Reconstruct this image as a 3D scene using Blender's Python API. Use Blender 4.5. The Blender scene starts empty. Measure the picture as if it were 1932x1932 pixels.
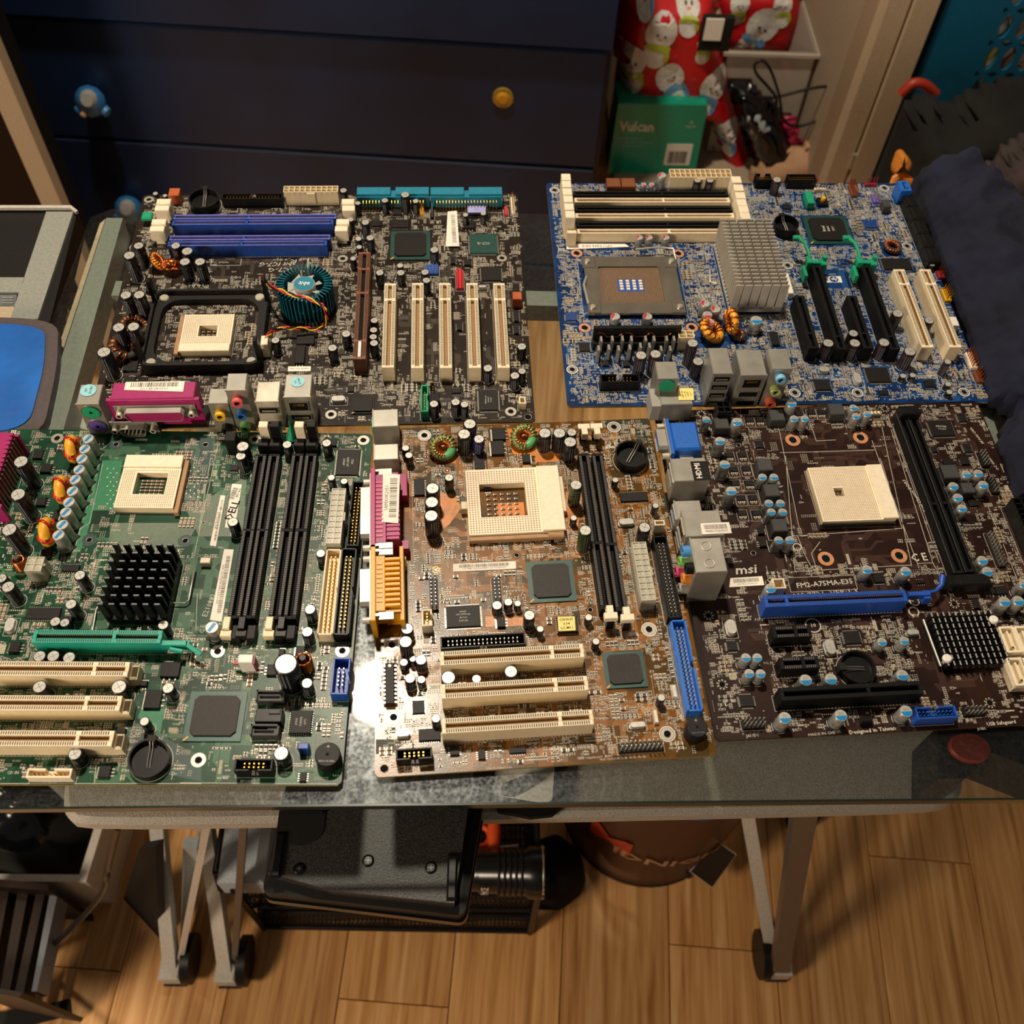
import bpy, math, random
from mathutils import Vector, Matrix
SC=bpy.context.scene; COL=SC.collection
random.seed(7)
PI=math.pi
# ------------------------------------------------------------------ camera, light, world
TABLE=0.745                      # height of the circuit board plane above the floor (m)
CAMH=0.5317; FPX=1864.33; TA=0.59386327; TB=-0.03215352
cam=bpy.data.objects.new('camera',bpy.data.cameras.new('camera')); COL.objects.link(cam)
cam.location=(0,0,TABLE+CAMH); cam.rotation_euler=(TA,TB,0)
cam.data.sensor_width=36; cam.data.lens=36*FPX/1932; cam.data.clip_start=.02
cam.data.dof.use_dof=True; cam.data.dof.focus_distance=.66; cam.data.dof.aperture_fstop=10
SC.camera=cam
def area(name,loc,target,size,power,col,shape='DISK',size_y=None):
    l=bpy.data.lights.new(name,'AREA'); l.shape=shape; l.size=size; l.energy=power; l.color=col
    if size_y: l.size_y=size_y
    o=bpy.data.objects.new(name,l); COL.objects.link(o); o.location=loc
    o.rotation_euler=(Vector(target)-Vector(loc)).to_track_quat('-Z','Y').to_euler(); return o
area('ceiling_lamp_light',(-.24,.935,TABLE+1.6),(-.06,.3,TABLE),.12,30,(1,.85,.665))
area('room_lamp_light',(-.95,-.42,TABLE+.42),(-.05,.25,TABLE-.3),.34,11,(1,.80,.60))
W=bpy.data.worlds.new('room_ambience'); SC.world=W; W.use_nodes=True
W.node_tree.nodes['Background'].inputs[0].default_value=(1,.84,.68,1)
W.node_tree.nodes['Background'].inputs[1].default_value=.095
SC.view_settings.view_transform='Standard'; SC.view_settings.look='None'
SC.view_settings.gamma=1; SC.view_settings.use_curve_mapping=False; SC.view_settings.exposure=0
# ------------------------------------------------------------------ pixel -> point (camera maths)
_R=Matrix.Rotation(TB,3,'Y')@Matrix.Rotation(TA,3,'X')
def at(px,py,z=None,y=None):     # mm; z measured from the board plane
    d=_R@Vector(((px-966)/FPX,-(py-966)/FPX,-1))
    t=(z-CAMH*1000)/d.z if z is not None else y/d.y
    return Vector((d.x*t,d.y*t,CAMH*1000+d.z*t))
FR=dict(A=(130,330,3.864),B=(600,330,3.863),C=(1020,310,4.111),D=(1440,310,4.111),E=(0,780,5.084),F=(340,780,5.084),G=(0,1120,5.084),H=(340,1120,5.084),I=(660,760,5.367),J=(980,760,5.367),K=(660,1100,5.083),M=(980,1100,5.084),N=(1220,660,4.2),O=(1572,740,5.083),Q=(1300,1060,5.368),R=(1600,1060,5.368),a=(130,640,7.728),b=(380,660,7.43),c=(480,470,9.66),d=(1210,640,6.232),h=(1230,840,6.232),p=(660,760,4.025),s=(1320,400,8.78),X=(0,0,1))
def fp(k,x,y):
    o=FR[k]; return (o[0]+x/o[2],o[1]+y/o[2])
# ------------------------------------------------------------------ materials
def lin(c):
    return tuple((x/12.92 if x<=.04045 else ((x+.055)/1.055)**2.4) for x in c)
def hx(s): return lin(tuple(int(s[i:i+2],16)/255 for i in (0,2,4)))+(1,)
MATS={}
SPEC={ # name: (hex, roughness, metallic, noise amount, noise scale, bump)
'black':('161616',.38,0,.15,300,0),'blackplastic':('1b1a1a',.5,0,.2,500,.02),'blackgloss':('0c0c0d',.15,0,.1,100,0),
'sleeve':('17161a',.28,0,.1,300,0),'sleevebrown':('2e2024',.3,0,.2,300,0),'sleevegreen':('2c3a1c',.28,0,.2,300,0),'sleevepurple':('2b2255',.3,0,.1,300,0),
'stripe':('6d7278',.35,0,.1,300,0),'can':('a9aaa6',.36,.55,.08,300,0),'cantop':('bdbcb4',.4,.35,.1,400,0),'vent':('77756e',.4,.4,0,1,0),
'blueink':('1480bd',.35,0,.08,500,0),'redink':('c4243a',.35,0,.1,500,0),
'cream':('efe2c6',.5,0,.06,300,0),'beige':('e6d5b1',.48,0,.06,300,0),'tan':('a8835c',.6,0,.1,300,0),'cavity':('46371f',.8,0,.1,300,0),'cavityblack':('050505',.7,0,0,1,0),
'white':('ebe8e0',.5,0,.05,300,0),'paper':('f0e8da',.6,0,.04,400,0),'ink':('1a1818',.7,0,0,1,0),'natural':('b7b3a0',.35,0,.06,200,0),
'chip':('1c1a19',.5,0,.15,600,.01),'chiplid':('332f2d',.5,0,.12,500,.01),'bga':('0c4a42',.4,0,.2,600,0),'bgadark':('16433c',.4,0,.2,600,0),
'lead':('c2bdb0',.32,.6,.1,500,0),'dimmdot':('4f4b47',.5,0,0,1,0),'tin':('d3ccba',.38,.35,.15,120,.02),'steel':('a9a69c',.38,.6,.15,60,.02),'copperpad':('cf8d62',.4,.15,.1,300,0),'gold':('d8a544',.28,.9,.1,500,0),'copper':('c8703a',.28,.9,.15,500,0),
'fr4edge':('8b7a3c',.5,0,.2,300,0),'silk':('c6c1b2',.6,0,.08,600,0),
'blue':('1c4fae',.42,0,.08,300,0),'vgablue':('1c63c0',.42,0,.08,300,0),'ideblue':('1f70cf',.42,0,.08,300,0),'dimmblue':('20479c',.38,0,.15,500,0),'dimmviolet':('6d6cc0',.38,0,.15,500,0),
'teal':('1c7f9a',.4,0,.08,300,0),'fanteal':('1a6f80',.32,.35,.1,300,0),'agpteal':('1fa08a',.42,0,.08,300,0),'green':('129a70',.42,0,.08,300,0),'jackgreen':('7cb860',.42,0,.05,300,0),'lime':('b5c27a',.42,0,.05,300,0),
'magenta':('a01a62',.42,0,.08,300,0),'pink':('d64a80',.42,0,.05,300,0),'salmon':('dd5f5a',.42,0,.05,300,0),'coral':('e2694a',.42,0,.05,300,0),'orange':('e08a30',.42,0,.06,300,0),'yellow':('e8b422',.42,0,.06,300,0),'amber':('dba01e',.42,0,.08,300,0),
'jackblue':('4a8fd0',.42,0,.05,300,0),'lightblue':('7fbde2',.42,0,.05,300,0),'steelblue':('2c6ea8',.42,0,.05,300,0),'grey':('9b9a94',.45,0,.05,300,0),'ps2green':('1aa070',.45,0,.05,300,0),'ps2purple':('6d58b0',.45,0,.05,300,0),
'red':('cf2330',.42,0,.06,300,0),'brown':('7a4526',.45,0,.1,300,0),'agpbrown':('7d4c33',.45,0,.1,300,0),'rust':('b85a30',.45,0,.1,300,0),'crimson':('9c2438',.45,0,.1,300,0),'labelblue':('93d3dc',.5,0,.05,300,0),'labelyellow':('f0e07e',.5,0,.05,300,0),'lavender':('a9a8e0',.45,0,.1,300,0),
'slotblack':('0b0b0b',.6,0,.1,300,0),'slotfloor':('9c7a48',.6,0,.1,300,0),'ferrite':('3a3b3b',.55,0,.1,300,0),'toroidgreen':('5cab6a',.4,0,.1,300,0),'toroidyellow':('e6a52a',.4,0,.1,300,0),'redwire':('c22a1c',.22,.2,.1,300,0),'alu':('cbc6bb',.38,.3,.1,90,0),'lgasteel':('8f897b',.3,.75,.15,60,0),'alublack':('121212',.4,.2,.1,300,0),'alutip':('e6e4de',.3,.6,.05,300,0),'tinydark':('37322d',.6,0,.2,400,0),'tinytan':('80664a',.5,0,.2,400,0),'fan':('b7b9ae',.4,0,.05,300,0),'pcbhole':('0a0908',.9,0,0,1,0),
}
def mat(n):
    if n in MATS: return MATS[n]
    h,r,me,na,ns,bp=SPEC[n]
    m=bpy.data.materials.new(n); m.use_nodes=True; nt=m.node_tree; b=nt.nodes['Principled BSDF']
    c=hx(h); b.inputs['Base Color'].default_value=c; b.inputs['Roughness'].default_value=r; b.inputs['Metallic'].default_value=me
    if max(c[:3])<.035 and r>.3: b.inputs['Specular IOR Level'].default_value=.22
    if na>0:
        tc=nt.nodes.new('ShaderNodeTexCoord'); no=nt.nodes.new('ShaderNodeTexNoise'); no.inputs['Scale'].default_value=ns; no.inputs['Detail'].default_value=3
        nt.links.new(tc.outputs['Object'],no.inputs['Vector'])
        rp=nt.nodes.new('ShaderNodeValToRGB'); e=rp.color_ramp.elements
        e[0].position=.3; e[1].position=.7
        e[0].color=tuple(x*(1-na) for x in c[:3])+(1,); e[1].color=tuple(min(1,x*(1+na)) for x in c[:3])+(1,)
        nt.links.new(no.outputs['Fac'],rp.inputs['Fac']); nt.links.new(rp.outputs['Color'],b.inputs['Base Color'])
        if bp>0:
            bu=nt.nodes.new('ShaderNodeBump'); bu.inputs['Strength'].default_value=.35; bu.inputs['Distance'].default_value=bp*.01
            nt.links.new(no.outputs['Fac'],bu.inputs['Height']); nt.links.new(bu.outputs['Normal'],b.inputs['Normal'])
    MATS[n]=m; return m
def nodes(n,rough=.5,metal=0):
    m=bpy.data.materials.new(n); m.use_nodes=True; b=m.node_tree.nodes['Principled BSDF']
    b.inputs['Roughness'].default_value=rough; b.inputs['Metallic'].default_value=metal; MATS[n]=m
    nt=m.node_tree
    def nn(t,**k):
        x=nt.nodes.new('ShaderNode'+t)
        for a,v in k.items(): setattr(x,a,v)
        return x
    return m,nt,b,nn,nt.links.new
def ramp(nn,stops):
    r=nn('ValToRGB'); e=r.color_ramp.elements
    while len(e)<len(stops): e.new(.5)
    for x,(p,c) in zip(e,stops): x.position=p; x.color=hx(c) if isinstance(c,str) else tuple(c)+(1,)
    return r
def pcbmat(n,c1,c2,c3,rough=.33):
    m,nt,b,nn,L=nodes(n,rough); b.inputs['Specular IOR Level'].default_value=.36 if n=='pcb4' else .25
    tc=nn('TexCoord'); a=nn('TexNoise'); a.inputs['Scale'].default_value=28; a.inputs['Detail'].default_value=4; L(tc.outputs['Object'],a.inputs['Vector'])
    v=nn('TexVoronoi'); v.distance='CHEBYCHEV'; v.inputs['Scale'].default_value=85; L(tc.outputs['Object'],v.inputs['Vector'])
    mx=nn('Mix'); mx.data_type='RGBA'; r1=ramp(nn,[(.42,c1),(.58,c2)]); L(a.outputs['Fac'],r1.inputs['Fac'])
    r2=ramp(nn,[(.0,(0,0,0)),(.62,(0,0,0)),(.64,(1,1,1))]); sp=nn('SeparateColor'); L(v.outputs['Color'],sp.inputs['Color']); L(sp.outputs[0],r2.inputs['Fac'])
    mu=nn('Math',operation='MULTIPLY'); mu.inputs[1].default_value=.6; L(r2.outputs['Color'],mu.inputs[0])
    L(mu.outputs[0],mx.inputs['Factor']); L(r1.outputs['Color'],mx.inputs['A']); mx.inputs['B'].default_value=hx(c3)
    L(mx.outputs['Result'],b.inputs['Base Color'])
    bu=nn('Bump'); bu.inputs['Strength'].default_value=.25; bu.inputs['Distance'].default_value=.0001; w=nn('TexNoise'); w.inputs['Scale'].default_value=900; L(tc.outputs['Object'],w.inputs['Vector']); L(w.outputs['Fac'],bu.inputs['Height']); L(bu.outputs['Normal'],b.inputs['Normal'])
    return m
pcbmat('pcb1','1f1813','271f19','2f271f'); pcbmat('pcb2','08264f','0a3163','123c70'); pcbmat('pcb3','0b3321','0f4229','1f4c35')
pcbmat('pcb4','553806','794b0b','2b2c16',.25); pcbmat('pcb5','200f0b','28150f','311c14',.4)
def flat(n,h,r=.45,me=0): SPEC[n]=(h,r,me,.12,400,0)
flat('trace1','4a4036'); flat('trace2','2b5f9e'); flat('trace3','4f7f5c'); flat('trace4','b5762e'); flat('trace5','4e3227')
flat('zone3dark','0d3a34'); flat('zone3light','5a6b57'); flat('zone3green','0f7a4e'); flat('zone4orange','d07a22',.35); flat('zone4dark','2c3024'); flat('zone2','0a3a78')
# ------------------------------------------------------------------ mesh builder (mm)
class MB:
    def __init__(s): s.v=[];s.f=[];s.m=[];s.sm=[];s.mats=[]
    def mi(s,n):
        if n not in s.mats: s.mats.append(n)
        return s.mats.index(n)
    def add(s,vs,fs,m,smooth=False):
        o=len(s.v); s.v.extend(vs); k=s.mi(m)
        for f in fs: s.f.append(tuple(o+i for i in f)); s.m.append(k); s.sm.append(smooth)
        return s
    def box(s,x0,y0,z0,x1,y1,z1,m,top=None,ch=0,bot=True):
        if x0>x1:x0,x1=x1,x0
        if y0>y1:y0,y1=y1,y0
        if ch>0:
            c=min(ch,(x1-x0)*.4,(y1-y0)*.4,(z1-z0)*.8)
            vs=[(x0,y0,z0),(x1,y0,z0),(x1,y1,z0),(x0,y1,z0),(x0,y0,z1-c),(x1,y0,z1-c),(x1,y1,z1-c),(x0,y1,z1-c),(x0+c,y0+c,z1),(x1-c,y0+c,z1),(x1-c,y1-c,z1),(x0+c,y1-c,z1)]
            s.add(vs,[(0,1,5,4),(1,2,6,5),(2,3,7,6),(3,0,4,7),(4,5,9,8),(5,6,10,9),(6,7,11,10),(7,4,8,11),(3,2,1,0)],m)
            s.add(vs[8:],[(0,1,2,3)],top or m); return s
        vs=[(x0,y0,z0),(x1,y0,z0),(x1,y1,z0),(x0,y1,z0),(x0,y0,z1),(x1,y0,z1),(x1,y1,z1),(x0,y1,z1)]
        s.add(vs,[(0,1,5,4),(1,2,6,5),(2,3,7,6),(3,0,4,7)]+([(3,2,1,0)] if bot else []),m)
        s.add(vs[4:],[(0,1,2,3)],top or m); return s
    def quad(s,x0,y0,x1,y1,z,m): return s.add([(x0,y0,z),(x1,y0,z),(x1,y1,z),(x0,y1,z)],[(0,1,2,3)],m)
    def line(s,p,q,w,z,m):
        dx,dy=q[0]-p[0],q[1]-p[1]; l=math.hypot(dx,dy) or 1; nx,ny=-dy/l*w/2,dx/l*w/2
        return s.add([(p[0]+nx,p[1]+ny,z),(p[0]-nx,p[1]-ny,z),(q[0]-nx,q[1]-ny,z),(q[0]+nx,q[1]+ny,z)],[(0,1,2,3)],m)
    def rect(s,x0,y0,x1,y1,w,z,m):
        for p,q in (((x0,y0),(x1,y0)),((x1,y0),(x1,y1)),((x1,y1),(x0,y1)),((x0,y1),(x0,y0))): s.line(p,q,w,z,m)
        return s
    def prism(s,poly,z0,z1,m,top=None):
        n=len(poly); a=sum(poly[i][0]*poly[(i+1)%n][1]-poly[(i+1)%n][0]*poly[i][1] for i in range(n))
        if a<0: poly=poly[::-1]
        vs=[(p[0],p[1],z0) for p in poly]+[(p[0],p[1],z1) for p in poly]
        s.add(vs,[(i,(i+1)%n,n+(i+1)%n,n+i) for i in range(n)]+[tuple(range(n-1,-1,-1))],m); s.add(vs[n:],[tuple(range(n))],top or m); return s
    def lathe(s,cx,cy,prof,n,m,smooth=True,cap=True,capm=None):
        vs=[];
        for r,z in prof:
            for i in range(n): a=2*PI*i/n; vs.append((cx+r*math.cos(a),cy+r*math.sin(a),z))
        fs=[(j*n+i,j*n+(i+1)%n,(j+1)*n+(i+1)%n,(j+1)*n+i) for j in range(len(prof)-1) for i in range(n)]
        s.add(vs,fs,m,smooth)
        if cap: s.add(vs[-n:],[tuple(range(n))],capm or m)
        return s
    def disc(s,cx,cy,z,r,n,m,ry=None): return s.add([(cx+r*math.cos(2*PI*i/n),cy+(ry or r)*math.sin(2*PI*i/n),z) for i in range(n)],[tuple(range(n))],m)
    def ring(s,cx,cy,z,r0,r1,n,m):
        vs=[(cx+r*math.cos(2*PI*i/n),cy+r*math.sin(2*PI*i/n),z) for r in (r0,r1) for i in range(n)]
        return s.add(vs,[(i,n+i,n+(i+1)%n,(i+1)%n) for i in range(n)],m)
    def tube(s,pts,r,k,m,closed=False,caps=True):
        pts=[Vector(p) for p in pts]; n=len(pts); vs=[]; up=Vector((0,0,1))
        for i,p in enumerate(pts):
            a=pts[(i-1)%n] if (closed or i>0) else p; b=pts[(i+1)%n] if (closed or i<n-1) else p
            t=(b-a).normalized(); u=up if abs(t.dot(up))<.95 else Vector((0,1,0)); x=t.cross(u).normalized(); y=x.cross(t)
            rr=r[i] if isinstance(r,(list,tuple)) else r
            for j in range(k): an=2*PI*j/k; vs.append(tuple(p+x*math.cos(an)*rr+y*math.sin(an)*rr))
        fs=[(i*k+j,i*k+(j+1)%k,((i+1)%n)*k+(j+1)%k,((i+1)%n)*k+j) for i in range(n if closed else n-1) for j in range(k)]
        s.add(vs,fs,m,True)
        if caps and not closed: s.add(vs[:k],[tuple(range(k-1,-1,-1))],m); s.add(vs[-k:],[tuple(range(k))],m)
        return s
    def rod(s,p,q,r,k,m): return s.tube([p,q],r,k,m)
    def torus(s,c,R,r,n,k,m,ax=(0,0,1),a0=0,a1=2*PI):
        q=Vector((0,0,1)).rotation_difference(Vector(ax)); full=abs(a1-a0-2*PI)<.01; nn=n if full else n+1
        pts=[Vector(c)+q@Vector((R*math.cos(a0+(a1-a0)*i/n),R*math.sin(a0+(a1-a0)*i/n),0)) for i in range(nn)]
        return s.tube(pts,r,k,m,closed=full)
    def mesh(s,key='part'):
        me=bpy.data.meshes.new(key); me.from_pydata([(a*.001,b*.001,c*.001) for a,b,c in s.v],[],s.f)
        for n in s.mats: me.materials.append(mat(n))
        me.polygons.foreach_set('material_index',s.m); me.polygons.foreach_set('use_smooth',s.sm); me.update(); return me
def put(name,mb,parent=None,loc=(0,0,0),rz=0,key=None,label=None,kind=None):
    me=mb.mesh(name) if isinstance(mb,MB) else mb
    o=bpy.data.objects.new(name,me); COL.objects.link(o)
    o.location=(loc[0]*.001,loc[1]*.001,loc[2]*.001+(0 if parent else TABLE)); o.rotation_euler=(0,0,rz) if not isinstance(rz,tuple) else rz
    if parent: o.parent=parent
    if label: o['label']=label
    if kind: o['kind']=kind
    return o
def thing(name,label,cat,loc=(0,0,0),rz=0,mb=None,group=None):
    if mb is None:
        o=bpy.data.objects.new(name,None); COL.objects.link(o); o.location=(loc[0]*.001,loc[1]*.001,loc[2]*.001+TABLE); o.rotation_euler=(0,0,rz) if not isinstance(rz,tuple) else rz; o.empty_display_size=.02
    else: o=put(name,mb,None,loc,rz)
    o['label']=label; o['category']=cat
    if group: o['group']=group
    return o
_fc={}
def textmesh(t,size,sx=1,bold=False):   # flat lettering, mm, centred; returns verts, faces
    k=(t,size,sx,bold)
    if k in _fc: return _fc[k]
    c=bpy.data.curves.new('t','FONT'); c.body=t; c.size=size; c.align_x='CENTER'; c.align_y='CENTER'; c.resolution_u=1
    if bold: c.offset=size*.018
    o=bpy.data.objects.new('t',c); COL.objects.link(o); bpy.context.view_layer.update()
    me=bpy.data.meshes.new_from_object(o.evaluated_get(bpy.context.evaluated_depsgraph_get()))
    r=([(v.co.x*sx,v.co.y) for v in me.vertices],[tuple(p.vertices) for p in me.polygons])
    bpy.data.objects.remove(o); bpy.data.curves.remove(c); bpy.data.meshes.remove(me); _fc[k]=r; return r
def addtext(mb,t,x,y,z,size,rot=0,m='silk',sx=1,bold=False,shear=0):
    vs,fs=textmesh(t,size,sx,bold); ca,sa=math.cos(rot),math.sin(rot)
    out=[]
    for a,b in vs:
        a+=b*shear; out.append((x+a*ca-b*sa,y+a*sa+b*ca,z))
    mb.add(out,fs,m)
def barcode(mb,x,y,z,w,h,rot=0,n=26,m='ink',seed=1):
    r=random.Random(seed); ca,sa=math.cos(rot),math.sin(rot); p=-w/2
    while p<w/2-.2:
        bw=r.choice((.25,.25,.45,.7))*w/n*.6+.08
        q=[(p,-h/2),(min(p+bw,w/2),-h/2),(min(p+bw,w/2),h/2),(p,h/2)]
        mb.add([(x+a*ca-b*sa,y+a*sa+b*ca,z) for a,b in q],[(0,1,2,3)],m); p+=bw+r.choice((.3,.45,.7))*w/n
# ------------------------------------------------------------------ circuit boards and their parts
_cache={}
class Board:
    def __init__(s,label,pose,rect,pcb,n,seed):
        s.x,s.y,th=pose[0]*1000,pose[1]*1000,math.radians(pose[2]); s.c,s.s=math.cos(th),math.sin(th); s.th=th
        s.u0,s.v0,s.u1,s.v1=rect; s.cu,s.cv=(s.u0+s.u1)/2,(s.v0+s.v1)/2; s.n=n; s.rnd=random.Random(seed)
        s.root=thing('motherboard',label,'motherboard',(s.x+s.cu*s.c-s.cv*s.s,s.y+s.cu*s.s+s.cv*s.c,0),th)
        s.occ=set(); s.sparse=[]; s.silk=MB(); s.pcb=pcb; s.zb=[]
    def L(s,k,x,y,h=0):
        w=at(*fp(k,x,y),z=h); dx,dy=w.x-s.x,w.y-s.y; return dx*s.c+dy*s.s,-dx*s.s+dy*s.c
    def put(s,name,mb,u,v,z=0,rz=0,parent=None,label=None,kind=None):
        if parent: return put(name,mb,parent,(u,v,z),rz,label=label,kind=kind)
        return put(name,mb,s.root,(u-s.cu,v-s.cv,z),rz,label=label,kind=kind)
    def mark(s,u0,v0,u1,v1,sil=True):
        if u0>u1:u0,u1=u1,u0
        if v0>v1:v0,v1=v1,v0
        for i in range(int(math.floor(u0)),int(math.ceil(u1))+1):
            for j in range(int(math.floor(v0)),int(math.ceil(v1))+1): s.occ.add((i,j))
        if sil: s.silk.rect(max(u0-.7,s.u0+.5),max(v0-.7,s.v0+.5),min(u1+.7,s.u1-.5),min(v1+.7,s.v1-.5),.22,.05,'silk')
    def free(s,u,v): return (int(round(u)),int(round(v))) not in s.occ and s.u0+1<u<s.u1-1 and s.v0+1<v<s.v1-1
    def box4(s,k,x0,y0,x1,y1,h):   # local bounding box of a top face seen between x0..x1, y0..y1
        xc,yc=(x0+x1)/2,(y0+y1)/2; p=[s.L(k,*q,h) for q in ((x0,yc),(x1,yc),(xc,y0),(xc,y1))]
        us=[q[0] for q in p]; vs=[q[1] for q in p]; return min(us),min(vs),max(us),max(vs)
    # ---- capacitor
    def cap(s,k,x,y,d,h,st):
        u,v=s.L(k,x,y,h); key=('cap',d,h,st)
        if key not in _cache:
            r=d/2; b=MB(); t=MB(); body={'k':'sleeve','br':'sleevebrown','gn':'sleevegreen','pu':'sleevepurple'}.get(st,'can')
            if body=='can':
                b.box(-r*1.02,-r*1.02,0,r*1.02,r*1.02,.6,'blackplastic'); b.lathe(0,0,[(r*.98,.6),(r*.98,1.4),(r*.88,1.9),(r*.95,2.4),(r*.95,h-.5),(r*.86,h-.05)],18,'can')
            else:
                b.lathe(0,0,[(r*.97,0),(r,.4),(r,h-2.2),(r*.93,h-1.7),(r,h-1.2),(r*.99,h-.3),(r*.88,h-.05)],18,body)
                n=18
                for i in (12,13): # polarity stripe
                    a0,a1=2*PI*(i-.5)/n,2*PI*(i+.9)/n; rr=r+.04
                    b.add([(rr*math.cos(a0),rr*math.sin(a0),.5),(rr*math.cos(a1),rr*math.sin(a1),.5),(rr*math.cos(a1),rr*math.sin(a1),h-2.2),(rr*math.cos(a0),rr*math.sin(a0),h-2.2)],[(0,1,2,3)],'stripe')
            q=r*.85; t.lathe(0,0,[(q,h-.1),(q*.97,h+.05)],18,'cantop')
            def seg(a0,a1,m,n=8):
                t.add([(q*.94*math.cos(a0+(a1-a0)*i/n),q*.94*math.sin(a0+(a1-a0)*i/n),h+.07) for i in range(n+1)],[tuple(range(n+1))],m)
            if st=='pb': seg(PI*1.02,PI*1.98,'blueink')
            elif st=='pr': seg(PI*.5,PI*1.3,'redink')
            elif st=='pr2': seg(PI*1.1,PI*1.9,'redink')
            elif st=='bs':
                w=q*.3; t.prism([(-w,-q*.86),(w,-q*.86),(w,q*.86),(-w,q*.86)],h+.04,h+.07,'blueink')
            if st in('k','br','gn','pu') and d>=6:
                for a in (0,PI/2) if st!='br' else (PI/2,PI*7/6,PI*11/6):
                    l=q*.8; t.line((-l*math.cos(a+.6) if st!='br' else 0,-l*math.sin(a+.6) if st!='br' else 0),(l*math.cos(a+.6),l*math.sin(a+.6)),.28,h+.09,'vent')
            elif st in('pb','pr','bs','pr2'):
                for i in range(3): t.line((-q*.45,q*(.55-.22*i)),(q*.45,q*(.55-.22*i)),.16,h+.09,'vent')
            _cache[key]=(b.mesh('capacitor'),t.mesh('can_top'))
        b,t=_cache[key]; rz={3:.0,4:.6}.get(s.n,0) if st in('k','gn') else (-.5 if st=='bs' else 0)
        o=s.put('capacitor',b,u,v,0,rz); put('can_top',t,o)
        s.mark(u-d/2,v-d/2,u+d/2,v+d/2,False); s.silk.ring(u,v,.05,d/2+.4,d/2+.75,20,'silk')
        return o
    def caps(s,txt):
        for ln in txt.strip().split(';'):
            a=ln.split()
            if len(a)==6: s.cap(a[0],float(a[1]),float(a[2]),float(a[3]),float(a[4]),a[5])
    # ---- expansion and memory slots (length along local x from p0 to p1)
    def slot(s,k0,x0,y0,k1,x1,y1,w,h,m,name='expansion_slot',keys=(),pins=True,rail=.33,pinm='cavity',L=None,pitch=1.27,top=None,label=None):
        a=s.L(k0,x0,y0,h); b=s.L(k1,x1,y1,h); du,dv=b[0]-a[0],b[1]-a[1]
        if abs(du)>abs(dv): l=abs(du); rz=0 if du>0 else PI; mid=((a[0]+b[0])/2,(a[1]+b[1])/2)
        else: l=abs(dv); rz=PI/2 if dv>0 else -PI/2; mid=((a[0]+b[0])/2,(a[1]+b[1])/2)
        if L:
            dirv=(math.cos(rz),math.sin(rz)); e=b; mid=(e[0]-dirv[0]*L/2,e[1]-dirv[1]*L/2); l=L
        key=('slot',round(l),w,h,m,keys,pins,rail,pinm)
        if key not in _cache:
            l=round(l); g=MB(); r=w*rail; t=h-(3 if m!='black' else 4.5); X=l/2; m={'black':'slotblack'}.get(m,m)
            g.box(-X,-w/2,0,X,w/2,t,m); g.box(-X,-w/2,t,X,-w/2+r,h,m,top=top,ch=.25); g.box(-X,w/2-r,t,X,w/2,h,m,top=top,ch=.25)
            g.box(-X,-w/2+r,t,-X+2,w/2-r,h-.1,m); g.box(X-2,-w/2+r,t,X,w/2-r,h-.1,m)
            g.quad(-X+2,-w/2+r,X-2,w/2-r,t+.05,'slotfloor' if pinm=='cavity' else ('cavityblack' if pinm=='lead' else pinm))
            for q in keys: xx=-X+q*l; g.box(xx-.9,-w/2+r,t,xx+.9,w/2-r,h-.1,m)
            p=MB()
            if pins:
                xx=-X+2.6
                while xx<X-2.4:
                    if all(abs(xx-(-X+q*l))>1.2 for q in keys):
                        for sg in (-1,1):
                            yc=sg*(w/2-r*.5); p.quad(xx-pitch*.27,yc-r*.34,xx+pitch*.27,yc+r*.34,h+.03,pinm if pinm!='lead' else 'dimmdot')
                    xx+=pitch
                for sg in ((-1,1) if m!='slotblack' else ()):   # contact wires inside the groove
                    xx=-X+2.6
                    while xx<X-2.4:
                        if all(abs(xx-(-X+q*l))>1.2 for q in keys): p.box(xx-.2,sg*(w/2-r)-sg*.05,t,xx+.2,sg*(w/2-r)-sg*.35,h-.8,'tan')
                        xx+=pitch
                xx=-X+2.6
                while xx<X-2.4:
                    for sg in (-1,1): p.add([(xx-.3,sg*(w/2+.5)-.3,.1),(xx+.3,sg*(w/2+.5)-.3,.1),(xx+.3,sg*(w/2+.5)+.3,.1),(xx-.3,sg*(w/2+.5)+.3,.1),(xx,sg*(w/2+.5),.7)],[(0,1,4),(1,2,4),(2,3,4),(3,0,4)],'tin')
                    xx+=pitch*1.6
            _cache[key]=(g.mesh(name),p.mesh('contact_row') if pins else None,l)
        g,p,l=_cache[key]
        o=s.put(name,g,mid[0],mid[1],0,rz,label=label)
        if p: put('contact_row',p,o)
        if abs(math.cos(rz))>.5: s.mark(mid[0]-l/2,mid[1]-w/2,mid[0]+l/2,mid[1]+w/2)
        else: s.mark(mid[0]-w/2,mid[1]-l/2,mid[0]+w/2,mid[1]+l/2)
        return o,l
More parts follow.
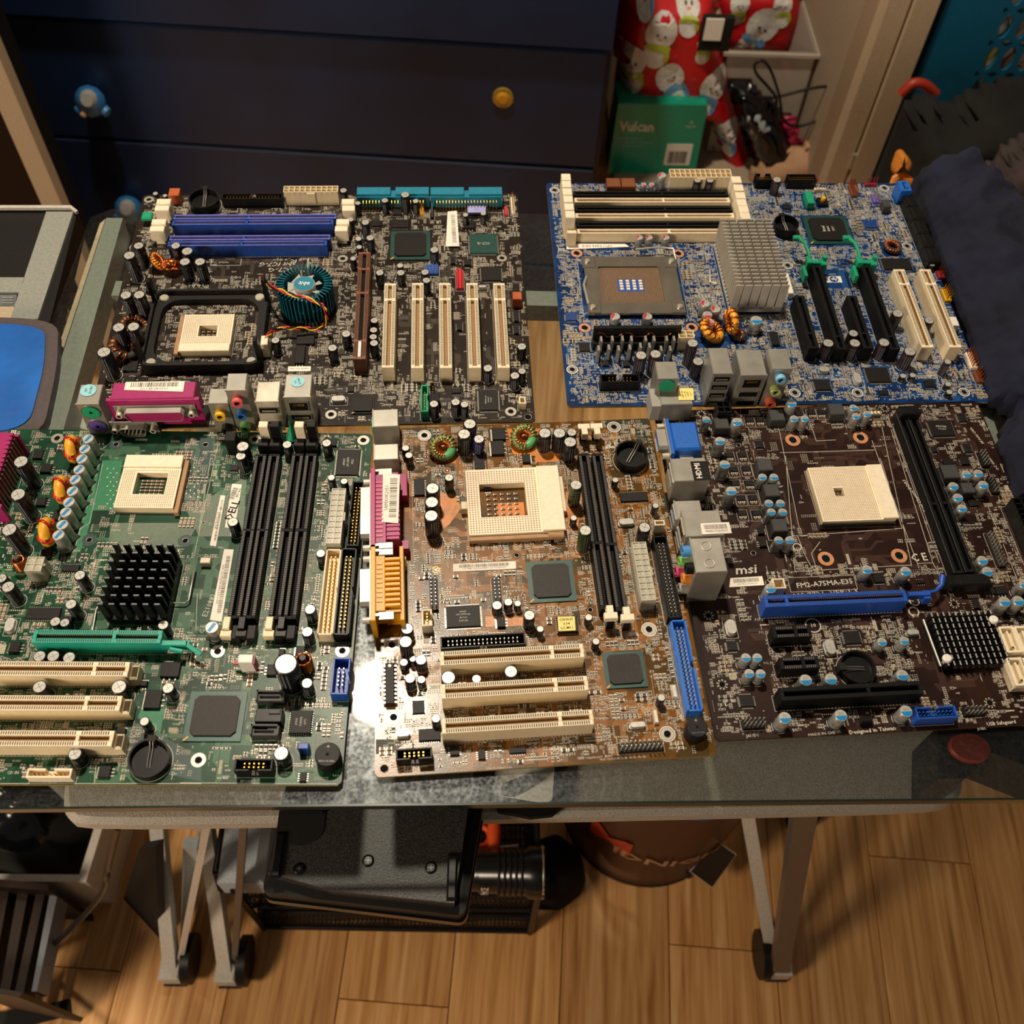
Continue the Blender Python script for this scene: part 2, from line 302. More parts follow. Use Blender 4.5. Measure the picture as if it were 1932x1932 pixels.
    # ---- square chips
    def chip(s,k,x0,y0,x1,y1,kind='qfp',h=1.6,m='chip',txt=None,txs=1.6,rot=0,legs='xy',lid='chiplid',name='chip'):
        u0,v0,u1,v1=s.box4(k,x0,y0,x1,y1,h); cu,cv=(u0+u1)/2,(v0+v1)/2; w,d=(u1-u0)/2,(v1-v0)/2; g=MB(); lg=MB()
        if kind=='bga':
            g.box(-w,-d,0,w,d,1.0,m); c=w*.16
            W2,D2=w*.80,d*.80; o_=[(-W2+c,-D2),(W2-c,-D2),(W2,-D2+c),(W2,D2-c),(W2-c,D2),(-W2+c,D2),(-W2,D2-c),(-W2,-D2+c)]
            t=MB(); t.prism(o_,1.0,2.3,lid)
            if txt:
                for i,q in enumerate(txt): addtext(t,q,0 if not rot else (i-len(txt)/2+.5)*txs*1.5,(len(txt)/2-.5-i)*txs*1.25 if not rot else 0,2.34,txs*(1 if i else 1.5),rot,'paper')
            o=s.put(name,g,cu,cv); put('chip_lid',t,o); pt=MB(); pt.line((-w*.98,-d*.98),(-w*.82,-d*.82),.9,1.05,'toroidyellow'); put('corner_mark',pt,o)
        else:
            g.box(-w,-d,.25,w,d,h+.2,m,ch=.25)
            if txt:
                for i,q in enumerate(txt): addtext(g,q,0 if abs(math.sin(rot))<.5 else (i-len(txt)/2+.5)*txs*1.3,(len(txt)/2-.5-i)*txs*1.25 if abs(math.sin(rot))<.5 else 0,h+.24,txs if i else txs*1.3,rot)
            else: g.disc(-w*.7,-d*.7,h+.24,.35,8,'tinydark')
            p=1.27 if kind in('plcc','soic') else .8; ll=1.1 if kind!='plcc' else .4
            if kind=='soic': legs='x' if d>w else 'y'
            if 'x' in legs:
                y=-d+.7
                while y<d-.4:
                    for sg in(-1,1): lg.box(sg*w,y-.18,.05,sg*(w+ll),y+.18,.5 if kind!='plcc' else 1.4,'lead',bot=False)
                    y+=p
            if 'y' in legs:
                x=-w+.7
                while x<w-.4:
                    for sg in(-1,1): lg.box(x-.18,sg*d,.05,x+.18,sg*(d+ll),.5 if kind!='plcc' else 1.4,'lead',bot=False)
                    x+=p
            o=s.put(name,g,cu,cv); put('pin_row',lg,o)
        s.mark(cu-w-1,cv-d-1,cu+w+1,cv+d+1,False); return o
    def mosfet(s,k,x0,y0,x1,y1,side='-y'):
        u0,v0,u1,v1=s.box4(k,x0,y0,x1,y1,2.3); cu,cv=(u0+u1)/2,(v0+v1)/2; w,d=(u1-u0)/2,(v1-v0)/2; g=MB(); g.box(-w,-d,.2,w,d,2.3,'chip',ch=.3); l=MB()
        for q in (-.6,0,.6):
            if side[1]=='y': sg=-1 if side[0]=='-' else 1; l.box(q*w-.35,sg*d,0,q*w+.35,sg*(d+1.6),.5,'lead')
            else: sg=-1 if side[0]=='-' else 1; l.box(sg*w,q*d-.35,0,sg*(w+1.6),q*d+.35,.5,'lead')
        if side[1]=='y': sg=1 if side[0]=='-' else -1; l.box(-w,sg*d,.05,w,sg*(d+1),.5,'lead')
        else: sg=1 if side[0]=='-' else -1; l.box(sg*w,-d,.05,sg*(w+1),d,.5,'lead')
        o=s.put('transistor',g,cu,cv); put('pin_row',l,o); s.mark(cu-w-1,cv-d-1,cu+w+1,cv+d+1,False)
    # ---- shrouded header / pin header / power connector
    def header(s,k,x0,y0,x1,y1,h,m,pins=(2,8),notch='-y',name='box_header',pinm='gold',wall=1.0):
        u0,v0,u1,v1=s.box4(k,x0,y0,x1,y1,h); cu,cv=(u0+u1)/2,(v0+v1)/2; w,d=(u1-u0)/2,(v1-v0)/2; g=MB(); t=wall
        g.box(-w,-d,0,w,d,2,m)
        nx=2.2
        def seg(a,b,c,e): g.box(a,b,2,c,e,h,m,ch=.2)
        for sd in ('-y','+y','-x','+x'):
            cut=(sd==notch); sg=-1 if sd[0]=='-' else 1
            if sd[1]=='y':
                y0,y1=sorted((sg*d,sg*(d-t)))
                if cut and w>4: seg(-w,y0,-nx,y1); seg(nx,y0,w,y1)
                else: seg(-w,y0,w,y1)
            else:
                x_0,x_1=sorted((sg*w,sg*(w-t)))
                if cut and d>4: seg(x_0,-d+t,x_1,-nx); seg(x_0,nx,x_1,d-t)
                else: seg(x_0,-d+t,x_1,d-t)
        p=MB(); nxn,nyn=pins
        for i in range(nxn):
            for j in range(nyn):
                x=(i-(nxn-1)/2)*min(2.54,(2*w-2*t-1)/max(1,nxn)); y=(j-(nyn-1)/2)*min(2.54,(2*d-2*t-1)/max(1,nyn)); p.box(x-.32,y-.32,2,x+.32,y+.32,h-1.2,pinm,bot=False)
        o=s.put(name,g,cu,cv); put('pin_row',p,o); s.mark(cu-w,cv-d,cu+w,cv+d); return o
    def power(s,k,x0,y0,x1,y1,h,m,n,name='power_connector',hole='cavity',size=None):
        u0,v0,u1,v1=s.box4(k,x0,y0,x1,y1,h); cu,cv=(u0+u1)/2,(v0+v1)/2; w,d=((u1-u0)/2,(v1-v0)/2) if not size else (size[0]/2,size[1]/2); g=MB(); fl_=h-(.7 if m=='natural' else 3); g.box(-w,-d,0,w,d,fl_,m)
        nx,ny=n; t=.55
        for i in range(nx+1): x=-w+(2*w-t)*i/nx; g.box(x,-d,fl_,x+t,d,h,m)
        for j in range(ny+1): y=-d+(2*d-t)*j/ny; g.box(-w,y,fl_,w,y+t,h-.02,m)
        c=MB()
        for i in range(nx):
            for j in range(ny):
                x=-w+t/2+(2*w-t)*(i+.5)/nx; y=-d+t/2+(2*d-t)*(j+.5)/ny; c.rod((x,y,fl_-1),(x,y,fl_+(.1 if m=='natural' else 1.4)),.5,6,hole)
        if nx>ny: g.box(-w*.15,-d-1,2,w*.15,-d,h-1,m)
        else: g.box(w,-d*.15,2,w+1,d*.15,h-1,m)
        o=s.put(name,g,cu,cv); put('contact_pin',c,o); s.mark(cu-w,cv-d,cu+w,cv+d); return o
    def pins(s,k,x0,y0,x1,y1,nx,ny,m='black',h=8,pinm='lead',base=2.4,jump=0,hz=0):
        u0,v0,u1,v1=s.box4(k,x0,y0,x1,y1,hz); cu,cv=(u0+u1)/2,(v0+v1)/2; g=MB(); p=MB(); a,b=nx*1.27,ny*1.27
        g.box(-a,-b,0,a,b,base,m)
        for i in range(nx):
            for j in range(ny):
                x=(i-(nx-1)/2)*2.54; y=(j-(ny-1)/2)*2.54; p.box(x-.3,y-.3,base,x+.3,y+.3,h,pinm,bot=False)
        o=s.put('pin_header',g,cu,cv); put('pin_row',p,o); s.mark(cu-a,cv-b,cu+a,cv+b); return o
    def block(s,name,k,x0,y0,x1,y1,h,m,ch=.4,size=None,rz=0,z0=0,label=None):
        u0,v0,u1,v1=s.box4(k,x0,y0,x1,y1,h); cu,cv=(u0+u1)/2,(v0+v1)/2; w,d=((u1-u0)/2,(v1-v0)/2) if not size else (size[0]/2,size[1]/2)
        g=MB(); g.box(-w,-d,z0,w,d,h,m,ch=ch); o=s.put(name,g,cu,cv,0,rz,label=label); s.mark(cu-w,cv-d,cu+w,cv+d,False); return o,w,d
    def crystal(s,k,x0,y0,x1,y1):
        u0,v0,u1,v1=s.box4(k,x0,y0,x1,y1,3.5); w,d=(u1-u0)/2,(v1-v0)/2; g=MB(); r=min(w,d); pts=[]
        for i in range(16):
            a=2*PI*i/16; pts.append((r*math.cos(a)+(max(0,w-r) if math.cos(a)>0 else -max(0,w-r)),r*math.sin(a)+(max(0,d-r) if math.sin(a)>0 else -max(0,d-r))))
        g.prism(pts,0,.8,'steel'); g.prism([(x*.85,y*.85) for x,y in pts],.8,3.6,'cantop'); s.put('crystal_oscillator',g,(u0+u1)/2,(v0+v1)/2); s.mark(u0,v0,u1,v1)
    def toroid(s,k,x,y,R,r,core,wire,tilt=0,h=5,turns=18,wr=.55,gap=.15,az=0):
        u,v=s.L(k,x,y,h); g=MB(); w=MB(); ax=(math.sin(tilt)*math.cos(az),math.sin(tilt)*math.sin(az),math.cos(tilt)); z=max(r+.6,R*math.sin(tilt)+r*.9)
        g.torus((0,0,z),R,r,24,8,core,ax); q=Vector((0,0,1)).rotation_difference(Vector(ax)); C=Vector((0,0,z)); pts=[]
        for i in range(turns*8+1):
            a=2*PI*(1-gap)*i/(turns*8); b=2*PI*i/8; rr=R+(r+wr*.5)*math.cos(b); pts.append(C+q@Vector((rr*math.cos(a),rr*math.sin(a),(r+wr*.5)*math.sin(b))))
        w.tube(pts,wr,4,wire); o=s.put('choke_coil',g,u,v); put('winding',w,o); s.mark(u-R-r,v-R-r,u+R+r,v+R+r,False); return o
    def holes(s,lst,r=3.6,m='lead',r0=1.9,h='pcbhole',name='mounting_hole',outer=None,dots=False):
        for k,x,y in lst:
            u,v=s.L(k,x,y,0); g=MB(); g.disc(0,0,.06,r0,20,h); g.ring(0,0,.07,r0,r,24,m); g.torus((0,0,.12),r0+.15,.18,20,5,'lead')
            if outer: g.ring(0,0,.08,r+.3,r+.9,28,outer)
            if dots:
                for i in range(9): a=2*PI*i/9; g.disc(r*.8*math.cos(a),r*.8*math.sin(a),.15,.5,6,'tin')
            s.put(name,g,u,v); s.mark(u-r,v-r,u+r,v+r,False)
    def battery(s,k,x,y,r,h=5,rz=0,cell=False):
        u,v=s.L(k,x,y,h*.6); g=MB(); g.lathe(0,0,[(r,0),(r*1.02,h),(r*.92,h),(r*.88,h*.35)],28,'black',smooth=False)
        g.box(-2.2,r*.8,0,2.2,r*1.12,h+1,'blackplastic'); c=MB()
        for sg in(-1,1): c.tube([(sg*.8,r*.85,h+.8),(sg*.8,r*.55,h*.7),(sg*.8,0,h*.62),(sg*.8,-r*.45,h*.45)],.24,5,'steel')
        o=s.put('battery_holder',g,u,v,0,rz); put('spring_contact',c,o); s.mark(u-r,v-r,u+r,v+r,False); s.silk.ring(u,v,.05,r+.5,r+.85,32,'silk')
    def buzzer(s,k,x,y,r,h):
        u,v=s.L(k,x,y,h); g=MB(); g.lathe(0,0,[(r,0),(r,h-.8),(r*.93,h)],26,'blackplastic'); g.disc(0,0,h+.05,r*.13,10,'pcbhole'); addtext(g,'+',0,r*.6,h+.05,r*.5)
        addtext(g,'REMOVE SEAL',0,-r*.55,h+.05,r*.2,m='stripe'); s.put('buzzer',g,u,v); s.mark(u-r,v-r,u+r,v+r,False)
    def label(s,k,pts,h,seed=1,txt=None,size=1.6,rot=0,bar=True,m='paper',z=0,name='barcode_label',nb=26,tm='ink'):
        q=[s.L(k,*p,h) for p in pts]; cu=sum(a for a,b in q)/4; cv=sum(b for a,b in q)/4; g=MB(); g.prism([(a-cu,b-cv) for a,b in q],h,h+.12,m)
        if h<1: s.mark(min(a for a,b in q),min(b for a,b in q),max(a for a,b in q),max(b for a,b in q),False)
        e=math.hypot(q[1][0]-q[0][0],q[1][1]-q[0][1]); f=math.hypot(q[2][0]-q[1][0],q[2][1]-q[1][1]); L_=max(e,f); S_=min(e,f)
        if e>=f: dr=math.atan2(q[1][1]-q[0][1],q[1][0]-q[0][0])
        else: dr=math.atan2(q[2][1]-q[1][1],q[2][0]-q[1][0])
        nrm=(-math.sin(dr),math.cos(dr))
        if bar: barcode(g,nrm[0]*S_*.14,nrm[1]*S_*.14,h+.14,L_*.8,S_*.42,dr,nb,seed=seed)
        if txt: addtext(g,txt,-nrm[0]*S_*(.24 if bar else 0),-nrm[1]*S_*(.24 if bar else 0),h+.14,size,dr+rot,tm)
        s.put(name,g,cu,cv,z)
    def text(s,k,x,y,t,size,rot=0,sx=1,bold=False,shear=0,m='silk',z=.06):
        u,v=s.L(k,x,y,0); w_,h_=len(t)*size*.32*sx,size*.45; w_,h_=(w_*abs(math.cos(rot))+h_*abs(math.sin(rot)),w_*abs(math.sin(rot))+h_*abs(math.cos(rot))); s.mark(u-w_,v-h_,u+w_,v+h_,False); addtext(s.silk,t,u,v,z,size,rot,m,sx,bold,shear)
    # ---- ports: own frame, opening faces -y, r=0 for boards 1,2 and -90 deg for 3..5
    def port(s,name,k,x,y,h,mb,label=None,off=0):
        u,v=s.L(k,x,y,h); rz=0 if s.n<3 else -PI/2
        o=s.put(name,mb,u,v,0,rz,label=label); return o,u,v
    # ---- scatter of tiny surface parts, solder pads, traces, print
    def finish(s,nsmd=700,nvia=2200,ntr=70,nsilk=1200,thick=1.6,zones=(),tones=('tinytan','tinydark'),edge='fr4edge',corner=2,dens=None):
        r=s.rnd; g=MB(); c=corner; P=[(s.u0+c,s.v0),(s.u1-c,s.v0),(s.u1,s.v0+c),(s.u1,s.v1-c),(s.u1-c,s.v1),(s.u0+c,s.v1),(s.u0,s.v1-c),(s.u0,s.v0+c)]
        P=[(a-s.cu,b-s.cv) for a,b in P]; g.prism(P,-thick,0,edge,top=s.pcb); put('circuit_board',g,s.root)
        off=(-s.cu,-s.cv,0); tr=MB(); s.sparse+=s.zb; zt='trace%d'%s.n
        for i,(m,poly,z) in enumerate(zones):
            q=[s.L(*p) for p in poly]; q=[(min(max(a,s.u0+.3),s.u1-.3),min(max(b,s.v0+.3),s.v1-.3)) for a,b in q]; zb=MB(); s.zb.append((min(a for a,b in q),min(b for a,b in q),max(a for a,b in q),max(b for a,b in q))) if 'orange' in m or 'green' in m else None; zb.prism(q,0,.006+.003*i,m); put('copper_area',zb,s.root,off)
        ins=lambda q: s.u0+1<q[0]<s.u1-1 and s.v0+1<q[1]<s.v1-1
        for _ in range(ntr):
            x,y=r.uniform(s.u0+4,s.u1-4),r.uniform(s.v0+4,s.v1-4); n=r.randint(3,10); a=r.choice((0,1,2,3))*PI/2; d=(math.cos(a),math.sin(a)); p=(-d[1],d[0]); l1,l2,l3=r.uniform(4,26),r.uniform(2,9),r.uniform(3,22); tn=r.choice((-1,1))
            for i in range(n):
                o=i*.62; A=(x+p[0]*o,y+p[1]*o); B=(A[0]+d[0]*(l1-tn*o*.4),A[1]+d[1]*(l1-tn*o*.4)); e=(d[0]+p[0]*tn,d[1]+p[1]*tn); Cc=(B[0]+e[0]*l2*.7,B[1]+e[1]*l2*.7); Dd=(Cc[0]+d[0]*l3,Cc[1]+d[1]*l3)
                if all(map(ins,(A,B,Cc,Dd))):
                    for q0,q1 in ((A,B),(B,Cc),(Cc,Dd)): tr.line(q0,q1,.26,.045,zt)
        put('trace_pattern',tr,s.root,off,kind='stuff')
        sm=MB(); cnt=0; tries=0
        while cnt<nsmd and tries<nsmd*6:
            tries+=1; x,y=r.uniform(s.u0+3,s.u1-3),r.uniform(s.v0+3,s.v1-3)
            if s.insp(x,y) and r.random()<.9: continue
            hor=r.random()<.5; nr,nc=r.choice(((1,1),(1,2),(1,3),(2,2),(1,5),(2,4),(1,8),(3,3),(4,2))); big=r.random()<.14
            l,w,hh=(3.0,1.8,1.1) if big else ((1.7,.85,.55) if r.random()<.6 else (1.2,.7,.45)); px,py=(w+.75,l+.9); t=r.choice(tones)
            for i in range(nr):
                for j in range(nc):
                    qx,qy=(x+j*px,y+i*py) if not hor else (x+i*py,y+j*px); a,b=(w/2,l/2) if not hor else (l/2,w/2)
                    if not(s.free(qx-a,qy-b) and s.free(qx+a,qy+b) and s.free(qx,qy)): continue
                    e=.28*(l/1.7)
                    if hor: sm.box(qx-a+e,qy-b,0.02,qx+a-e,qy+b,hh,t,bot=False); sm.box(qx-a,qy-b,0.02,qx-a+e,qy+b,hh+.03,'tin',bot=False); sm.box(qx+a-e,qy-b,0.02,qx+a,qy+b,hh+.03,'tin',bot=False)
                    else: sm.box(qx-a,qy-b+e,0.02,qx+a,qy+b-e,hh,t,bot=False); sm.box(qx-a,qy-b,0.02,qx+a,qy-b+e,hh+.03,'tin',bot=False); sm.box(qx-a,qy+b-e,0.02,qx+a,qy+b,hh+.03,'tin',bot=False)
                    s.silk.rect(qx-a-.3,qy-b-.3,qx+a+.3,qy+b+.3,.15,.05,'silk')
                    cnt+=1
                    if r.random()<.45: # printed designator
                        for z in range(3): s.silk.line((qx+a+.5+z*.55,qy-.45),(qx+a+.5+z*.55+r.uniform(-.2,.2),qy+.45),.22,.05,'silk')
                    for ii in (int(math.floor(qx)),int(math.ceil(qx))):
                        for jj in (int(math.floor(qy)),int(math.ceil(qy))): s.occ.add((ii,jj))
        cnt=0
        while cnt<nsilk:
            x,y=r.uniform(s.u0+3,s.u1-3),r.uniform(s.v0+3,s.v1-3); cnt+=1
            if s.insp(x,y) and r.random()<.93: continue
            n=r.randint(2,6); hor=r.random()<.6
            for z in range(n):
                a,b=(x+z*.75,y) if hor else (x,y+z*.75)
                if s.free(a,b):
                    if r.random()<.5: s.silk.line((a,b-.5),(a+r.uniform(-.3,.3),b+.5),.24,.05,'silk')
                    else: s.silk.rect(a-.25,b-.4,a+.25,b+.4,.18,.05,'silk')
        put('surface_component',sm,s.root,off,kind='stuff')
        vi=MB(); cnt=0; tries=0
        while cnt<nvia and tries<nvia*3:
            tries+=1; x,y=r.uniform(s.u0+2,s.u1-2),r.uniform(s.v0+2,s.v1-2)
            if s.insp(x,y) and r.random()<.9: continue
            nr,nc=r.choice(((1,1),(1,2),(2,3),(1,6),(2,8),(3,5),(4,6))); pt=r.choice((1.0,1.27,1.27)); R_=r.choice((.28,.36,.45)); k=r.random()<.5
            for i in range(nr):
                for j in range(nc):
                    qx,qy=(x+j*pt,y+i*pt) if k else (x+i*pt,y+j*pt)
                    if not s.free(qx,qy): continue
                    vi.add([(qx-R_,qy-R_,.04),(qx+R_,qy-R_,.04),(qx+R_,qy+R_,.04),(qx-R_,qy+R_,.04),(qx,qy,.04+R_*1.1)],[(0,1,4),(1,2,4),(2,3,4),(3,0,4)],'tin'); cnt+=1
        put('solder_joint',vi,s.root,off,kind='stuff')
        put('printed_marking',s.silk,s.root,off)
        fe=MB()
        for _ in range(140):
            x,y=r.uniform(s.u0+3,s.u1-3),r.uniform(s.v0+3,s.v1-3); fe.box(x-.3,y-.3,-thick-2.85,x+.3,y+.3,-thick+.1,'tin')
        put('lead_stub',fe,s.root,off,kind='stuff')
    def insp(s,x,y): return any(a<x<c and b<y<d for a,b,c,d in s.sparse+s.zb)
    def sp(s,k,x0,y0,x1,y1): s.sparse.append(s.box4(k,x0,y0,x1,y1,0))
# ---- port shapes
def jack(p,x,z,m,r=3.6,l=4.5):
    j=MB(); j.tube([(x,0,z),(x,-l,z)],r,16,m,caps=False); j.tube([(x,-l,z),(x,-l+.01,z)],[r,r*.55],16,m,caps=False); j.tube([(x,-l,z),(x,-l+2,z)],r*.55,12,m,caps=False); j.add([(x+r*.5*math.cos(2*PI*i/12),-l+1.2,z+r*.5*math.sin(2*PI*i/12)) for i in range(12)],[tuple(range(12))],'pcbhole')
    put('audio_jack',j,p)
def opening(p,x,z,w,h,tongue='black',pins=0):
    o=MB(); o.box(x-w/2,-.25,z-h/2,x+w/2,-.05,z+h/2,'cavityblack')
    for a,b,c,d in ((x-w/2-.5,z-h/2-.5,x+w/2+.5,z-h/2),(x-w/2-.5,z+h/2,x+w/2+.5,z+h/2+.5),(x-w/2-.5,z-h/2,x-w/2,z+h/2),(x+w/2,z-h/2,x+w/2+.5,z+h/2)): o.box(a,-.7,b,c,0,d,'steel')
    if tongue: o.box(x-w*.38,-.45,z-.3*h,x+w*.38,-.2,z-.05*h,tongue)
    for i in range(pins): xx=x+(i-(pins-1)/2)*w*.09; o.box(xx-.25,-.5,z+.05*h,xx+.25,-.2,z+.3*h,'gold')
    put('port_opening',o,p)
def shell(w,d,h,m='steel',lip=True):
    g=MB(); g.box(-w/2,0,0,w/2,d,h,m,ch=.5)
    if lip: g.box(-w/2-.4,-.2,h-.9,w/2+.4,.7,h+.3,m,ch=.2)
    return g
def dshell(p,x,z,w,h,insert,l=5.5,dots=(13,12),pm='blackplastic',male=False):
    def D(w,h,y):
        a=w/2; b=h/2; sl=h*.18; c=h*.2
        return [(x-a+sl+c,y,z-b),(x+a-sl-c,y,z-b),(x+a-sl,y,z-b+c),(x+a,y,z+b-c),(x+a-c,y,z+b),(x-a+c,y,z+b),(x-a,y,z+b-c),(x-a+sl,y,z-b+c)]
    o=MB(); A,B=D(w,h,0),D(w,h,-l); o.add(A+B,[(i,(i+1)%8,8+(i+1)%8,8+i) for i in range(8)],'steel'); C=D(w-1,h-1,-l); o.add(B+C,[(i,(i+1)%8,8+(i+1)%8,8+i) for i in range(8)],'steel')
    E_=D(w-1,h-1,-l+(.8 if not male else 3)); o.add(C+E_,[(i,(i+1)%8,8+(i+1)%8,8+i) for i in range(8)],'steel'); o.add(E_,[tuple(range(8))],insert); put('plug_shell',o,p)
    t=MB()
    for row,n in enumerate(dots):
        for i in range(n): xx=x+(i-(n-1)/2)*(w-5)/max(dots); zz=z+(1.4 if row==0 else -1.4); t.box(xx-.35,-l+(.7 if not male else -.2),zz-.35,xx+.35,-l+3,zz+.35,pm)
    put('pin_row',t,p)
def flange(p,x,z,w,h,y=0):
    o=MB(); o.box(x-w/2,y-.8,z-h/2,x+w/2,y,z+h/2,'steel',ch=.2); put('metal_flange',o,p)
    for sg in(-1,1):
        q=MB(); q.tube([(x+sg*(w/2-3),y-.8,z),(x+sg*(w/2-3),y-5,z)],2.3,6,'tin'); q.tube([(x+sg*(w/2-3),y-5,z),(x+sg*(w/2-3),y-5.05,z)],1.2,8,'cavityblack'); put('hex_screw',q,p)
def hfor(B,k,x,y,vf):
    lo,hi=0,60
    for _ in range(30):
        m=(lo+hi)/2
        if B.L(k,x,y,m)[1]>vf: lo=m
        else: hi=m
    return round((lo+hi)/2,1)
def stack(B,name,k,x,y,h,w,d,m='steel',opens=(),jacks=(),label=None,extra=None):
    o,u,v=B.port(name,k,x,y,h,shell(w,d,h,m),label)
    for a in opens: opening(o,*a)
    for j in jacks: jack(o,*j)
    if B.n<3: B.mark(u-w/2,v,u+w/2,v+d,False)
    else: B.mark(u,v-w/2,u+d,v+w/2,False)
    if extra: extra(o)
    return o
def latch(B,k,x,y,h,w,d,m,z0=4,name='slot_latch',top=True):
    u,v=B.L(k,x,y,h); g=MB(); g.box(-w/2,-d/2,z0,w/2,d/2,h,m,ch=.5); g.box(-w*.3,-d*.3,0,w*.3,d*.3,z0,m); B.put(name,g,u,v)
# ================================================================= board 1: dark brown board with the teal cooler (back left)
B1=Board('black-brown motherboard with round teal chipset fan, back left on the glass',(.016304,.444392,2.7719),(-288.29,-10.16,16.51,233.84),'pcb1',1,11)
b=B1
b.caps('''A 440 585 9 23 k;A 508 515 8 19 k;A 778 515 7.5 15 k;A 862 555 9 16 k;A 845 632 8.5 17 k;A 955 632 8.5 17 k;A 415 875 8.5 22 k;A 512 872 8.5 22 k;A 362 1110 9 23 k;A 470 1105 9 23 k;A 255 1290 10 24 k;A 1505 1205 6.5 12 k;A 630 135 4.5 7 k;
B 185 112 6 12 k;B 290 205 5 11 k;B 345 345 6.5 14 k;B 635 143 7.5 16 k;B 487 185 6 12 k;B 712 190 5.5 12 k;B 295 465 5.5 9 k;B 380 458 6.5 12 k;B 300 525 5 8 k;B 255 610 5 10 k;B 237 325 5.5 13 k;B 848 545 7 12 k;B 598 660 5.5 10 k;B 603 712 6.5 11 k;B 450 712 6.5 12 k;B 780 708 6.5 11 k;B 790 768 6.5 12 k;B 410 1060 6 10 k;B 405 1130 6 10 k;B 402 1180 6 10 k;B 408 1225 6.5 12 k;B 205 1158 7 13 k;B 105 1260 7 13 k;B 1485 1250 7 12 k;B 1238 1408 7 12 k;B 1435 1462 7 12 k;B 1487 1430 6 11 k;B 845 1668 6.5 13 k;B 1003 1655 6.5 13 k;B 1068 1672 6 12 k;B 1075 290 5 10 k;B 1205 280 5 10 k;A 700 150 4 6 k''')
b.toroid('A',655,640,5,2.6,'toroidyellow','copper',.9,az=.3); b.toroid('A',757,668,4.5,2.8,'copper','copper',1.1,az=1.6); b.toroid('A',478,1095,8,2.2,'tinydark','copper',.3,turns=14); b.toroid('A',405,1275,7.5,3,'tinydark','copper',.5,turns=11,wr=.9)
for x0,x1 in ((525,510),(725,725),(925,932),(1122,1143),(1322,1350)):
    b.slot('B',x0,788,'B',x1,1405,8.6,14,'beige','pci_slot',(.2,),top='cream',L=87 if x0>2000 else None)
b.slot('B',338,563,'B',303,1340,9,14.5,'agpbrown','graphics_slot',(.17,.4,.84),pinm='cavityblack',rail=.3)
b.block('slot_key','B',290,1200,315,1335,14.8,'white',ch=.2,size=(2.2,15),z0=9)
for x0,x1,y in ((765,1950,302),(752,1928,343),(735,1905,455),(722,1880,497)):
    b.slot('A',x0,y,'A',x1,y+1,5.6,11,'dimmblue','memory_slot',(.46,),top='dimmviolet' if y in(302,455) else 'dimmblue',pinm='dimmviolet',rail=.3,pitch=1.0)
for k,x,y,hh_ in (('A',690,190,16),('A',678,238,14),('A',655,338,16),('A',642,388,14),('B',218,190,16),('B',222,240,14),('B',180,338,16),('B',170,388,14)): latch(b,k,x,y,hh_,11 if k=='A' else 10,6,'cream')
b.power('A',1565,80,1962,124,13,'beige',(10,2))
b.header('A',1115,132,1560,172,9,'black',(17,2),'+y','floppy_header')
b.battery('A',988,190,12,8); b.block('chassis_header','A',728,95,805,150,9,'rust'); b.block('paper_dot','A',528,262,605,316,8,'green',size=(8,8),ch=1,z0=5)
for x0,x1,off in ((283,808,0),(820,1342,0)):
    u0,v0,u1,v1=b.box4('B',x0,88,x1,140,13); g=MB(); w=(u1-u0)/2
    g.box(-w,0,4,-2,9,13,'teal',ch=.3); g.box(2,0,4,w,9,13,'teal',ch=.3); g.box(-2.4,0,4,2.4,9,9.5,'teal'); g.box(-w,-1.2,1,w,0,11,'teal')
    o=b.put('drive_connector',g,(u0+u1)/2,v0); p=MB()
    for i in range(20):
        x=(i-9.5)*2.54; p.tube([(x,-1,8),(x,-3.6,7.6),(x,-4.4,5),(x,-4.4,0)],.32,4,'gold')
    put('bent_pins',p,o); b.mark(u0,v0-6,u1,v1+2)
# cooler -------------------------------------------------------------
u,v=b.L('c',900,600,24); o=b.put('chipset_cooler',MB().lathe(0,0,[(15,2),(15,6)],30,'fanteal'),u,v,label='round teal aluminium fin cooler with a light grey fan')
fin=MB(); fin.box(14.5,-.45,6,20,.45,23,'fanteal'); fin.box(17.2,-.45,2,20.5,.45,22.9,'fanteal'); fm=fin.mesh('fin')
for i in range(40): put('cooling_fin',fm,o,(0,0,0),2*PI*i/40)
g=MB()
for i in range(7):
    a=2*PI*i/7; pts=[]
    for r_,da,z in ((5.5,0,20),(13,.15,20.5),(13,.75,17),(5.5,.6,17.5)): pts.append((r_*math.cos(a+da),r_*math.sin(a+da),z))
    g.add(pts,[(0,1,2,3)],'fan')
put('fan_blades',g,o); g=MB(); g.lathe(0,0,[(8,12),(8,22),(7.6,22.6)],26,'fan'); g.disc(0,0,22.7,7.4,24,'teal'); addtext(g,'abit',0,0,22.75,5.4,PI-.15,'white',1,True,.3); put('fan_hub',g,o)
b.mark(u-20,v-20,u+20,v+20,False)
cab=[('c',130,530,14),('c',180,560,18),('c',300,680,25),('c',500,760,27),('c',700,840,27.5),('c',900,880,27.5),('c',1100,950,27),('c',1230,1020,26),('c',1310,1150,22),('c',1320,1250,16),('c',1270,1380,9),('c',1180,1460,7),('c',1000,1450,7),('c',850,1450,8),('c',700,1450,8),('c',550,1440,8),('c',420,1470,8),('c',300,1520,10),('c',215,1620,13)]
P=[];
for k,x,y,z in cab: uu,vv=b.L(k,x,y,z); P.append(Vector((uu-b.cu,vv-b.cv,z)))
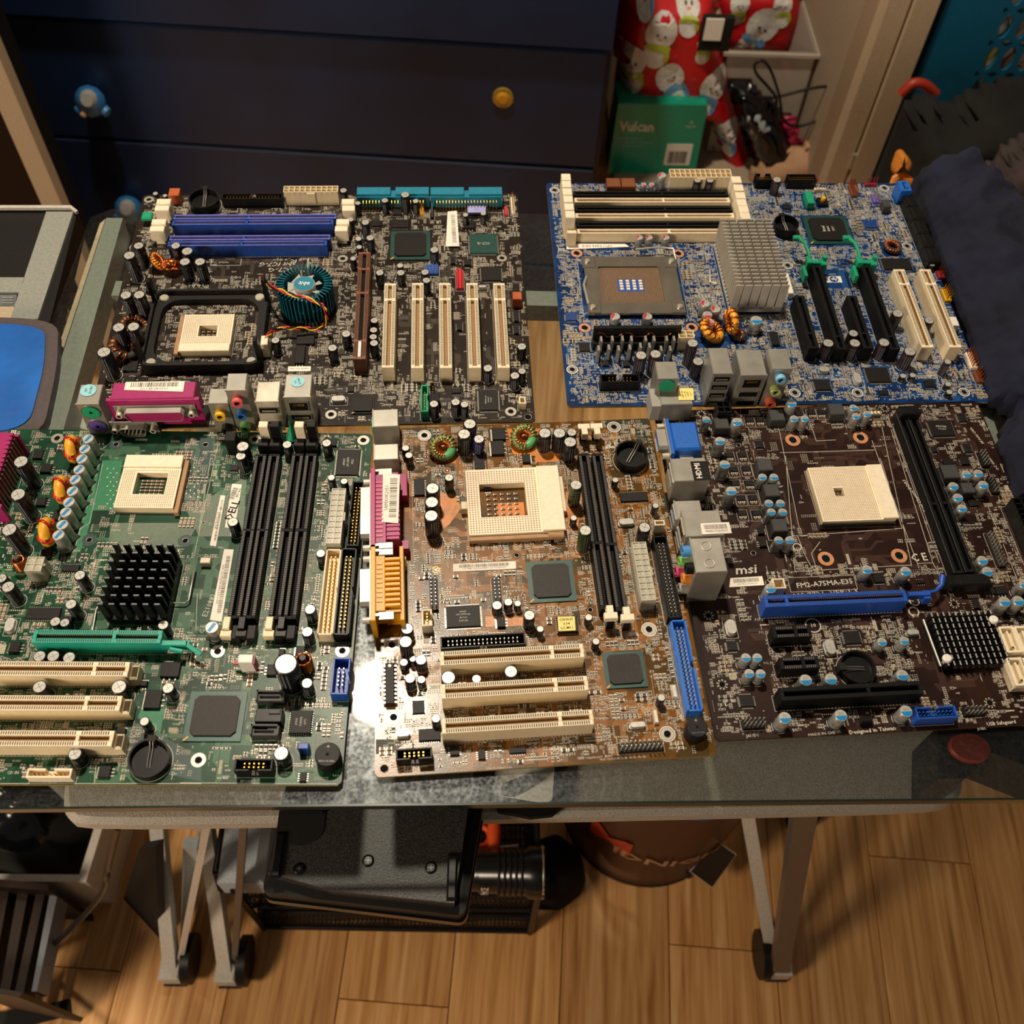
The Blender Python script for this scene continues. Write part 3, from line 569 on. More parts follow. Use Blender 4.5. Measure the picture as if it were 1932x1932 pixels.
def smooth(P,n=6):
    out=[]
    for i in range(len(P)-1):
        p0,p1,p2,p3=P[max(i-1,0)],P[i],P[i+1],P[min(i+2,len(P)-1)]
        for j in range(n):
            t=j/n; out.append(.5*((2*p1)+(p2-p0)*t+(2*p0-5*p1+4*p2-p3)*t*t+(3*p1-p0-3*p2+p3)*t**3))
    return out+[P[-1]]
Q=smooth(P)
fw=put('fan_cable',MB().tube(Q,.2,4,'black'),b.root)
for j,c in enumerate(('yellow','red','black')):
    pts=[p+Vector((.85*math.cos(i*.42+j*2.1),.85*math.sin(i*.42+j*2.1)*.6,.85*math.sin(i*.42+j*2.1))) for i,p in enumerate(Q)]; put('wire',MB().tube(pts,.62,6,c),fw)
b.block('fan_connector','c',110,1575,250,1735,13,'cream',size=(5,9))
# socket 478 with black retention frame ------------------------------
u0,v0,u1,v1=b.box4('A',640,800,1420,1400,8); fu,fv=b.L('A',1000,1105,8); W_,D_=42,38
g=MB()
def rr(w,d,c,n=4):
    out=[]
    for sx,sy,a0 in ((1,-1,-PI/2),(1,1,0),(-1,1,PI/2),(-1,-1,PI)):
        for i in range(n+1): a=a0+PI/2*i/n; out.append((sx*(w-c)+c*math.cos(a),sy*(d-c)+c*math.sin(a)))
    return out
def frame(g,o_,i_,z0,z1,m):
    n=len(o_); vs=[(x,y,z) for z in(z0,z1) for P_ in (o_,i_) for x,y in P_]; fs=[]
    for i in range(n):
        j=(i+1)%n; fs+=[(i,j,2*n+j,2*n+i),(n+j,n+i,3*n+i,3*n+j),(2*n+i,2*n+j,3*n+j,3*n+i),(j,i,n+i,n+j)]
    g.add(vs,fs,m)
frame(g,rr(W_,D_,7),rr(W_-6.5,D_-7,14),0,5,'blackplastic'); frame(g,rr(W_,D_,7),rr(W_-2,D_-2,6),5,9,'blackplastic')
for sx in(-1,1):
    for sy in(-1,1): g.lathe(sx*(W_-7),sy*(D_-6),[(3.4,4),(3.4,6.2),(2.8,6.6)],14,'natural')
    for sy in(-1,1): g.box(sx*(W_-1)-1.5,sy*(D_-8)-2.5,0,sx*(W_-1)+1.5,sy*(D_-8)+2.5,26,'black',ch=.5)
b.put('cooler_bracket',g,fu,fv,label='black plastic cooler retention frame around the cpu socket')
b.mark(fu-W_,fv-D_,fu+W_,fv-D_+7,False); b.mark(fu-W_,fv+D_-7,fu+W_,fv+D_,False); b.mark(fu-W_,fv-D_,fu-W_+7,fv+D_,False); b.mark(fu+W_-7,fv-D_,fu+W_,fv+D_,False)
def zif(B,k,x0,y0,x1,y1,h,hole,lid,name='cpu_socket',n=26,lever=None,flip=False,size=None,inner='zone',pitch=1.27,holes=True,cx=None):
    u0,v0,u1,v1=B.box4(k,x0,y0,x1,y1,h); cu,cv=(u0+u1)/2,(v0+v1)/2; w,d=(size[0]/2,size[1]/2) if size else ((u1-u0)/2,(v1-v0)/2); g=MB(); hw,hd,hx_,hy=hole
    for a in ((-w,-d,w,hy-hd),(-w,hy+hd,w,d),(-w,hy-hd,hx_-hw,hy+hd),(hx_+hw,hy-hd,w,hy+hd)): g.box(a[0],a[1],0,a[2],a[3],h,'beige',top='cream',ch=.01)
    g.box(hx_-hw,hy-hd,.1,hx_+hw,hy+hd,.3,B.pcb)
    if B.n==4: g.box(hx_-hw*.3,hy-hd*.8,.3,hx_+hw*.9,hy+hd*.1,.36,'zone4orange')
    ns_=2 if B.n in(3,4) else 1
    for s_ in [i/ns_ for i in range(-ns_,ns_+1)]:
        for t_ in [i/ns_ for i in range(-ns_,ns_+1)]: g.box(hx_+s_*hw*.6-1,hy+t_*hd*.6-.6,.3,hx_+s_*hw*.6+1,hy+t_*hd*.6+.6,1.2,'tinytan'); g.box(hx_+s_*hw*.6-1.5,hy+t_*hd*.6-.6,.3,hx_+s_*hw*.6-1,hy+t_*hd*.6+.6,1.3,'tin')
    side,lw=lid
    o=B.put(name,g,cu,cv); L_=MB()
    if side=='+x': L_.box(w-lw,-d,h,w+1.5,d,h+1.6,'beige',top='cream',ch=.4)
    if side=='-y': L_.box(-w,-d-1,h,w,-d+lw,h+1,'beige',top='cream',ch=.4)
    if side=='+y': L_.box(-w,d-lw,h,w,d+1.5,h+1.2,'beige',top='cream',ch=.4)
    put('socket_cam_cover',L_,o); p=MB()
    x=-w+1.5
    while x<w-1.2:
        y=-d+1.5
        while y<d-1.2:
            ok=not(abs(x-hx_)<hw+.8 and abs(y-hy)<hd+.8) and not(side=='+x' and x>w-lw-.8) and not(side=='-y' and y<-d+lw+.8) and not(side=='+y' and y>d-lw-.8)
            if ok: p.quad(x-.26*pitch,y-.26*pitch,x+.26*pitch,y+.26*pitch,h+.03,'tan')
            y+=pitch
        x+=pitch
    put('pin_hole_grid',p,o,kind='stuff'); B.mark(cu-w,cv-d,cu+w,cv+d); return o,w,d
o,w,d=zif(b,'A',815,990,1195,1310,5.5,(6.5,5.3,.5,1.5),('-y',6),size=(36,36)); g=MB(); g.box(-w-3.4,-d-2,1,-w-.4,d,4.8,'tan',ch=.3); put('socket_lever',g,o)
# chips etc
b.chip('B',528,405,817,612,'bga',m='bgadark',lid='chip'); b.chip('B',1105,430,1305,570,'qfp',m='bgadark',txt=['IC7-G'],txs=3,rot=PI); b.chip('B',1190,670,1335,770); b.chip('B',1172,1565,1312,1715,txt=['Winbond','W83627','TF-8W'],txs=1.5,rot=PI/2); b.chip('B',247,1618,410,1735,m='chip',lid='chip',kind='bga'); b.chip('B',540,325,662,383,'soic'); b.chip('B',393,335,458,372,'soic'); b.chip('B',545,248,610,290,'soic')
b.chip('B',215,1535,262,1580); b.chip('B',1065,615,1115,655,'soic'); b.chip('B',965,595,1000,645,'soic'); b.chip('B',1428,995,1462,1065,'soic'); b.chip('B',1428,1085,1462,1155,'soic'); b.chip('B',1012,1075,1048,1130,'soic'); b.chip('B',975,1555,1040,1590,'soic')
b.mosfet('A',395,1355,500,1425,'+x'); b.mosfet('A',395,1470,480,1530,'+x'); b.mosfet('A',560,800,640,850,'+x'); b.mosfet('A',1650,1240,1720,1370,'-y'); b.mosfet('B',1060,330,1140,385); b.mosfet('A',1660,1150,1790,1230)
b.label('B',[(945,268),(1012,262),(1030,520),(930,522)],1.5,3,None); b.chip('B',1080,222,1240,290,'plcc',3,m='black'); b.label('B',[(1090,225),(1222,225),(1222,275),(1090,275)],3.4,2,'BIOS',1.6,m='lavender',bar=False)
b.pins('B',1395,140,1440,335,1,8,'cream',8,'gold'); b.pins('B',780,665,880,740,4,4,'blue',5,'lead'); b.pins('B',1010,685,1058,865,2,8,'red',6,'red'); b.block('speaker_header','B',1418,850,1485,905,9,'rust'); b.header('B',750,1530,805,1725,8,'green',(1,6),'+x','game_header'); b.header('B',818,1512,850,1595,7,'black',(1,3),'-x','audio_header'); b.block('fan_header','B',818,1590,885,1650,9,'black'); b.header('B',1465,1615,1515,1665,7,'cream',(1,2),'+y'); b.crystal('B',90,1605,205,1650); b.crystal('B',1165,800,1230,822); b.pins('B',1355,235,1385,320,1,4,'red',5)
b.pins('B',745,195,770,340,1,5,'amber',7,'gold'); b.pins('B',820,230,845,350,1,5,'black',7)
b.holes([('X',963.7,776.5),('X',624.6,782),('X',947,487),('X',646.6,488),('X',281,376.6)],r=4,dots=True); b.holes([('B',1530,1765)],r=3,m='pcb1',r0=2.4)
b.text('A',1520,650,'abit IC7-G',6.5,PI,1,False,.3); b.text('A',1130,637,'943Z68',2.4,PI); b.text('A',1540,690,'IC7-G',6,PI,1.2); b.text('A',1640,625,'FC',4,PI,1,True); 
u0,v0,u1,v1=b.box4('A',1038,607,1255,660,0); b.silk.rect(u0,v0,u1,v1,.35,.06,'silk')
for i,x in enumerate((455,655,858,1050)): b.text('B',x,1480,'PCI%d'%(i+1),2.6,-PI/2)
b.text('B',830,1420,'PCI3',2.4,-PI/2); b.text('B',1215,1270,'2S1',2.4,-PI/2)
for x in (615,650,1005,1195,1260): b.text('B',x,960,'C%d'%x,1.8,-PI/2)
# rear ports of board 1
vf=-14
h=hfor(b,'a',265,945,vf); o=stack(b,'keyboard_port','a',265,945,h,14.5,17,jacks=(),label='silver port stack with green and purple round sockets')
for z,m in ((h*.74,'ps2green'),(h*.27,'ps2purple')):
    g=MB(); g.tube([(0,0,z),(0,-.8,z)],5.6,20,m); g.tube([(0,-.8,z),(0,-.81,z)],1.2,8,'pcbhole'); g.tube([(0,0,z),(0,-.5,z)],6.2,20,'steel',caps=False); put('round_socket',g,o)
uu,vv=b.L('a',285,750,h); g=MB(); g.disc(0,0,h+.45,5.2,24,'labelblue'); addtext(g,'MBOK',1.4,0,h+.5,2.4,-PI/2,'ink'); addtext(g,'045',-1.6,0,h+.5,2.4,-PI/2,'ink'); b.put('round_sticker',g,uu,vv)
h=hfor(b,'a',1210,860,-9); g=MB(); g.box(-27,0,9,27,14,h,'magenta',ch=.6); g.box(-30,-1,4,30,1.5,h-1,'magenta'); g.box(-24,1,0,24,12,9,'black'); g.box(20,-1,0,30,12,8,'black')
o,u,v=b.port('parallel_port','a',1210,860,h,g,'magenta parallel port with silver shell and white barcode label'); flange(o,0,h*.62,53,12,-1); dshell(o,0,h*.62,39,9.5,'magenta',7,pm='crimson'); b.mark(u-28,v,u+28,v+14,False)
b.label('a',[(830,625),(1690,612),(1665,765),(805,740)],h+.1,5,'00-50-8D-E8-1120',2.4,PI)
g=MB(); g.box(-16,0,0,16,10,8,'tinydark'); u,v=b.L('a',930,1170,12); o=b.put('serial_port',g,u,-13); flange(o,0,6,31,11.5,0); dshell(o,0,6,18,8.5,'cavityblack',6,(5,4),'tin',True)
h=hfor(b,'b',228,750,vf); stack(b,'audio_port','b',228,750,h,13,13,jacks=((0,h*.68,'yellow'),(1.5,h*.18,'black')))
h=hfor(b,'b',475,570,vf); stack(b,'audio_port','b',475,570,h,12.8,15,jacks=((0,h*.8,'salmon'),(0,h*.48,'steelblue'),(0,h*.16,'jackgreen')))
h=hfor(b,'b',915,725,vf); stack(b,'usb_port','b',915,725,h,15,17.5,m='tin',opens=((0,h*.72,12,5,'lead'),(0,h*.25,12,5,'lead')))
h=hfor(b,'b',1340,665,vf); stack(b,'network_port','b',1340,665,h,17.5,20,opens=((0,h*.74,12,8,None,7),(0,h*.42,13,5,'lead'),(0,h*.14,13,5,'lead')))
uu,vv=b.L('b',1350,450,h); g=MB(); g.disc(0,0,h+.4,4.6,24,'labelblue'); addtext(g,'MBOK',.9,.2,h+.45,2,-PI/2+.3,'ink'); addtext(g,'124',-1.6,-.2,h+.45,2,-PI/2+.3,'ink'); b.put('round_sticker',g,uu,vv)
b.label('b',[(1215,235),(1535,232),(1530,298),(1212,302)],h+.2,2,'P36-153-1DW9',1.9,0,False)
b.sp('A',1050,580,1450,740); b.sp('B',580,930,1280,1440)
b.finish(2100,5200,130,2600)
# ================================================================= board 2: blue board (back right)
B2=Board('blue motherboard with tall silver heatsink and black-and-beige memory slots, back right on the glass',(.343612,.471110,2.3496),(-288.29,-10.16,16.51,233.84),'pcb2',2,22)
b=B2
for y,m,x0,x1 in ((222,'black',255,1452),(274,'beige',262,1468),(341,'black',268,1485),(394,'beige',272,1500),(460,'black',278,1515),(515,'beige',284,1530)):
    b.slot('C',x0,y,'C',x1,y+3,5.6,6.5 if m=='black' else 9,m,'memory_slot',(.57,),pins=(m=='beige'),top='cream' if m=='beige' else None,pinm='tan' if m=='beige' else 'cavityblack',rail=.33,pitch=1.0)
for x,y in ((198,95),(202,150),(208,208),(215,265),(222,325),(230,385)): latch(b,'C',x,y,24 if y<390 else 12,7.5,8,'cream',3)
b.block('latch_block','C',205,440,277,560,13,'beige',size=(7.5,10))
for x,y in ((1520,115),(1537,178),(1552,237),(1562,292),(1577,345),(1590,398)): latch(b,'C',x,y,17,8,8,'cream',3)
b.power('C',1003,36,1480,100,13,'beige',(12,2),hole='tan'); b.block('fan_header','C',512,105,620,172,8,'brown'); b.block('fan_header','C',628,105,735,172,8,'brown')
b.caps('''C 942 82 8 13 pr;C 800 155 5.5 7 pr2;C 862 155 5.5 7 pr2;C 768 565 6.3 9 pr;C 843 565 6.3 9 pr;C 973 565 6.3 9 pr;C 1278 1078 8 11 pr;C 1360 1120 8 11 pr;C 1295 1165 8 11 pr2;C 1313 1222 8 11 pr2;C 580 1178 8 6 pr;C 830 1178 8 6 pr;C 1218 122 6.5 11 br;C 1315 122 6.5 11 br;C 780 1480 8.5 20 br;C 892 1470 8.5 20 br;C 1180 1385 8.5 21 br;C 1222 1528 8.5 15 br;
D 108 118 7.5 14 br;D 505 1385 8.5 15 br;D 712 1385 8.5 15 br;D 938 1380 8.5 15 br;D 1140 1450 9 16 br;D 700 1310 7.5 12 br;D 1045 1155 8.5 14 br;D 1288 1210 7.5 13 br;D 1432 1530 5.5 13 br;C 1675 1208 10 11 pb;D 1085 1640 5 5 k;D 1160 1635 5 5 k;D 1435 1705 5 5 k;D 1445 1765 5 5 k;D 1310 775 5 6 k''')
# tall silver heatsink
zu,zv=[],[]
q=[b.L('s',*p,29) for p in ((330,115),(1190,110),(1490,1215),(625,1215))]; cu=sum(a for a,c in q)/4; cv=sum(c for a,c in q)/4
W_=(math.dist(q[0],q[1])+math.dist(q[2],q[3]))/4; D_=(math.dist(q[1],q[2])+math.dist(q[0],q[3]))/4
g=MB(); g.box(-W_,-D_,2,W_,D_,5,'alu'); o=b.put('heatsink',g,cu,cv,label='tall silver heatsink with cross-cut fins'); n=19
for i in range(n):
    y=-D_+(2*D_-.7)*i/(n-1); f_=MB(); sg=(2*W_-6*1.0)/6
    for j in range(6):
        x=-W_+j*(sg+1.2); f_.box(x,y,5,x+sg,y+.7,29,'alu')
    f_.box(-W_,y,5,W_,y+.7,7,'alu'); put('heatsink_fin',f_,o)
b.mark(cu-W_,cv-D_,cu+W_,cv+D_)
g=MB(); g.tube([(-W_-4.5,8,.5),(-W_-7,10,2),(-W_-9,-4,2),(-W_-4,-6,2)],.6,6,'tin'); put('wire_clip',g,o)
# LGA socket
q=[b.L('C',*p,5) for p in ((335,735),(1055,745),(1105,1125),(365,1130))]; cu=sum(a for a,c in q)/4; cv=sum(c for a,c in q)/4; W_,D_=39,31
g=MB(); g.box(-W_+4,-D_+3,0,W_-4,D_-3,3,'black'); o=b.put('cpu_socket',g,cu,cv,label='open metal-framed cpu socket with brown contact field')
fr=MB(); frame(fr,rr(W_-3,D_,4),[(x*.96-1.5,y) for x,y in rr(25,20,2)],3.2,5,'lgasteel')
for sx in(-1,1):
    fr.box(sx*(W_-7)-5,-D_,3,sx*(W_-7)+5,-D_+13,5.6,'lgasteel',ch=.5); fr.box(sx*(W_-7)-5,D_-13,3,sx*(W_-7)+5,D_,5.6,'lgasteel',ch=.5)
    for sy in(-1,1): fr.lathe(sx*(W_-6),sy*(D_-6),[(2.4,5),(2.4,6.6),(1.6,7)],12,'lead')
put('load_plate',fr,o); lv=MB(); lv.tube([(W_-2,D_-4,5),(W_-3,D_+7,7),(W_-16,D_+8,7),(6,D_+7,6)],.9,6,'lead'); put('socket_lever',lv,o); lv=MB(); lv.tube([(-W_+3,-D_+10,5),(-W_+1,-2,6.5),(-W_+4,8,5)],1.2,6,'lead'); put('lever_hook',lv,o)
flat('ctbrown','5d4a3a'); ct=MB(); ct.box(-26,-21,3,23,21,3.5,'ctbrown')
for i in range(38):
    for j in range(32):
        x,y=-24.5+i*1.25,-19.5+j*1.25
        if not(abs(x+1.5)<10.5 and abs(y)<6.8): ct.add([(x-.3,y-.3,3.55),(x+.3,y-.3,3.55),(x,y+.4,3.9)],[(0,1,2)],'tan')
ct.box(-11.5,-6.5,3.5,8.5,6.5,3.6,'blue')
for i in range(4):
    for j in range(4): ct.box(-10+i*5,-5+j*2.9,3.6,-7.4+i*5,-3.2+j*2.9,4.4,'cream')
put('contact_field',ct,o); b.mark(cu-W_,cv-D_,cu+W_,cv+D_)
g=MB(); u,v=b.L('C',755,1260,18); g.box(-32,-1.4,0,32,1.4,18,'black'); g.box(-32,-6,3,32,-1.4,7,'black')
o=b.put('regulator_card',g,u,v); w_=MB()
for x in (-22,-2,14): w_.tube([(x-7,-1.7,14),(x-3,-1.9,14),(x,-1.9,10),(x+8,-1.9,10),(x+11,-1.9,13)],.45,5,'copper')
put('copper_strip',w_,o); b.mark(u-32,v-6,u+32,v+2)
g=MB(); g.box(-.9,-2.6,0,.9,2.6,13,'steel',ch=.2); g.box(.9,-2.6,1,2,2.6,8,'black'); tm=g.mesh('transistor')
for x,y in ((470,1345),(557,1340),(635,1338),(705,1340),(815,1340),(880,1340),(978,1340),(1035,1340),(450,1415),(530,1408),(605,1415),(692,1408),(775,1395),(845,1395),(935,1418),(1005,1418)):
    u,v=b.L('C',x,y,13); b.put('transistor',tm,u,v-1); b.mark(u-2,v-4,u+2,v+3)
b.power('C',1070,1288,1190,1345,13,'beige',(2,2),hole='tan'); b.toroid('C',1325,1300,7.5,3.2,'toroidyellow','copper',.5,turns=12,wr=.8); b.toroid('C',1478,1235,7,2.8,'toroidyellow','copper',PI/2,turns=10,wr=.8,az=.2,h=8); b.toroid('C',1545,1310,3,2.5,'ferrite','copper',0,turns=8)
b.toroid('D',1012,622,5.5,2,'ferrite','copper',.1,turns=16,wr=.5)
b.header('C',465,1625,770,1690,9,'black',(7,2),'+y'); b.header('C',1672,70,1790,120,9,'black',(8,2),'+y'); b.header('D',190,75,410,122,9,'black',(12,2),'-x')
b.battery('D',172,480,10,9,rz=.2)
b.chip('D',335,398,672,612,'bga',m='bgadark',lid='chip',txt=['Intel','82801','2007'],txs=2.6,rot=PI/2)
for x0,y0,x1,y1 in ((282,1018,395,1425),(688,1018,818,1425)): b.slot('D',x0,y0,'D',x1,y1,7.6,13.5,'black','express_slot',(.72,),pinm='cavityblack')
for x0,y0,x1,y1 in ((420,785,605,1435),(808,785,1015,1435)): b.slot('D',x0,y0,'D',x1,y1,7.6,13.5,'black','express_slot',(.85,),pinm='cavityblack')
for x0,y0,x1,y1 in ((1045,812,1288,1420),(1250,812,1500,1420)): b.slot('D',x0,y0,'D',x1,y1,8.8,14,'beige','pci_slot',(.2,),top='cream')
for x,y in ((418,735),(808,735)):
    u,v=b.L('D',x,y,16); g=MB(); g.box(-8,-4,2,-3.5,3,16,'green',ch=.5); g.box(3.5,-4,2,8,3,14,'green',ch=.5); g.box(-8,-1,5,8,3,13,'green',ch=.5); g.box(-11,-14,4,-8.5,-2,12,'green',ch=.5); g.lathe(6.5,2,[(2,14),(2,17)],12,'green')
    g.tube([(-5,2,15),(-6,8,18),(-8,14,20),(-12,19,21)],[1.6,1.5,1.4,2],6,'green'); g.box(-16,17,19,-10,21,22,'green',ch=.5); b.put('card_latch',g,u,v)
g=MB(); u0,v0=b.L('D',1095,225,9); u1,v1=b.L('D',1370,755,9)
for i in range(5):
    t=(i+.5)/5; g=MB(); l=abs(v1-v0)/5/2-.3; g.box(-5,-l,0,5,l,9,'black',ch=.4); g.box(-3.2,-l+1.5,9,-1.8,l-1.5,9.6,'blackplastic'); g.box(1,-l+1.5,9,4,l-1.5,9.4,'cavityblack'); b.put('sata_connector',g,(u0+u1)/2+(-.5),v0+(v1-v0)*t)
b.mark((u0+u1)/2-5,v1,(u0+u1)/2+5,v0)
u,v=b.L('D',1100,165,14); g=MB(); g.box(-4.5,-6.5,0,4.5,6.5,14,'vgablue',ch=.4); g.box(-1.5,-4,14,-.4,4,14.1,'ink'); g.box(-1.5,3,14,2,4,14.1,'ink'); g.box(-1.5,-4,14,2,-3,14.1,'ink'); b.put('sata_connector',g,u,v,label='blue data connector at the corner'); b.mark(u-5,v-7,u+5,v+7)
b.pins('D',790,150,870,190,4,1,'crimson',9,'crimson'); b.pins('D',640,150,740,280,2,6,'brown',9,'copper'); b.pins('D',835,245,895,315,2,4,'ps2purple',7); b.pins('D',405,180,470,235,4,1,'cream',9,'lead'); b.block('diagnostic_header','D',335,205,390,300,7,'green')
o,w,d=b.block('reset_button','D',425,255,500,310,3,'black'); put('button_cap',MB().lathe(0,0,[(1.9,3),(1.9,6),(1.5,6.5)],14,'yellow'),o)
b.pins('D',1375,990,1450,1070,2,5,'yellow',9,'gold'); b.pins('D',1570,1470,1640,1600,2,6,'cream',9,'copper'); b.pins('D',1630,1620,1700,1700,2,4,'brown',9,'copper'); b.pins('D',1340,840,1400,900,2,3,'crimson',8,'copper'); b.block('fan_header','D',1460,1180,1510,1250,9,'white'); b.block('capacitor_block','D',930,230,990,370,7,'ferrite',size=(6,9))
b.chip('D',805,1575,978,1688); b.chip('D',400,1668,520,1748); b.chip('D',930,730,1145,815); b.chip('D',785,435,880,490,m='zone2'); b.chip('C',195,1150,280,1210,m='zone2'); b.chip('C',300,1385,380,1448); b.chip('D',60,1300,120,1400,'soic'); b.chip('D',600,735,650,770,m='zone2'); b.chip('C',478,1515,530,1560,'soic'); b.chip('C',640,1520,692,1565,'soic'); b.chip('D',1255,1670,1330,1725,'soic'); b.crystal('D',430,1565,520,1610); b.crystal('D',700,1610,765,1700); b.chip('D',155,310,210,345,'soic'); b.chip('D',905,1750,960,1785,'soic')
b.holes([('X',1046.3,359.1),('X',1079.6,697.3),('X',1668.7,355),('X',1711.2,464.5),('X',1486.2,501),('X',1499.6,741),('X',1618,741),('X',1819,740)],r=3.2,outer='white'); b.holes([('C',280,690),('C',1068,692),('C',342,1268),('C',1172,1265)],r=4.6,m='copperpad',r0=2.4,name='cooler_mount_hole')
b.label('C',[(202,617),(655,618),(690,640),(200,660)],.1,1,'CPU FAN SIDE',3.9,PI,False,m='paper')
u0,v0,u1,v1=b.box4('D',488,868,607,917,0); b.silk.box(u0,v0,.02,u1,v1,.06,'white'); b.mark(u0-6,v0-6,u1+6,v1+6,False); cx_,cy_=(u0+u1)/2,(v0+v1)/2; b.silk.disc(cx_,cy_,.07,4,24,'zone2'); b.silk.ring(cx_,cy_,.08,3.4,3.8,24,'white'); addtext(b.silk,'hp',cx_,cy_,.08,4.8,PI,'white',1,True,.3); b.text('D',535,852,'INVENT',1.8,PI)
b.text('C',745,1770,'PS2 KBD/MSE',1.7,PI); b.text('C',660,1800,'SER',2,PI); b.text('C',250,1830,'J16',2.2,PI); b.text('D',985,440,'8',4,PI,1,True); b.text('D',1010,512,'8',4,PI,1,True); b.text('C',1200,600,'E15 E13',2.5,PI); b.text('D',250,850,'UL',4,PI,1,True); b.text('C',1060,1180,'CPU0',2.2,PI)
for p,q in ((('C',330,790),('C',240,660)),(('C',440,720),('C',330,660)),(('C',990,720),('C',1040,660)),(('C',1060,770),('C',1120,720)),(('C',370,1140),('C',290,1210)),(('C',500,1200),('C',390,1310)),(('C',1090,1140),('C',1230,1250)),(('C',950,1180),('C',1120,1310))):
    b.silk.line(b.L(*p),b.L(*q),.3,.05,'silk')
vf=-12
h=hfor(b,'d',320,465,vf); o=stack(b,'keyboard_port','d',320,465,h,14.5,16); g=MB(); g.tube([(0,0,h*.78),(0,-.8,h*.78)],5.6,20,'ps2green'); put('round_socket',g,o)
h=hfor(b,'d',965,405,vf); stack(b,'usb_port','d',965,405,h,13.5,24,opens=[(0,h*z,11,4.6,'steel') for z in (.86,.62,.38,.14)])
h=hfor(b,'d',1330,425,vf); stack(b,'network_port','d',1330,425,h,18,24,opens=((0,h*.76,12,8,None,7),(0,h*.42,13,5,'blackplastic'),(0,h*.14,13,5,'blackplastic')))
h=hfor(b,'d',1665,350,vf); stack(b,'audio_port','d',1665,350,h,13.5,19,jacks=((-.3,h*.82,'lightblue'),(-.6,h*.5,'lime'),(-.9,h*.17,'coral')))
b.block('metal_clip','D',150,1400,165,1410,1,'steel'); b.block('slot_guide','D',170,835,225,1010,6,'paper',size=(4,22))
b.finish(3000,6000,150,12000,zones=[('zone2',[('C',470,1180),('C',1010,1180),('C',1080,1230),('C',300,1320),('C',300,1230)],0)],tones=('tinytan','tinydark','grey'))
# ================================================================= board 3: green board (front left)
B3=Board('green motherboard with black pin-fin heatsink, at the front left corner of the glass',(-.309357,.131196,.4906),(-10.16,44.45,233.84,288.29),'pcb3',3,33)
b=B3
b.caps('''E 845 240 8 16 bs;E 812 338 8 16 bs;E 785 432 8 16 bs;E 758 535 8 16 bs;E 720 630 8 16 bs;E 695 742 8 16 bs;E 660 848 8 16 bs;E 630 945 8 16 bs;E 597 1065 8 16 bs;E 560 1165 8 16 bs;
E 200 460 9.5 25 k;E 172 775 9.5 25 k;E 88 1112 9.5 25 k;E 15 1580 6.5 15 k;E 78 1662 8 17 k;E 765 1550 7 15 k;E 680 1828 7 15 k;F 600 315 8.5 17 k;F 580 407 7 15 k;F 1025 298 6.5 12 k;F 1405 283 6.5 12 k;F 1450 615 5 10 k;F 1572 650 5 13 k;F 505 1040 7 13 k;F 1348 1342 6 10 k;
H 303 322 8.5 12 bs;H 1245 150 6.8 12 k;H 1218 365 6.8 12 k;H 1215 858 6.5 12 k;H 1012 672 13.5 26 k;H 968 1530 8.5 12 k;G 530 268 6.5 7 k;G 620 278 6 7 k;G 378 600 7.5 9 k;G 510 598 7.5 9 k;G 662 612 7.5 9 k;G 378 893 8 12 k;G 1140 893 9 14 k;G 1612 905 6.8 12 k;G 1385 1225 5.5 11 k;G 718 1535 7.5 11 k;G 1565 300 6.5 11 k''')
for x,y in ((700,345),(600,738),(455,1140)): b.toroid('E',x,y,6.2,3.4,'toroidyellow','redwire',PI/2,turns=4,wr=.9,az=.15,h=9,gap=.02)
o,w,d=zif(b,'E',1145,395,1715,935,5.5,(10,8.5,1,-1),('+y',8.5),size=(37.5,40),n=0)
g=MB(); g.box(w+.6,-d-3,1,w+3.6,d-1,4.8,'tan',ch=.3); put('socket_lever',g,o)
q=[b.L('E',*p,23) for p in ((1050,1300),(1670,1300),(1570,1795),(925,1795))]; cu=sum(a for a,c in q)/4; cv=sum(c for a,c in q)/4; W_,D_=18,21
g=MB(); g.box(-W_,-D_,2,W_,D_,6,'alublack'); o=b.put('heatsink',g,cu,cv,label='square matt black pin-fin heatsink')
for i in range(6):
    f_=MB(); x=-W_+i*(2*W_-3.6)/5
    for j in range(8): y=-D_+j*(2*D_-1.6)/7; f_.box(x,y,6,x+3.6,y+1.4,24,'alublack',top='stripe',ch=.25)
    f_.box(x,-D_,6,x+3.6,D_,9,'alublack'); put('heatsink_fin',f_,o)
b.mark(cu-W_,cv-D_,cu+W_,cv+D_)
g=MB(); g.tube([(W_,-8,3),(W_+7,-8,3),(W_+9,-6,3),(W_+9,14,4),(W_+9,16,2)],.5,6,'lead'); g.tube([(-W_-1,-8,3),(-W_-7,-8,3),(-W_-9,-12,2),(-W_-8,-26,2)],.5,6,'lead'); put('wire_clip',g,o)
b.block('wire_anchor','F',188,1375,290,1440,5,'cream',size=(6,4))
b.slot('G',318,405,'G',1548,412,8.2,14,'agpteal','graphics_slot',(.63,),pinm='bgadark')
u,v=b.L('G',1700,470,12); g=MB(); g.box(-9,-1.6,6,6,1.6,12,'agpteal',ch=.3); g.box(5,-1.6,4,7,1.6,12,'agpteal'); g.tube([(6,-1,11),(14,-6,9)],[1.6,1.4],6,'agpteal'); g.tube([(-4,-3,10),(3,-4,9)],1.4,6,'agpteal'); b.put('card_latch',g,u,v)
for x1,y1,yy in ((1235,722,722),(1160,1050,1050),(1085,1388,1388)):
    o,l=b.slot('G',x1-1400,yy,'G',x1,y1,8.8,14,'beige','pci_slot',(.78,),top='cream',L=87)
    g=MB(); g.box(l/2,-4.4,1,l/2+4,4.4,10,'beige',ch=1); g.box(l/2+.6,-3,9.5,l/2+3.6,3,10.2,'cavity'); put('slot_end',g,o)
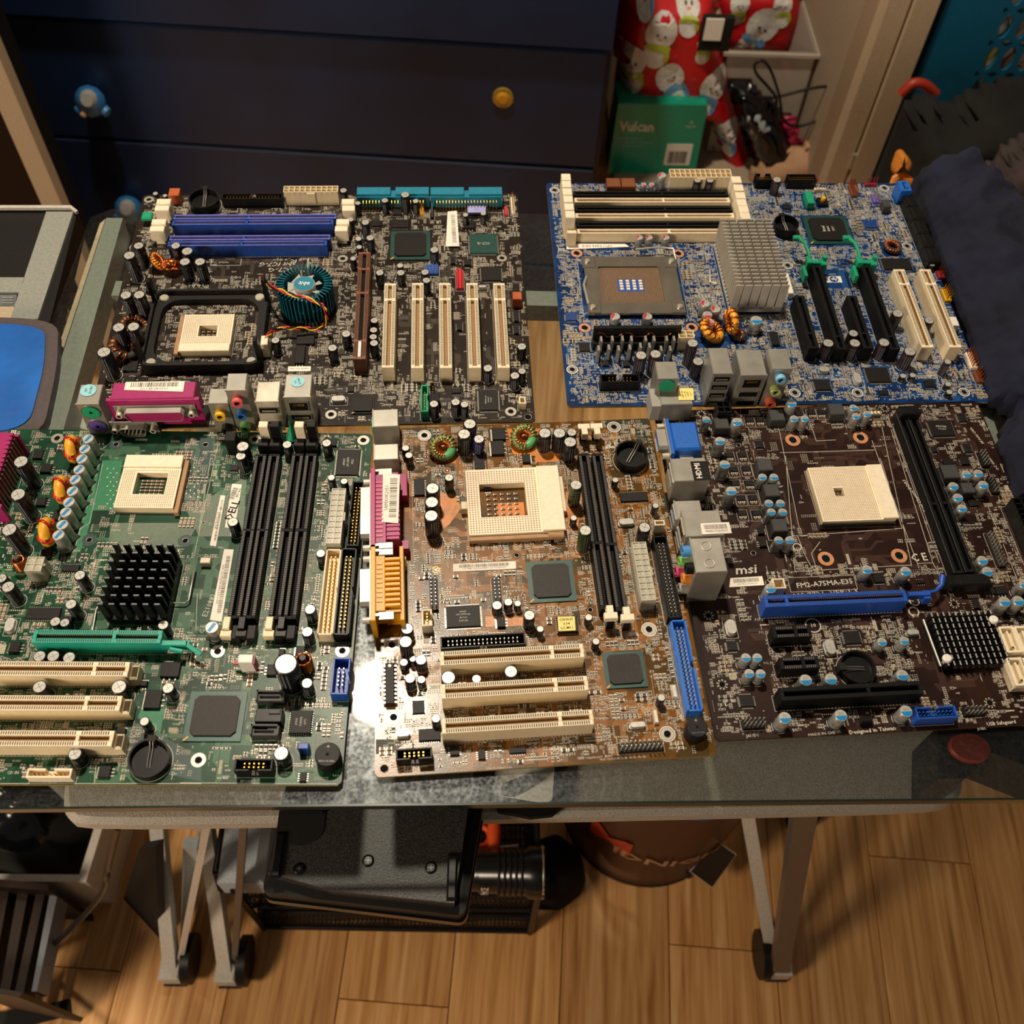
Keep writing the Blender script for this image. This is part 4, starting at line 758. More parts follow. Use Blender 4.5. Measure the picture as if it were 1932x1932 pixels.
b.chip('H',60,935,610,1412,'bga',m='bga')
for xt,xb in ((790,497),(912,648),(1140,893),(1262,1045)):
    b.slot('F',xt,385,'H',xb,240,7.6,8.5,'black','memory_slot',(.49,),pinm='lead',rail=.33,pitch=1.27)
for x,m in ((795,'cream'),(905,'black'),(1140,'cream'),(1255,'black')): latch(b,'F',x,100,22,6,5,m,4); b.block('latch_base','F',x-40,255,x+40,300,10,'black',size=(7,6))
for x,m in ((440,'beige'),(585,'black'),(850,'beige'),(965,'black')):
    u,v=b.L('H',x,350,9); g=MB(); g.box(-2,0,4,2,8,11,m,ch=.3); g.box(-3.2,-4,4,3.2,0,9,m,ch=.3); b.put('slot_latch',g,u,v); b.block('latch_base','H',x+70,290,x+120,440,7,'blackplastic',size=(5,9))
b.power('F',1400,720,1590,1245,13,'natural',(2,10),hole='grey',size=(9,41.5))
b.header('F',1622,650,1738,1270,9,'black',(2,17),'-x','floppy_header'); u0,v0=b.L('F',1445,1295,9); u1,v1=b.L('H',1385,395,9)
def hdr(B,a,c,h,w,m,n,notch,name,pinm='gold'):
    u0,v0=B.L(*a,h); u1,v1=B.L(*c,h); l=abs(v1-v0); cu,cv=(u0+u1)/2,(v0+v1)/2; g=MB(); W_=w/2; D_=l/2
    g.box(-W_,-D_,0,W_,D_,3,m); g.box(-W_,-D_,3,-W_+1.1,D_,h,m,ch=.2); g.box(-W_,-D_,3,W_,-D_+1.1,h,m,ch=.2); g.box(-W_,D_-1.1,3,W_,D_,h,m,ch=.2); g.box(W_-1.1,-D_,3,W_,-2.2,h,m,ch=.2); g.box(W_-1.1,2.2,3,W_,D_,h,m,ch=.2)
    p=MB()
    for i in (0,1):
        for j in range(n): x=(i-.5)*2.54; y=(j-(n-1)/2)*2.54; p.box(x-.33,y-.33,3,x+.33,y+.33,h-.8,pinm,bot=False)
    o=B.put(name,g,cu,cv); put('pin_row',p,o); B.mark(cu-W_,cv-D_,cu+W_,cv+D_); return o
hdr(b,('F',1468,1298),('H',1395,395),9,9.5,'beige',20,0,'drive_connector'); hdr(b,('F',1620,1290),('H',1545,395),9,9.5,'black',20,0,'drive_connector')
b.header('H',1455,612,1620,965,9,'blue',(2,5),'+x','debug_header','lead'); b.header('H',520,1580,885,1700,9,'black',(5,2),'-y','usb_header'); b.header('G',255,1675,685,1765,7,'cream',(9,1),'+y','front_audio_header')
for y0,y1,x0 in ((935,1005,725),(1250,1350,670)):
    u0,v0,u1,v1=b.box4('H',x0,y0,x0+275,y1,8); g=MB(); w=(u1-u0)/2; g.box(-w,-3,0,w,3,6,'ferrite',ch=.3); g.box(-w,-3,6,-w+1,3,8,'ferrite'); g.box(w-1,-3,6,w,3,8,'ferrite'); g.box(-w,2,6,w,3,8,'ferrite'); g.box(-w+2,-.8,6,w-3,0,7.6,'blackplastic'); b.put('sata_connector',g,(u0+u1)/2,(v0+v1)/2); b.mark(u0,v0,u1,v1)
u0,v0,u1,v1=b.box4('H',720,1105,975,1240,8); g=MB(); w=(u1-u0)/2; g.box(-w,-3.5,0,w,4.5,8,'black',ch=.4); g.box(0,1,8,w-1,3.5,9,'ferrite',ch=.2); g.box(-w,-8,0,0,-3.5,6,'black'); b.put('sata_connector',g,(u0+u1)/2,(v0+v1)/2); b.mark(u0,v0,u1,v1)
b.buzzer('H',1412,1540,7,10); b.battery('G',1435,1585,11,6); b.chip('F',1500,345,1720,590,txt=['smsc','LPC47M','1822'],txs=2.2,rot=PI/2); b.chip('H',1050,1120,1262,1338,'plcc',2.6,txt=['intel','E82802','1203'],txs=1.8,rot=-PI/2,name='bios_chip')
b.chip('G',252,135,578,238,'soic'); b.crystal('G',40,220,142,370); b.mosfet('G',1545,650,1725,795); b.mosfet('G',1385,922,1545,1098,'+x'); b.mosfet('G',85,462,190,560,'+x'); b.mosfet('E',385,485,490,560,'+x'); b.mosfet('E',345,800,440,880,'+x'); b.mosfet('E',385,1300,490,1380,'+x'); b.mosfet('E',505,920,560,1010,'-x'); b.mosfet('G',1330,832,1412,885); b.mosfet('H',830,678,925,780,'-x'); b.mosfet('H',1105,500,1195,590,'+x'); b.mosfet('H',945,525,1000,590); b.mosfet('G',1115,1290,1205,1340); b.mosfet('G',940,1650,1060,1760,'+x'); b.chip('F',480,490,560,545,'soic'); b.chip('H',1145,1715,1210,1800,'soic'); b.chip('E',320,350,410,430,'soic'); b.chip('F',1440,250,1500,310,'soic'); b.chip('G',600,215,700,290,'soic'); b.chip('E',600,1450,760,1510,'soic')
b.power('E',240,1385,420,1500,13,'natural',(2,2),name='cpu_power_connector',hole='grey',size=(10,10))
def ferr(B,k,x,y,h,r,ang=0):
    u,v=B.L(k,x,y,h); g=MB(); g.rod((0,0,0),(0,0,h),r*.45,12,'ferrite'); w_=MB(); w_.tube([(r*math.cos(i*.7),r*math.sin(i*.7),1.5+(h-4)*i/80) for i in range(81)],r*.22,5,'copper'); o=B.put('choke_coil',g,u,v); put('winding',w_,o); B.mark(u-r,v-r,u+r,v+r)
ferr(b,'E',150,1380,13,3.4); ferr(b,'H',1172,610,15,4.2)
g=MB(); g.box(-4,-2.6,0,4,2.6,13,'white',ch=.4); g.box(4,-2.4,0,4.8,2.4,11,'crimson'); g.box(-8,-1,6,-4,1,7.5,'crimson'); u,v=b.L('H',628,620,13); b.put('jumper_block',g,u,v); b.block('jumper','H',1130,1430,1230,1490,8,'blue'); b.block('dark_clip','F',420,130,540,300,14,'black',size=(7,8)); g=MB(); g.tube([(0,0,0),(2,14,6)],3,8,'green'); u,v=b.L('F',1050,250,3); b.put('post_clip',g,u,v)
b.holes([('X',108,827),('X',480.6,829),('X',685.6,830.5),('X',410.8,1229),('X',645.9,1227.8),('X',374.4,1434)],r=4.1,m='lead',r0=1.9,outer=None); b.holes([('E',1113,297),('E',858,1215),('E',1778,1222),('F',243,300)],r=4.6,m='zone3dark',r0=1.7,name='cooler_mount_hole')
b.label('F',[(497,675),(592,682),(523,1108),(428,1095)],.1,4,None,nb=10,bar=False); b.label('F',[(388,785),(433,790),(343,1277),(283,1267)],.1,5,'00 C23142-308',2,0); b.label('X',[(423,1036),(441,1037),(418,1173),(396,1170)],.1,6,'DEX CN-0T8378-70821-575-0CKK',1.9,0,nb=60)
u,v=b.L('F',505,930,0); addtext(b.silk,'DELL',u,v,.3,7,PI/2-.2,'ink',1,True); u,v=b.L('F',512,770,0); barcode(b.silk,u,v,.3,9,3.4,PI/2-.2,14,seed=3); u,v=b.L('F',560,765,0); addtext(b.silk,'REV A02',u,v,.3,2,PI/2-.2,'ink')
b.text('F',278,1840,'E210882',4.6,PI/2-.2); b.text('F',200,1740,'GMCH',2.2,PI/2); b.text('G',480,1808,'FP AUD',2.3); b.text('G',125,1718,'CD IN',2.3); b.text('H',650,1803,'FP USB 1',2.2); b.text('G',790,1250,'PCI SLOT 2',1.9); b.text('G',420,1585,'PCI SLOT 3',1.9); b.text('H',880,1402,'SATA',1.8); b.text('H',215,340,'C E',4,PI/2)
for p,q in ((('E',985,340),('E',1180,180)),(('E',860,1050),('E',985,480)),(('E',770,1110),('E',860,1050)),(('E',720,1290),('E',770,1110)),(('F',130,1380),('F',375,240)),(('F',180,1110),('F',290,440)),(('H',150,350),('H',165,0)),(('G',905,1820),('G',925,1610)),(('G',0,1822),('G',1930,1822)),(('H',0,1815),('H',1500,1825))): b.silk.line(b.L(*p),b.L(*q),.3,.05,'silk')
for z in ((1030,530,1120,910),(1790,520,1900,800)):
    for i in range(4):
        for j in range(10):
            if (i+j)%2==0: u,v=b.L('E',z[0]+(z[2]-z[0])*i/3,z[1]+(z[3]-z[1])*j/9); b.silk.disc(u,v,.12,.55,6,'tin')
# magenta port seen at the left edge
g=MB(); g.box(-27,0,7,27,15,22,'magenta',ch=.5)
for i in range(15): y=-26+i*3.5; g.box(y,13,21.5,y+2,16,23,'magenta',ch=.2)
g.box(-27,-1,0,-25,18,20,'magenta'); g.box(25,-1,0,28,20,16,'magenta')
for i in range(14): g.box(-24+i*3.5,15.5,1,-22.6+i*3.5,16.2,20,'tinytan')
u,v=b.L('X',0,870,23); o=b.put('parallel_port',g,-9,v-3,0,-PI/2,label='magenta ribbed rear port cut off by the left edge'); g=MB(); g.box(12,1,23,30,10,23.6,'cream'); put('port_label',g,o); b.mark(-10,v-30,8,v+30)
b.sp('E',960,960,1900,1300); b.sp('F',100,650,620,1900); b.sp('E',960,180,1930,420); b.sp('E',950,430,1130,940); b.sp('G',1000,0,1930,340); b.sp('H',600,780,1000,930); b.sp('G',200,1780,1930,1830)
b.finish(1500,4000,150,1300,zones=[('zone3green',[('E',985,450),('E',1180,450),('E',1080,930),('E',890,930)],0),('zone3light',[('E',1060,1050),('E',1900,1050),('E',1780,1280),('E',1040,1300)],0),('zone3light',[('F',60,930),('F',640,600),('F',600,1180),('F',180,1180)],0),('zone3green',[('E',980,350),('E',870,1040),('E',770,1330),('E',700,1330),('E',860,700)],0),('zone3green',[('G',1350,1110),('G',1580,1110),('G',1540,1330),('G',1320,1190)],0),('zone3dark',[('F',0,200),('F',340,230),('F',330,420),('F',150,900),('F',0,900)],0),('zone3dark',[('G',1050,1120),('G',1930,1560),('G',1930,1800),('G',1200,1650)],0),('zone3light',[('H',1250,480),('H',1640,480),('H',1400,700),('H',1250,700)],0)])
# ================================================================= board 4: yellow-brown board (front centre)
B4=Board('narrow yellow-brown motherboard with magenta and amber ports, in the front middle of the glass',(-.044355,.138702,4.4821),(-10.16,44.45,180.5,288.29),'pcb4',4,44)
b=B4
b.caps('''I 1215 212 9 19 k;I 1157 315 9 19 k;I 1308 365 7.5 14 pu;I 565 457 5.5 10 k;I 598 530 5.5 10 k;I 838 865 9 20 k;I 830 1005 9 20 k;I 825 1142 9 20 k;I 1005 757 6 13 k;J 258 305 9 17 k;J 405 305 9 17 k;J 530 298 7 15 k;J 515 395 9 18 k;J 573 830 8 21 gn;J 668 1290 8 21 gn;J 550 1165 4.5 8 br;J 972 780 4.5 8 k;J 1380 1040 4.5 9 k;J 1268 1260 8 15 k;
K 550 437 7.5 10 k;K 535 562 7.8 15 k;K 518 760 5 7 br;K 603 727 4 7 br;K 683 735 6.8 10 k;K 577 912 6.3 10 k;K 686 925 5 7 br;K 1412 213 6.5 8 k;K 1520 182 5.5 9 k;K 1610 195 4.5 7 k;K 1722 308 7 13 k;K 1820 440 4.5 7 k;K 945 905 8.5 10 k;K 1215 918 5.5 7 can;K 1545 848 8 11 k;K 826 1300 5 8 k;M 200 440 4.5 8 k;M 665 328 4.8 8 k;M 735 560 4.8 8 k;M 1362 1098 4.8 9 k''')
b.toroid('I',945,455,6,3.2,'toroidgreen','copper',.5,turns=16,wr=.6,az=-PI/2,h=6,gap=.2); b.toroid('I',1765,345,6,3.2,'toroidgreen','copper',.5,turns=16,wr=.6,az=-PI/2,h=6,gap=.2)
q=[b.L('X',*p,6) for p in ((873.3,887.6),(1055,876),(1067,1003),(880.8,1012.5))]; cu=sum(a for a,c in q)/4; cv=sum(c for a,c in q)/4
o,w,d=zif(b,'X',877,882,1060,1007,6,(15,13,-6.5,.5),('+x',13),size=(60,51),pitch=1.75)
g=MB(); g.box(-w,-d-3.5,1,w-8,-d-.5,4.6,'tan',ch=.3); g.tube([(w-10,-d-2.4,4.5),(w,-d-2.4,4.5)],2.6,10,'tan'); put('socket_lever',g,o)
for q_ in ((-w-4,-6,1,-w,0,7),(w,-10,0,w+4,18,5)): g=MB(); g.box(*q_,'beige',ch=.4); put('socket_clip',g,o)
b.chip('J',85,1595,560,2010,'bga',m='bga'); b.chip('M',812,652,1212,1000,'bga',m='bga')
b.slot('J',662,510,'M',822,250,7.3,9,'black','memory_slot',(.6,),pinm='lead',rail=.33); b.slot('J',785,510,'M',985,268,7.3,9,'black','memory_slot',(.6,),pinm='lead',rail=.33)
for k,x,y,sy in (('J',655,235,1),('J',782,230,1),('M',880,310,-1),('M',1040,325,-1)):
    u,v=b.L(k,x,y,14); g=MB(); g.box(-4,-2,10,4,2.2,14,'cream',ch=.3); g.box(-2,-sy*2,8,2,-sy*7,14,'cream',ch=.3); g.box(-2.2,-2,0,2.2,2,10,'black'); b.put('slot_latch',g,u,v)
b.power('X',1190,1021,1240,1134,13,'natural',(2,10),hole='grey',size=(9,41.5)); hdr(b,('J',1422,1345),('M',1492,335),8,9,'black',20,0,'floppy_header','lead'); hdr(b,('M',1520,352),('M',1692,1228),9,9.2,'ideblue',20,0,'drive_connector','lead')
b.header('K',868,490,1685,610,9,'black',(17,2),'-y','floppy_header','tin'); b.header('K',440,1580,790,1690,9,'black',(5,2),'-y','game_header'); b.header('K',690,250,790,410,9,'cream',(1,4),'+x','audio_header'); b.header('J',1365,1185,1475,1240,9,'cream',(3,1),'+y','fan_header')
for a,c,y0,y1 in ((865,620,722,645),(883,655,1040,955),(888,703,1375,1280)): b.slot('K',a,y0,'M',c,y1,8.8,14,'beige','pci_slot',(.78,),top='cream')
b.buzzer('M',1705,1380,6.2,10); b.battery('J',1130,540,11,8,rz=-.6)
b.chip('K',925,215,1250,420,txt=['smsc','LPC47M102','B6110','DH13A'],txs=1.7); b.chip('M',360,320,560,470,'plcc',3); b.label('M',[(365,325),(530,320),(540,455),(375,462)],3.4,1,None,bar=False,m='labelyellow'); 
u,v=b.L('M',452,390,3.5); g=MB(); [addtext(g,t,0,y,0,2.3,0,'ink',1,True) for t,y in (('CWAH7',2.8),('3.04',0),('LC M11',-2.8))]; b.put('label_text',g,u,v,3.55)
b.chip('I',1262,520,1362,670,'soic'); b.chip('I',650,770,755,935,'soic'); b.mosfet('I',1440,250,1575,370,'+x'); b.mosfet('I',1430,380,1560,520,'+x'); b.mosfet('J',30,515,110,600,'-x'); b.mosfet('K',1410,320,1490,420,'+x'); b.mosfet('I',1360,820,1430,880); b.chip('K',600,1125,715,1250); b.chip('K',660,1395,868,1510,'soic'); b.chip('J',1020,905,1300,995,'soic'); b.chip('K',960,1560,1050,1650,'soic'); b.chip('K',1230,1590,1300,1690,'soic'); b.chip('K',1530,1580,1690,1630,'soic')
g=MB(); u0,v0,u1,v1=b.box4('K',340,765,428,1160,4); g.box(-(u1-u0)/2,-(v1-v0)/2,1,(u1-u0)/2,(v1-v0)/2,4.4,'chip',ch=.4); l=MB(); l_=(v1-v0)
for i in range(10):
    y=-l_/2+1.5+i*(l_-3)/9
    for sg in(-1,1): l.box(sg*(u1-u0)/2,y-.5,0,sg*((u1-u0)/2+1.2),y+.5,3,'lead')
g.disc(0,l_/2-2,4.5,1,10,'white'); o=b.put('chip',g,(u0+u1)/2,(v0+v1)/2); put('pin_row',l,o); b.mark(u0-1,v0,u1+1,v1)
b.crystal('K',435,1395,590,1475); b.crystal('J',1000,1165,1170,1235); b.crystal('M',1055,1325,1220,1385); b.pins('K',770,0,840,235,2,9,'black',8); b.pins('K',1378,0,1438,175,2,7,'black',8); b.pins('M',955,1540,1365,1625,10,2,'black',9,'tin')
b.block('diode','M',1285,1200,1335,1350,3,'tin',size=(2.4,8)); b.block('solder_blob','M',1450,960,1525,1110,1.2,'tin',size=(4,9),ch=1)
b.holes([('X',739.7,1216.5),('X',742.6,1353.2),('X',800.7,821.5),('X',1158.3,805.6),('X',1224.5,1187.5),('X',1259,1385)],r=3.8,m='lead',r0=2,outer='white'); b.holes([('M',680,258),('I',1690,1545)],r=2.4,m='pcb4',r0=1.4); b.holes([('K',330,1780)],r=2.6,m='zone4dark',r0=2.2)
for k,x,y in (('I',985,685),('I',870,1690),('K',330,1630),('J',1160,230)): 
    u,v=b.L(k,x,y); b.silk.ring(u,v,.07,1.8,2.4,18,'copper'); b.silk.disc(u,v,.08,.8,10,'lead')
b.label('I',[(1045,1632),(1680,1603),(1685,1680),(1045,1710)],.1,7,'* 0 *MB11M2004-MBMCS4-T02N2002*',1.7,0,nb=60)
b.text('M',780,515,'C',6,0,.8,True); b.text('M',848,510,'E',6,0,.8,True); b.text('I',1150,1880,'LCDTV',3); b.text('M',275,880,'PCI1',2.8); b.text('K',1530,1218,'PCI2',2.8); b.text('M',1000,1680,'HLED KEYLOCK CASE OPEN SPEAKER',1.6); b.text('M',715,1675,'USB2FRONT',1.8); b.text('M',1400,320,'SECONDARY IDE',2.2,PI/2+.12); b.text('J',390,1500,'U11',2); b.text('J',390,1530,'GMCH',2); b.text('K',1430,1775,'SUR MONING 560',1.8); b.text('M',1105,150,'R224',2.4,PI/2)
for k,x,y in (('M',1090,510),('M',450,1540),('M',358,1610),('J',920,460)):
    u,v=b.L(k,x,y); b.silk.ring(u,v,.06,3.2,3.5,24,'silk'); b.silk.add([(u+3.2*math.cos(PI*i/10),v+3.2*math.sin(PI*i/10),.06) for i in range(11)],[tuple(range(11))],'silk')
# rear ports: ps/2, usb, parallel (magenta), game + sound (amber)
o=stack(b,'keyboard_port','p',172,118,20,15,17); jack(o,0,13,'ps2green',5.5,.8)
b.put('usb_port',shell(13,16,15,'steel'),*b.L('p',182,375,15),0,-PI/2)
u,v=b.L('p',165,800,20); g=MB(); g.box(-26,2,4,26,9,20,'magenta',ch=.4); g.box(-30,-.5,3,30,2.5,22,'magenta',ch=.3); g.box(-28,9,0,23,17,19,'magenta',ch=.3); g.box(-34,16,0,-16,22,9,'magenta',ch=.4); g.box(18,16,0,24,22,9,'magenta')
for i in range(13): g.box(-22+i*3.4,9,18.7,-20+i*3.4,17.4,19.7,'magenta',ch=.2)
for i in range(14): g.box(-20+i*3.1,2.6,20,-18.6+i*3.1,7,20.5,'pink',ch=.1)
o=b.put('parallel_port',g,u,v,0,-PI/2,label='magenta parallel port with a printed barcode sticker'); flange(o,0,13,56,12,-.6); dshell(o,0,13,39,10,'magenta',7,pm='crimson')
for sg in (-1,1): m_=MB(); m_.box(sg*28-2.6,4,19,sg*28+2.6,13,19.8,'steel',ch=.3); m_.box(sg*28-.8,1,18,sg*28+.8,4.5,21.5,'lead'); put('grounding_tab',m_,o)
b.label('p',[(252,535),(380,545),(368,915),(243,905)],20.2,9,'1AMX0K2051',3.4,PI)
b.mark(u-2,v-30,u+24,v+32)
u,v=b.L('p',165,1370,20); g=MB(); g.box(-19,2,4,19,8,20,'amber',ch=.4); g.box(-26,-.5,-1,26,2.5,22,'amber',ch=.3)
for i in range(10): g.box(-17+i*3.5,8,18,-15+i*3.5,17,21,'amber',ch=.3)
g.box(-18,8,2,19,17,18,'amber'); g.box(-27,16.5,0,24,19,17,'amber',ch=.3); g.box(-38,1,0,-26,4,8,'amber'); g.box(-26,3,0,-19,20,6,'amber')
for i in range(9): g.box(-14+i*3.2,3,20,-12.4+i*3.2,6.4,20.5,'toroidyellow',ch=.1)
o=b.put('game_port',g,u,v,0,-PI/2,label='amber ribbed game port'); flange(o,0,13,48,12,-.6); dshell(o,0,13,26,10,'amber',7,(8,7))
for sg in (-1,1): m_=MB(); m_.box(sg*22-2.6,4,19,sg*22+2.6,13,19.8,'steel',ch=.3); m_.box(sg*22-.8,1,18,sg*22+.8,4.5,21.5,'lead'); put('grounding_tab',m_,o)
m_=MB(); m_.box(-37,3,0,-26,14,4,'rust',ch=.3); put('jack_base',m_,o)
b.mark(u-2,v-38,u+20,v+26); b.block('vga_insert','p',185,1085,270,1120,10,'blue',size=(7,8))
b.sp('I',930,1200,1180,1560); b.sp('I',900,1720,1400,1880)
b.finish(1500,3600,230,1500,zones=[('zone4orange',[('I',815,400),('I',1075,400),('I',1075,610),('I',860,610)],0),('zone4orange',[('I',905,905),('I',1100,945),('I',1115,1080),('I',1010,1230),('I',935,1285)],0),('zone4orange',[('I',1590,260),('I',1932,260),('I',1932,540),('I',1650,520)],0),('zone4orange',[('J',470,900),('J',640,900),('J',590,1300),('J',470,1330)],0),('zone4orange',[('I',1500,1000),('I',1780,1050),('I',1780,1190),('I',1540,1190)],0),('zone4dark',[('I',560,270),('I',900,270),('I',860,420),('I',640,330)],0),('zone4dark',[('I',860,640),('I',1110,640),('I',1110,900),('I',900,900)],0),('zone4orange',[('K',1300,320),('K',1680,330),('K',1700,410),('K',1300,420)],0),('zone4dark',[('J',850,180),('J',1310,160),('J',1330,400),('J',900,300)],0),('zone4dark',[('K',570,1500),('K',250,1500),('K',250,1640),('K',400,1640)],0),('zone4dark',[('M',1320,20),('M',1400,20),('M',1560,800),('M',1430,500)],0),('zone4orange',[('J',160,490),('J',420,500),('J',400,600),('J',160,600)],0)],tones=('tinytan','tinydark','tinydark'),edge='fr4edge')
# ================================================================= board 5: dark red-brown board (front right)
B5=Board('dark chocolate motherboard with blue-topped capacitors, at the front right of the glass',(.145651,.161690,3.7957),(-10.16,44.45,224.5,286.3),'pcb5',5,55)
b=B5
b.caps('''N 475 552 6.5 11 pb;N 718 570 8 13 pb;N 583 722 8 14 pb;N 620 908 8 14 pb;N 672 1118 8 14 pb;N 920 1008 6.6 10 pb;N 1010 1008 6.6 10 pb;N 970 1215 6.6 10 pb;N 1062 1215 6.6 10 pb;N 990 1285 6.6 10 pb;N 1080 1285 6.6 10 pb;N 1048 1508 6.6 11 pb;N 1136 1508 6.6 11 pb;N 1170 545 6.6 11 pb;N 1255 545 6.6 11 pb;N 1150 425 8 14 pb;N 983 1890 7.6 12 pb;
O 197 148 6.6 11 pb;O 222 230 6.6 11 pb;O 328 208 6.6 11 pb;O 1280 785 7.2 10 pb;O 1395 778 7.2 10 pb;O 1443 888 7.6 11 pb;O 1157 900 7.4 10 pb;O 1200 1010 7.4 10 pb;O 1240 1113 7.2 10 pb;O 1435 1612 7.6 10 pb;O 1482 1720 7.6 11 pb;O 327 1700 7.4 10 pb;O 697 1716 7.6 11 pb;
Q 578 970 6.4 10 pb;Q 693 970 6.4 10 pb;Q 612 1130 6.4 10 pb;Q 728 1132 6.4 10 pb;Q 1185 1197 8 11 pb;Q 1440 1187 8 11 pb;Q 973 1580 8 12 pb;Q 1540 1555 8 12 pb;R 347 810 6.4 10 pb;R 573 800 6.4 10 pb;R 552 1147 8 11 pb;R 590 1512 8 11 pb;R 1588 402 8 12 pb;R 1728 395 8 12 pb;R 1785 228 7 11 pb''')
for k,x0,y0,x1,y1 in (('N',535,528,655,628),('N',975,468,1095,560),('N',1455,422,1560,512),('N',878,860,1000,952),('N',935,1065,1050,1155),('N',988,1340,1122,1432),('O',1240,862,1350,962),('O',1050,690,1205,820)):
    o,w,d=b.block('power_choke',k,x0,y0,x1,y1,8,'ferrite',ch=.6,size=(10,10) if k=='N' else None)
    u0,v0,u1,v1=b.box4(k,x0,y0,x1,y1,8); b.silk.rect((u0+u1)/2-w-1.5,(v0+v1)/2-d-1.5,(u0+u1)/2+w+1.5,(v0+v1)/2+d+1.5,.25,.05,'silk')
for x,y in ((657,830),(762,828),(692,942),(792,938),(705,1052),(815,1052),(750,1170),(845,1168),(760,1288),(872,1288),(818,550),(900,550),(1210,500),(1310,490),(1385,490)):
    u0,v0,u1,v1=b.box4('N',x-34,y-20,x+34,y+20,1.5); cu,cv=(u0+u1)/2,(v0+v1)/2; g=MB(); g.box(-2.6,-2,.1,2.6,2.2,1.4,'chip',ch=.2); l=MB()
    for i in range(4): l.box(-2.3+i*1.3,-3.6,0,-1.6+i*1.3,-2,.5,'tin')
    l.box(-2.2,-5.2,0,-.8,-4,.9,'tinytan'); l.box(.4,-5.2,0,1.8,-4,.9,'tinytan'); o=b.put('transistor',g,cu,cv); put('pin_row',l,o); b.silk.rect(cu-3.6,cv-5.8,cu+3.6,cv+3,.2,.05,'silk'); b.mark(cu-3.5,cv-5.5,cu+3.5,cv+3,False)
b.mosfet('N',882,1408,935,1455,'-x'); b.mosfet('N',895,1500,952,1555,'-x'); b.mosfet('O',1060,640,1160,690); b.mosfet('O',390,1730,485,1820,'+y'); b.mosfet('R',1380,245,1490,320); b.mosfet('R',1500,240,1610,320)
q=[b.L('X',*p,5) for p in ((1522,882.6),(1660,875),(1695,980),(1551,985))]; cu=sum(a for a,c in q)/4; cv=sum(c for a,c in q)/4
o,w,d=zif(b,'X',1535,879,1678,983,5,(3.2,3.4,-8,1),('+x',9),size=(49,43.5),pitch=1.2); g=MB(); g.tube([(-w-2,-d-2,3),(w-2,-d-2.5,3)],1,6,'blackgloss'); put('socket_lever',g,o)
b.holes([('N',1158,715),('O',262,435),('N',1420,1655),('O',632,1568)],r=5.2,m='copperpad',r0=2.7,name='cooler_mount_hole'); b.holes([('N',728,758),('N',845,1612)],r=1.8,m='pcb5',r0=1.5)
b.holes([('X',1337,1161.5),('X',1362.4,1291.6),('X',1800.3,1139.2),('X',1323.6,781.4),('X',1669,771),('X',1867.3,1326)],r=3.6,m='pcb5',r0=1.9,dots=True)
b.slot('O',700,235,'O',1172,1735,6,9,'black','memory_slot',(.58,),pins=False,pinm='cavityblack',rail=.25); b.slot('O',795,235,'O',1288,1722,6,9,'black','memory_slot',(.58,),pins=False,pinm='cavityblack',rail=.25)
for a,c in (((650,200),(1105,1740)),((745,235),(1235,1730)),((850,235),(1335,1715))):
    u0,v0=b.L('O',*a,9); u1,v1=b.L('O',*c,9); g=MB(); g.box(-.2,v1-v0 if v1<v0 else 0,9,.2,0,9.4,'ferrite'); b.put('slot_rib',g,(u0+u1)/2,v0)
for k,x,y,w_,d_,h_ in (('O',1360,1790,20,8,11),('O',740,165,14,8,14),('O',1150,1800,8,8,9)):
    u,v=b.L(k,x,y,h_); g=MB(); g.box(-w_/2,-d_/2,2,w_/2,d_/2,h_,'black',ch=.8); b.put('slot_latch',g,u,v); b.mark(u-w_/2,v-d_/2,u+w_/2,v+d_/2,False)
b.slot('Q',768,395,'R',592,342,8,13.5,'blue','express_slot',(.155,),pinm='zone2'); u,v=b.L('R',800,270,12); g=MB(); g.box(-12,-4,6,2,-1,11,'blue',ch=.3); g.tube([(0,-2,10),(6,-1,10),(11,3,10),(13,9,11)],[1.2,1.2,1.6,2.2],8,'blue'); g.box(-2,-6,3,2,0,10,'blue',ch=.3); b.put('card_latch',g,u,v)
b.slot('Q',848,710,'Q',1240,700,7.6,11,'black','express_slot',(.6,),pinm='lead'); b.slot('Q',925,1028,'Q',1315,1012,7.6,11,'black','express_slot',(.6,),pinm='lead'); b.slot('Q',925,1330,'R',755,1278,8.2,13.5,'black','express_slot',(.62,),pinm='cavityblack')
g=MB(); u,v=b.L('R',1235,765,9); W_,D_=19,17.5; g.box(-W_,-D_,2,W_,D_,3.5,'alublack'); o=b.put('heatsink',g,u,v,label='low black heatsink with silver-tipped fins')
for i in range(11):
    f_=MB(); x=-W_+i*(2*W_-1)/10
    for j in range(9): y=-D_+j*(2*D_-2.6)/8; f_.box(x,y,3.5,x+.9,y+2.8,9,'alublack',top='alutip',ch=.05)
    put('heatsink_fin',f_,o)
b.mark(u-W_-5,v-D_,u+W_,v+D_,False); g=MB(); g.tube([(-W_-3,D_-2,4),(-W_-2,-D_+2,4)],.9,5,'steel'); put('spring_bar',g,o)
for k,x,y in (('R',1480,582),('R',1008,975)):
    uu,vv=b.L(k,x,y,10); g=MB(); g.lathe(uu-u,vv-v,[(1.2,0),(1.2,8),(2.8,8.5),(2.8,10),(2,10.8)],16,'white'); put('push_pin',g,o)
b.battery('Q',1700,1075,10.5,6,rz=PI/2)
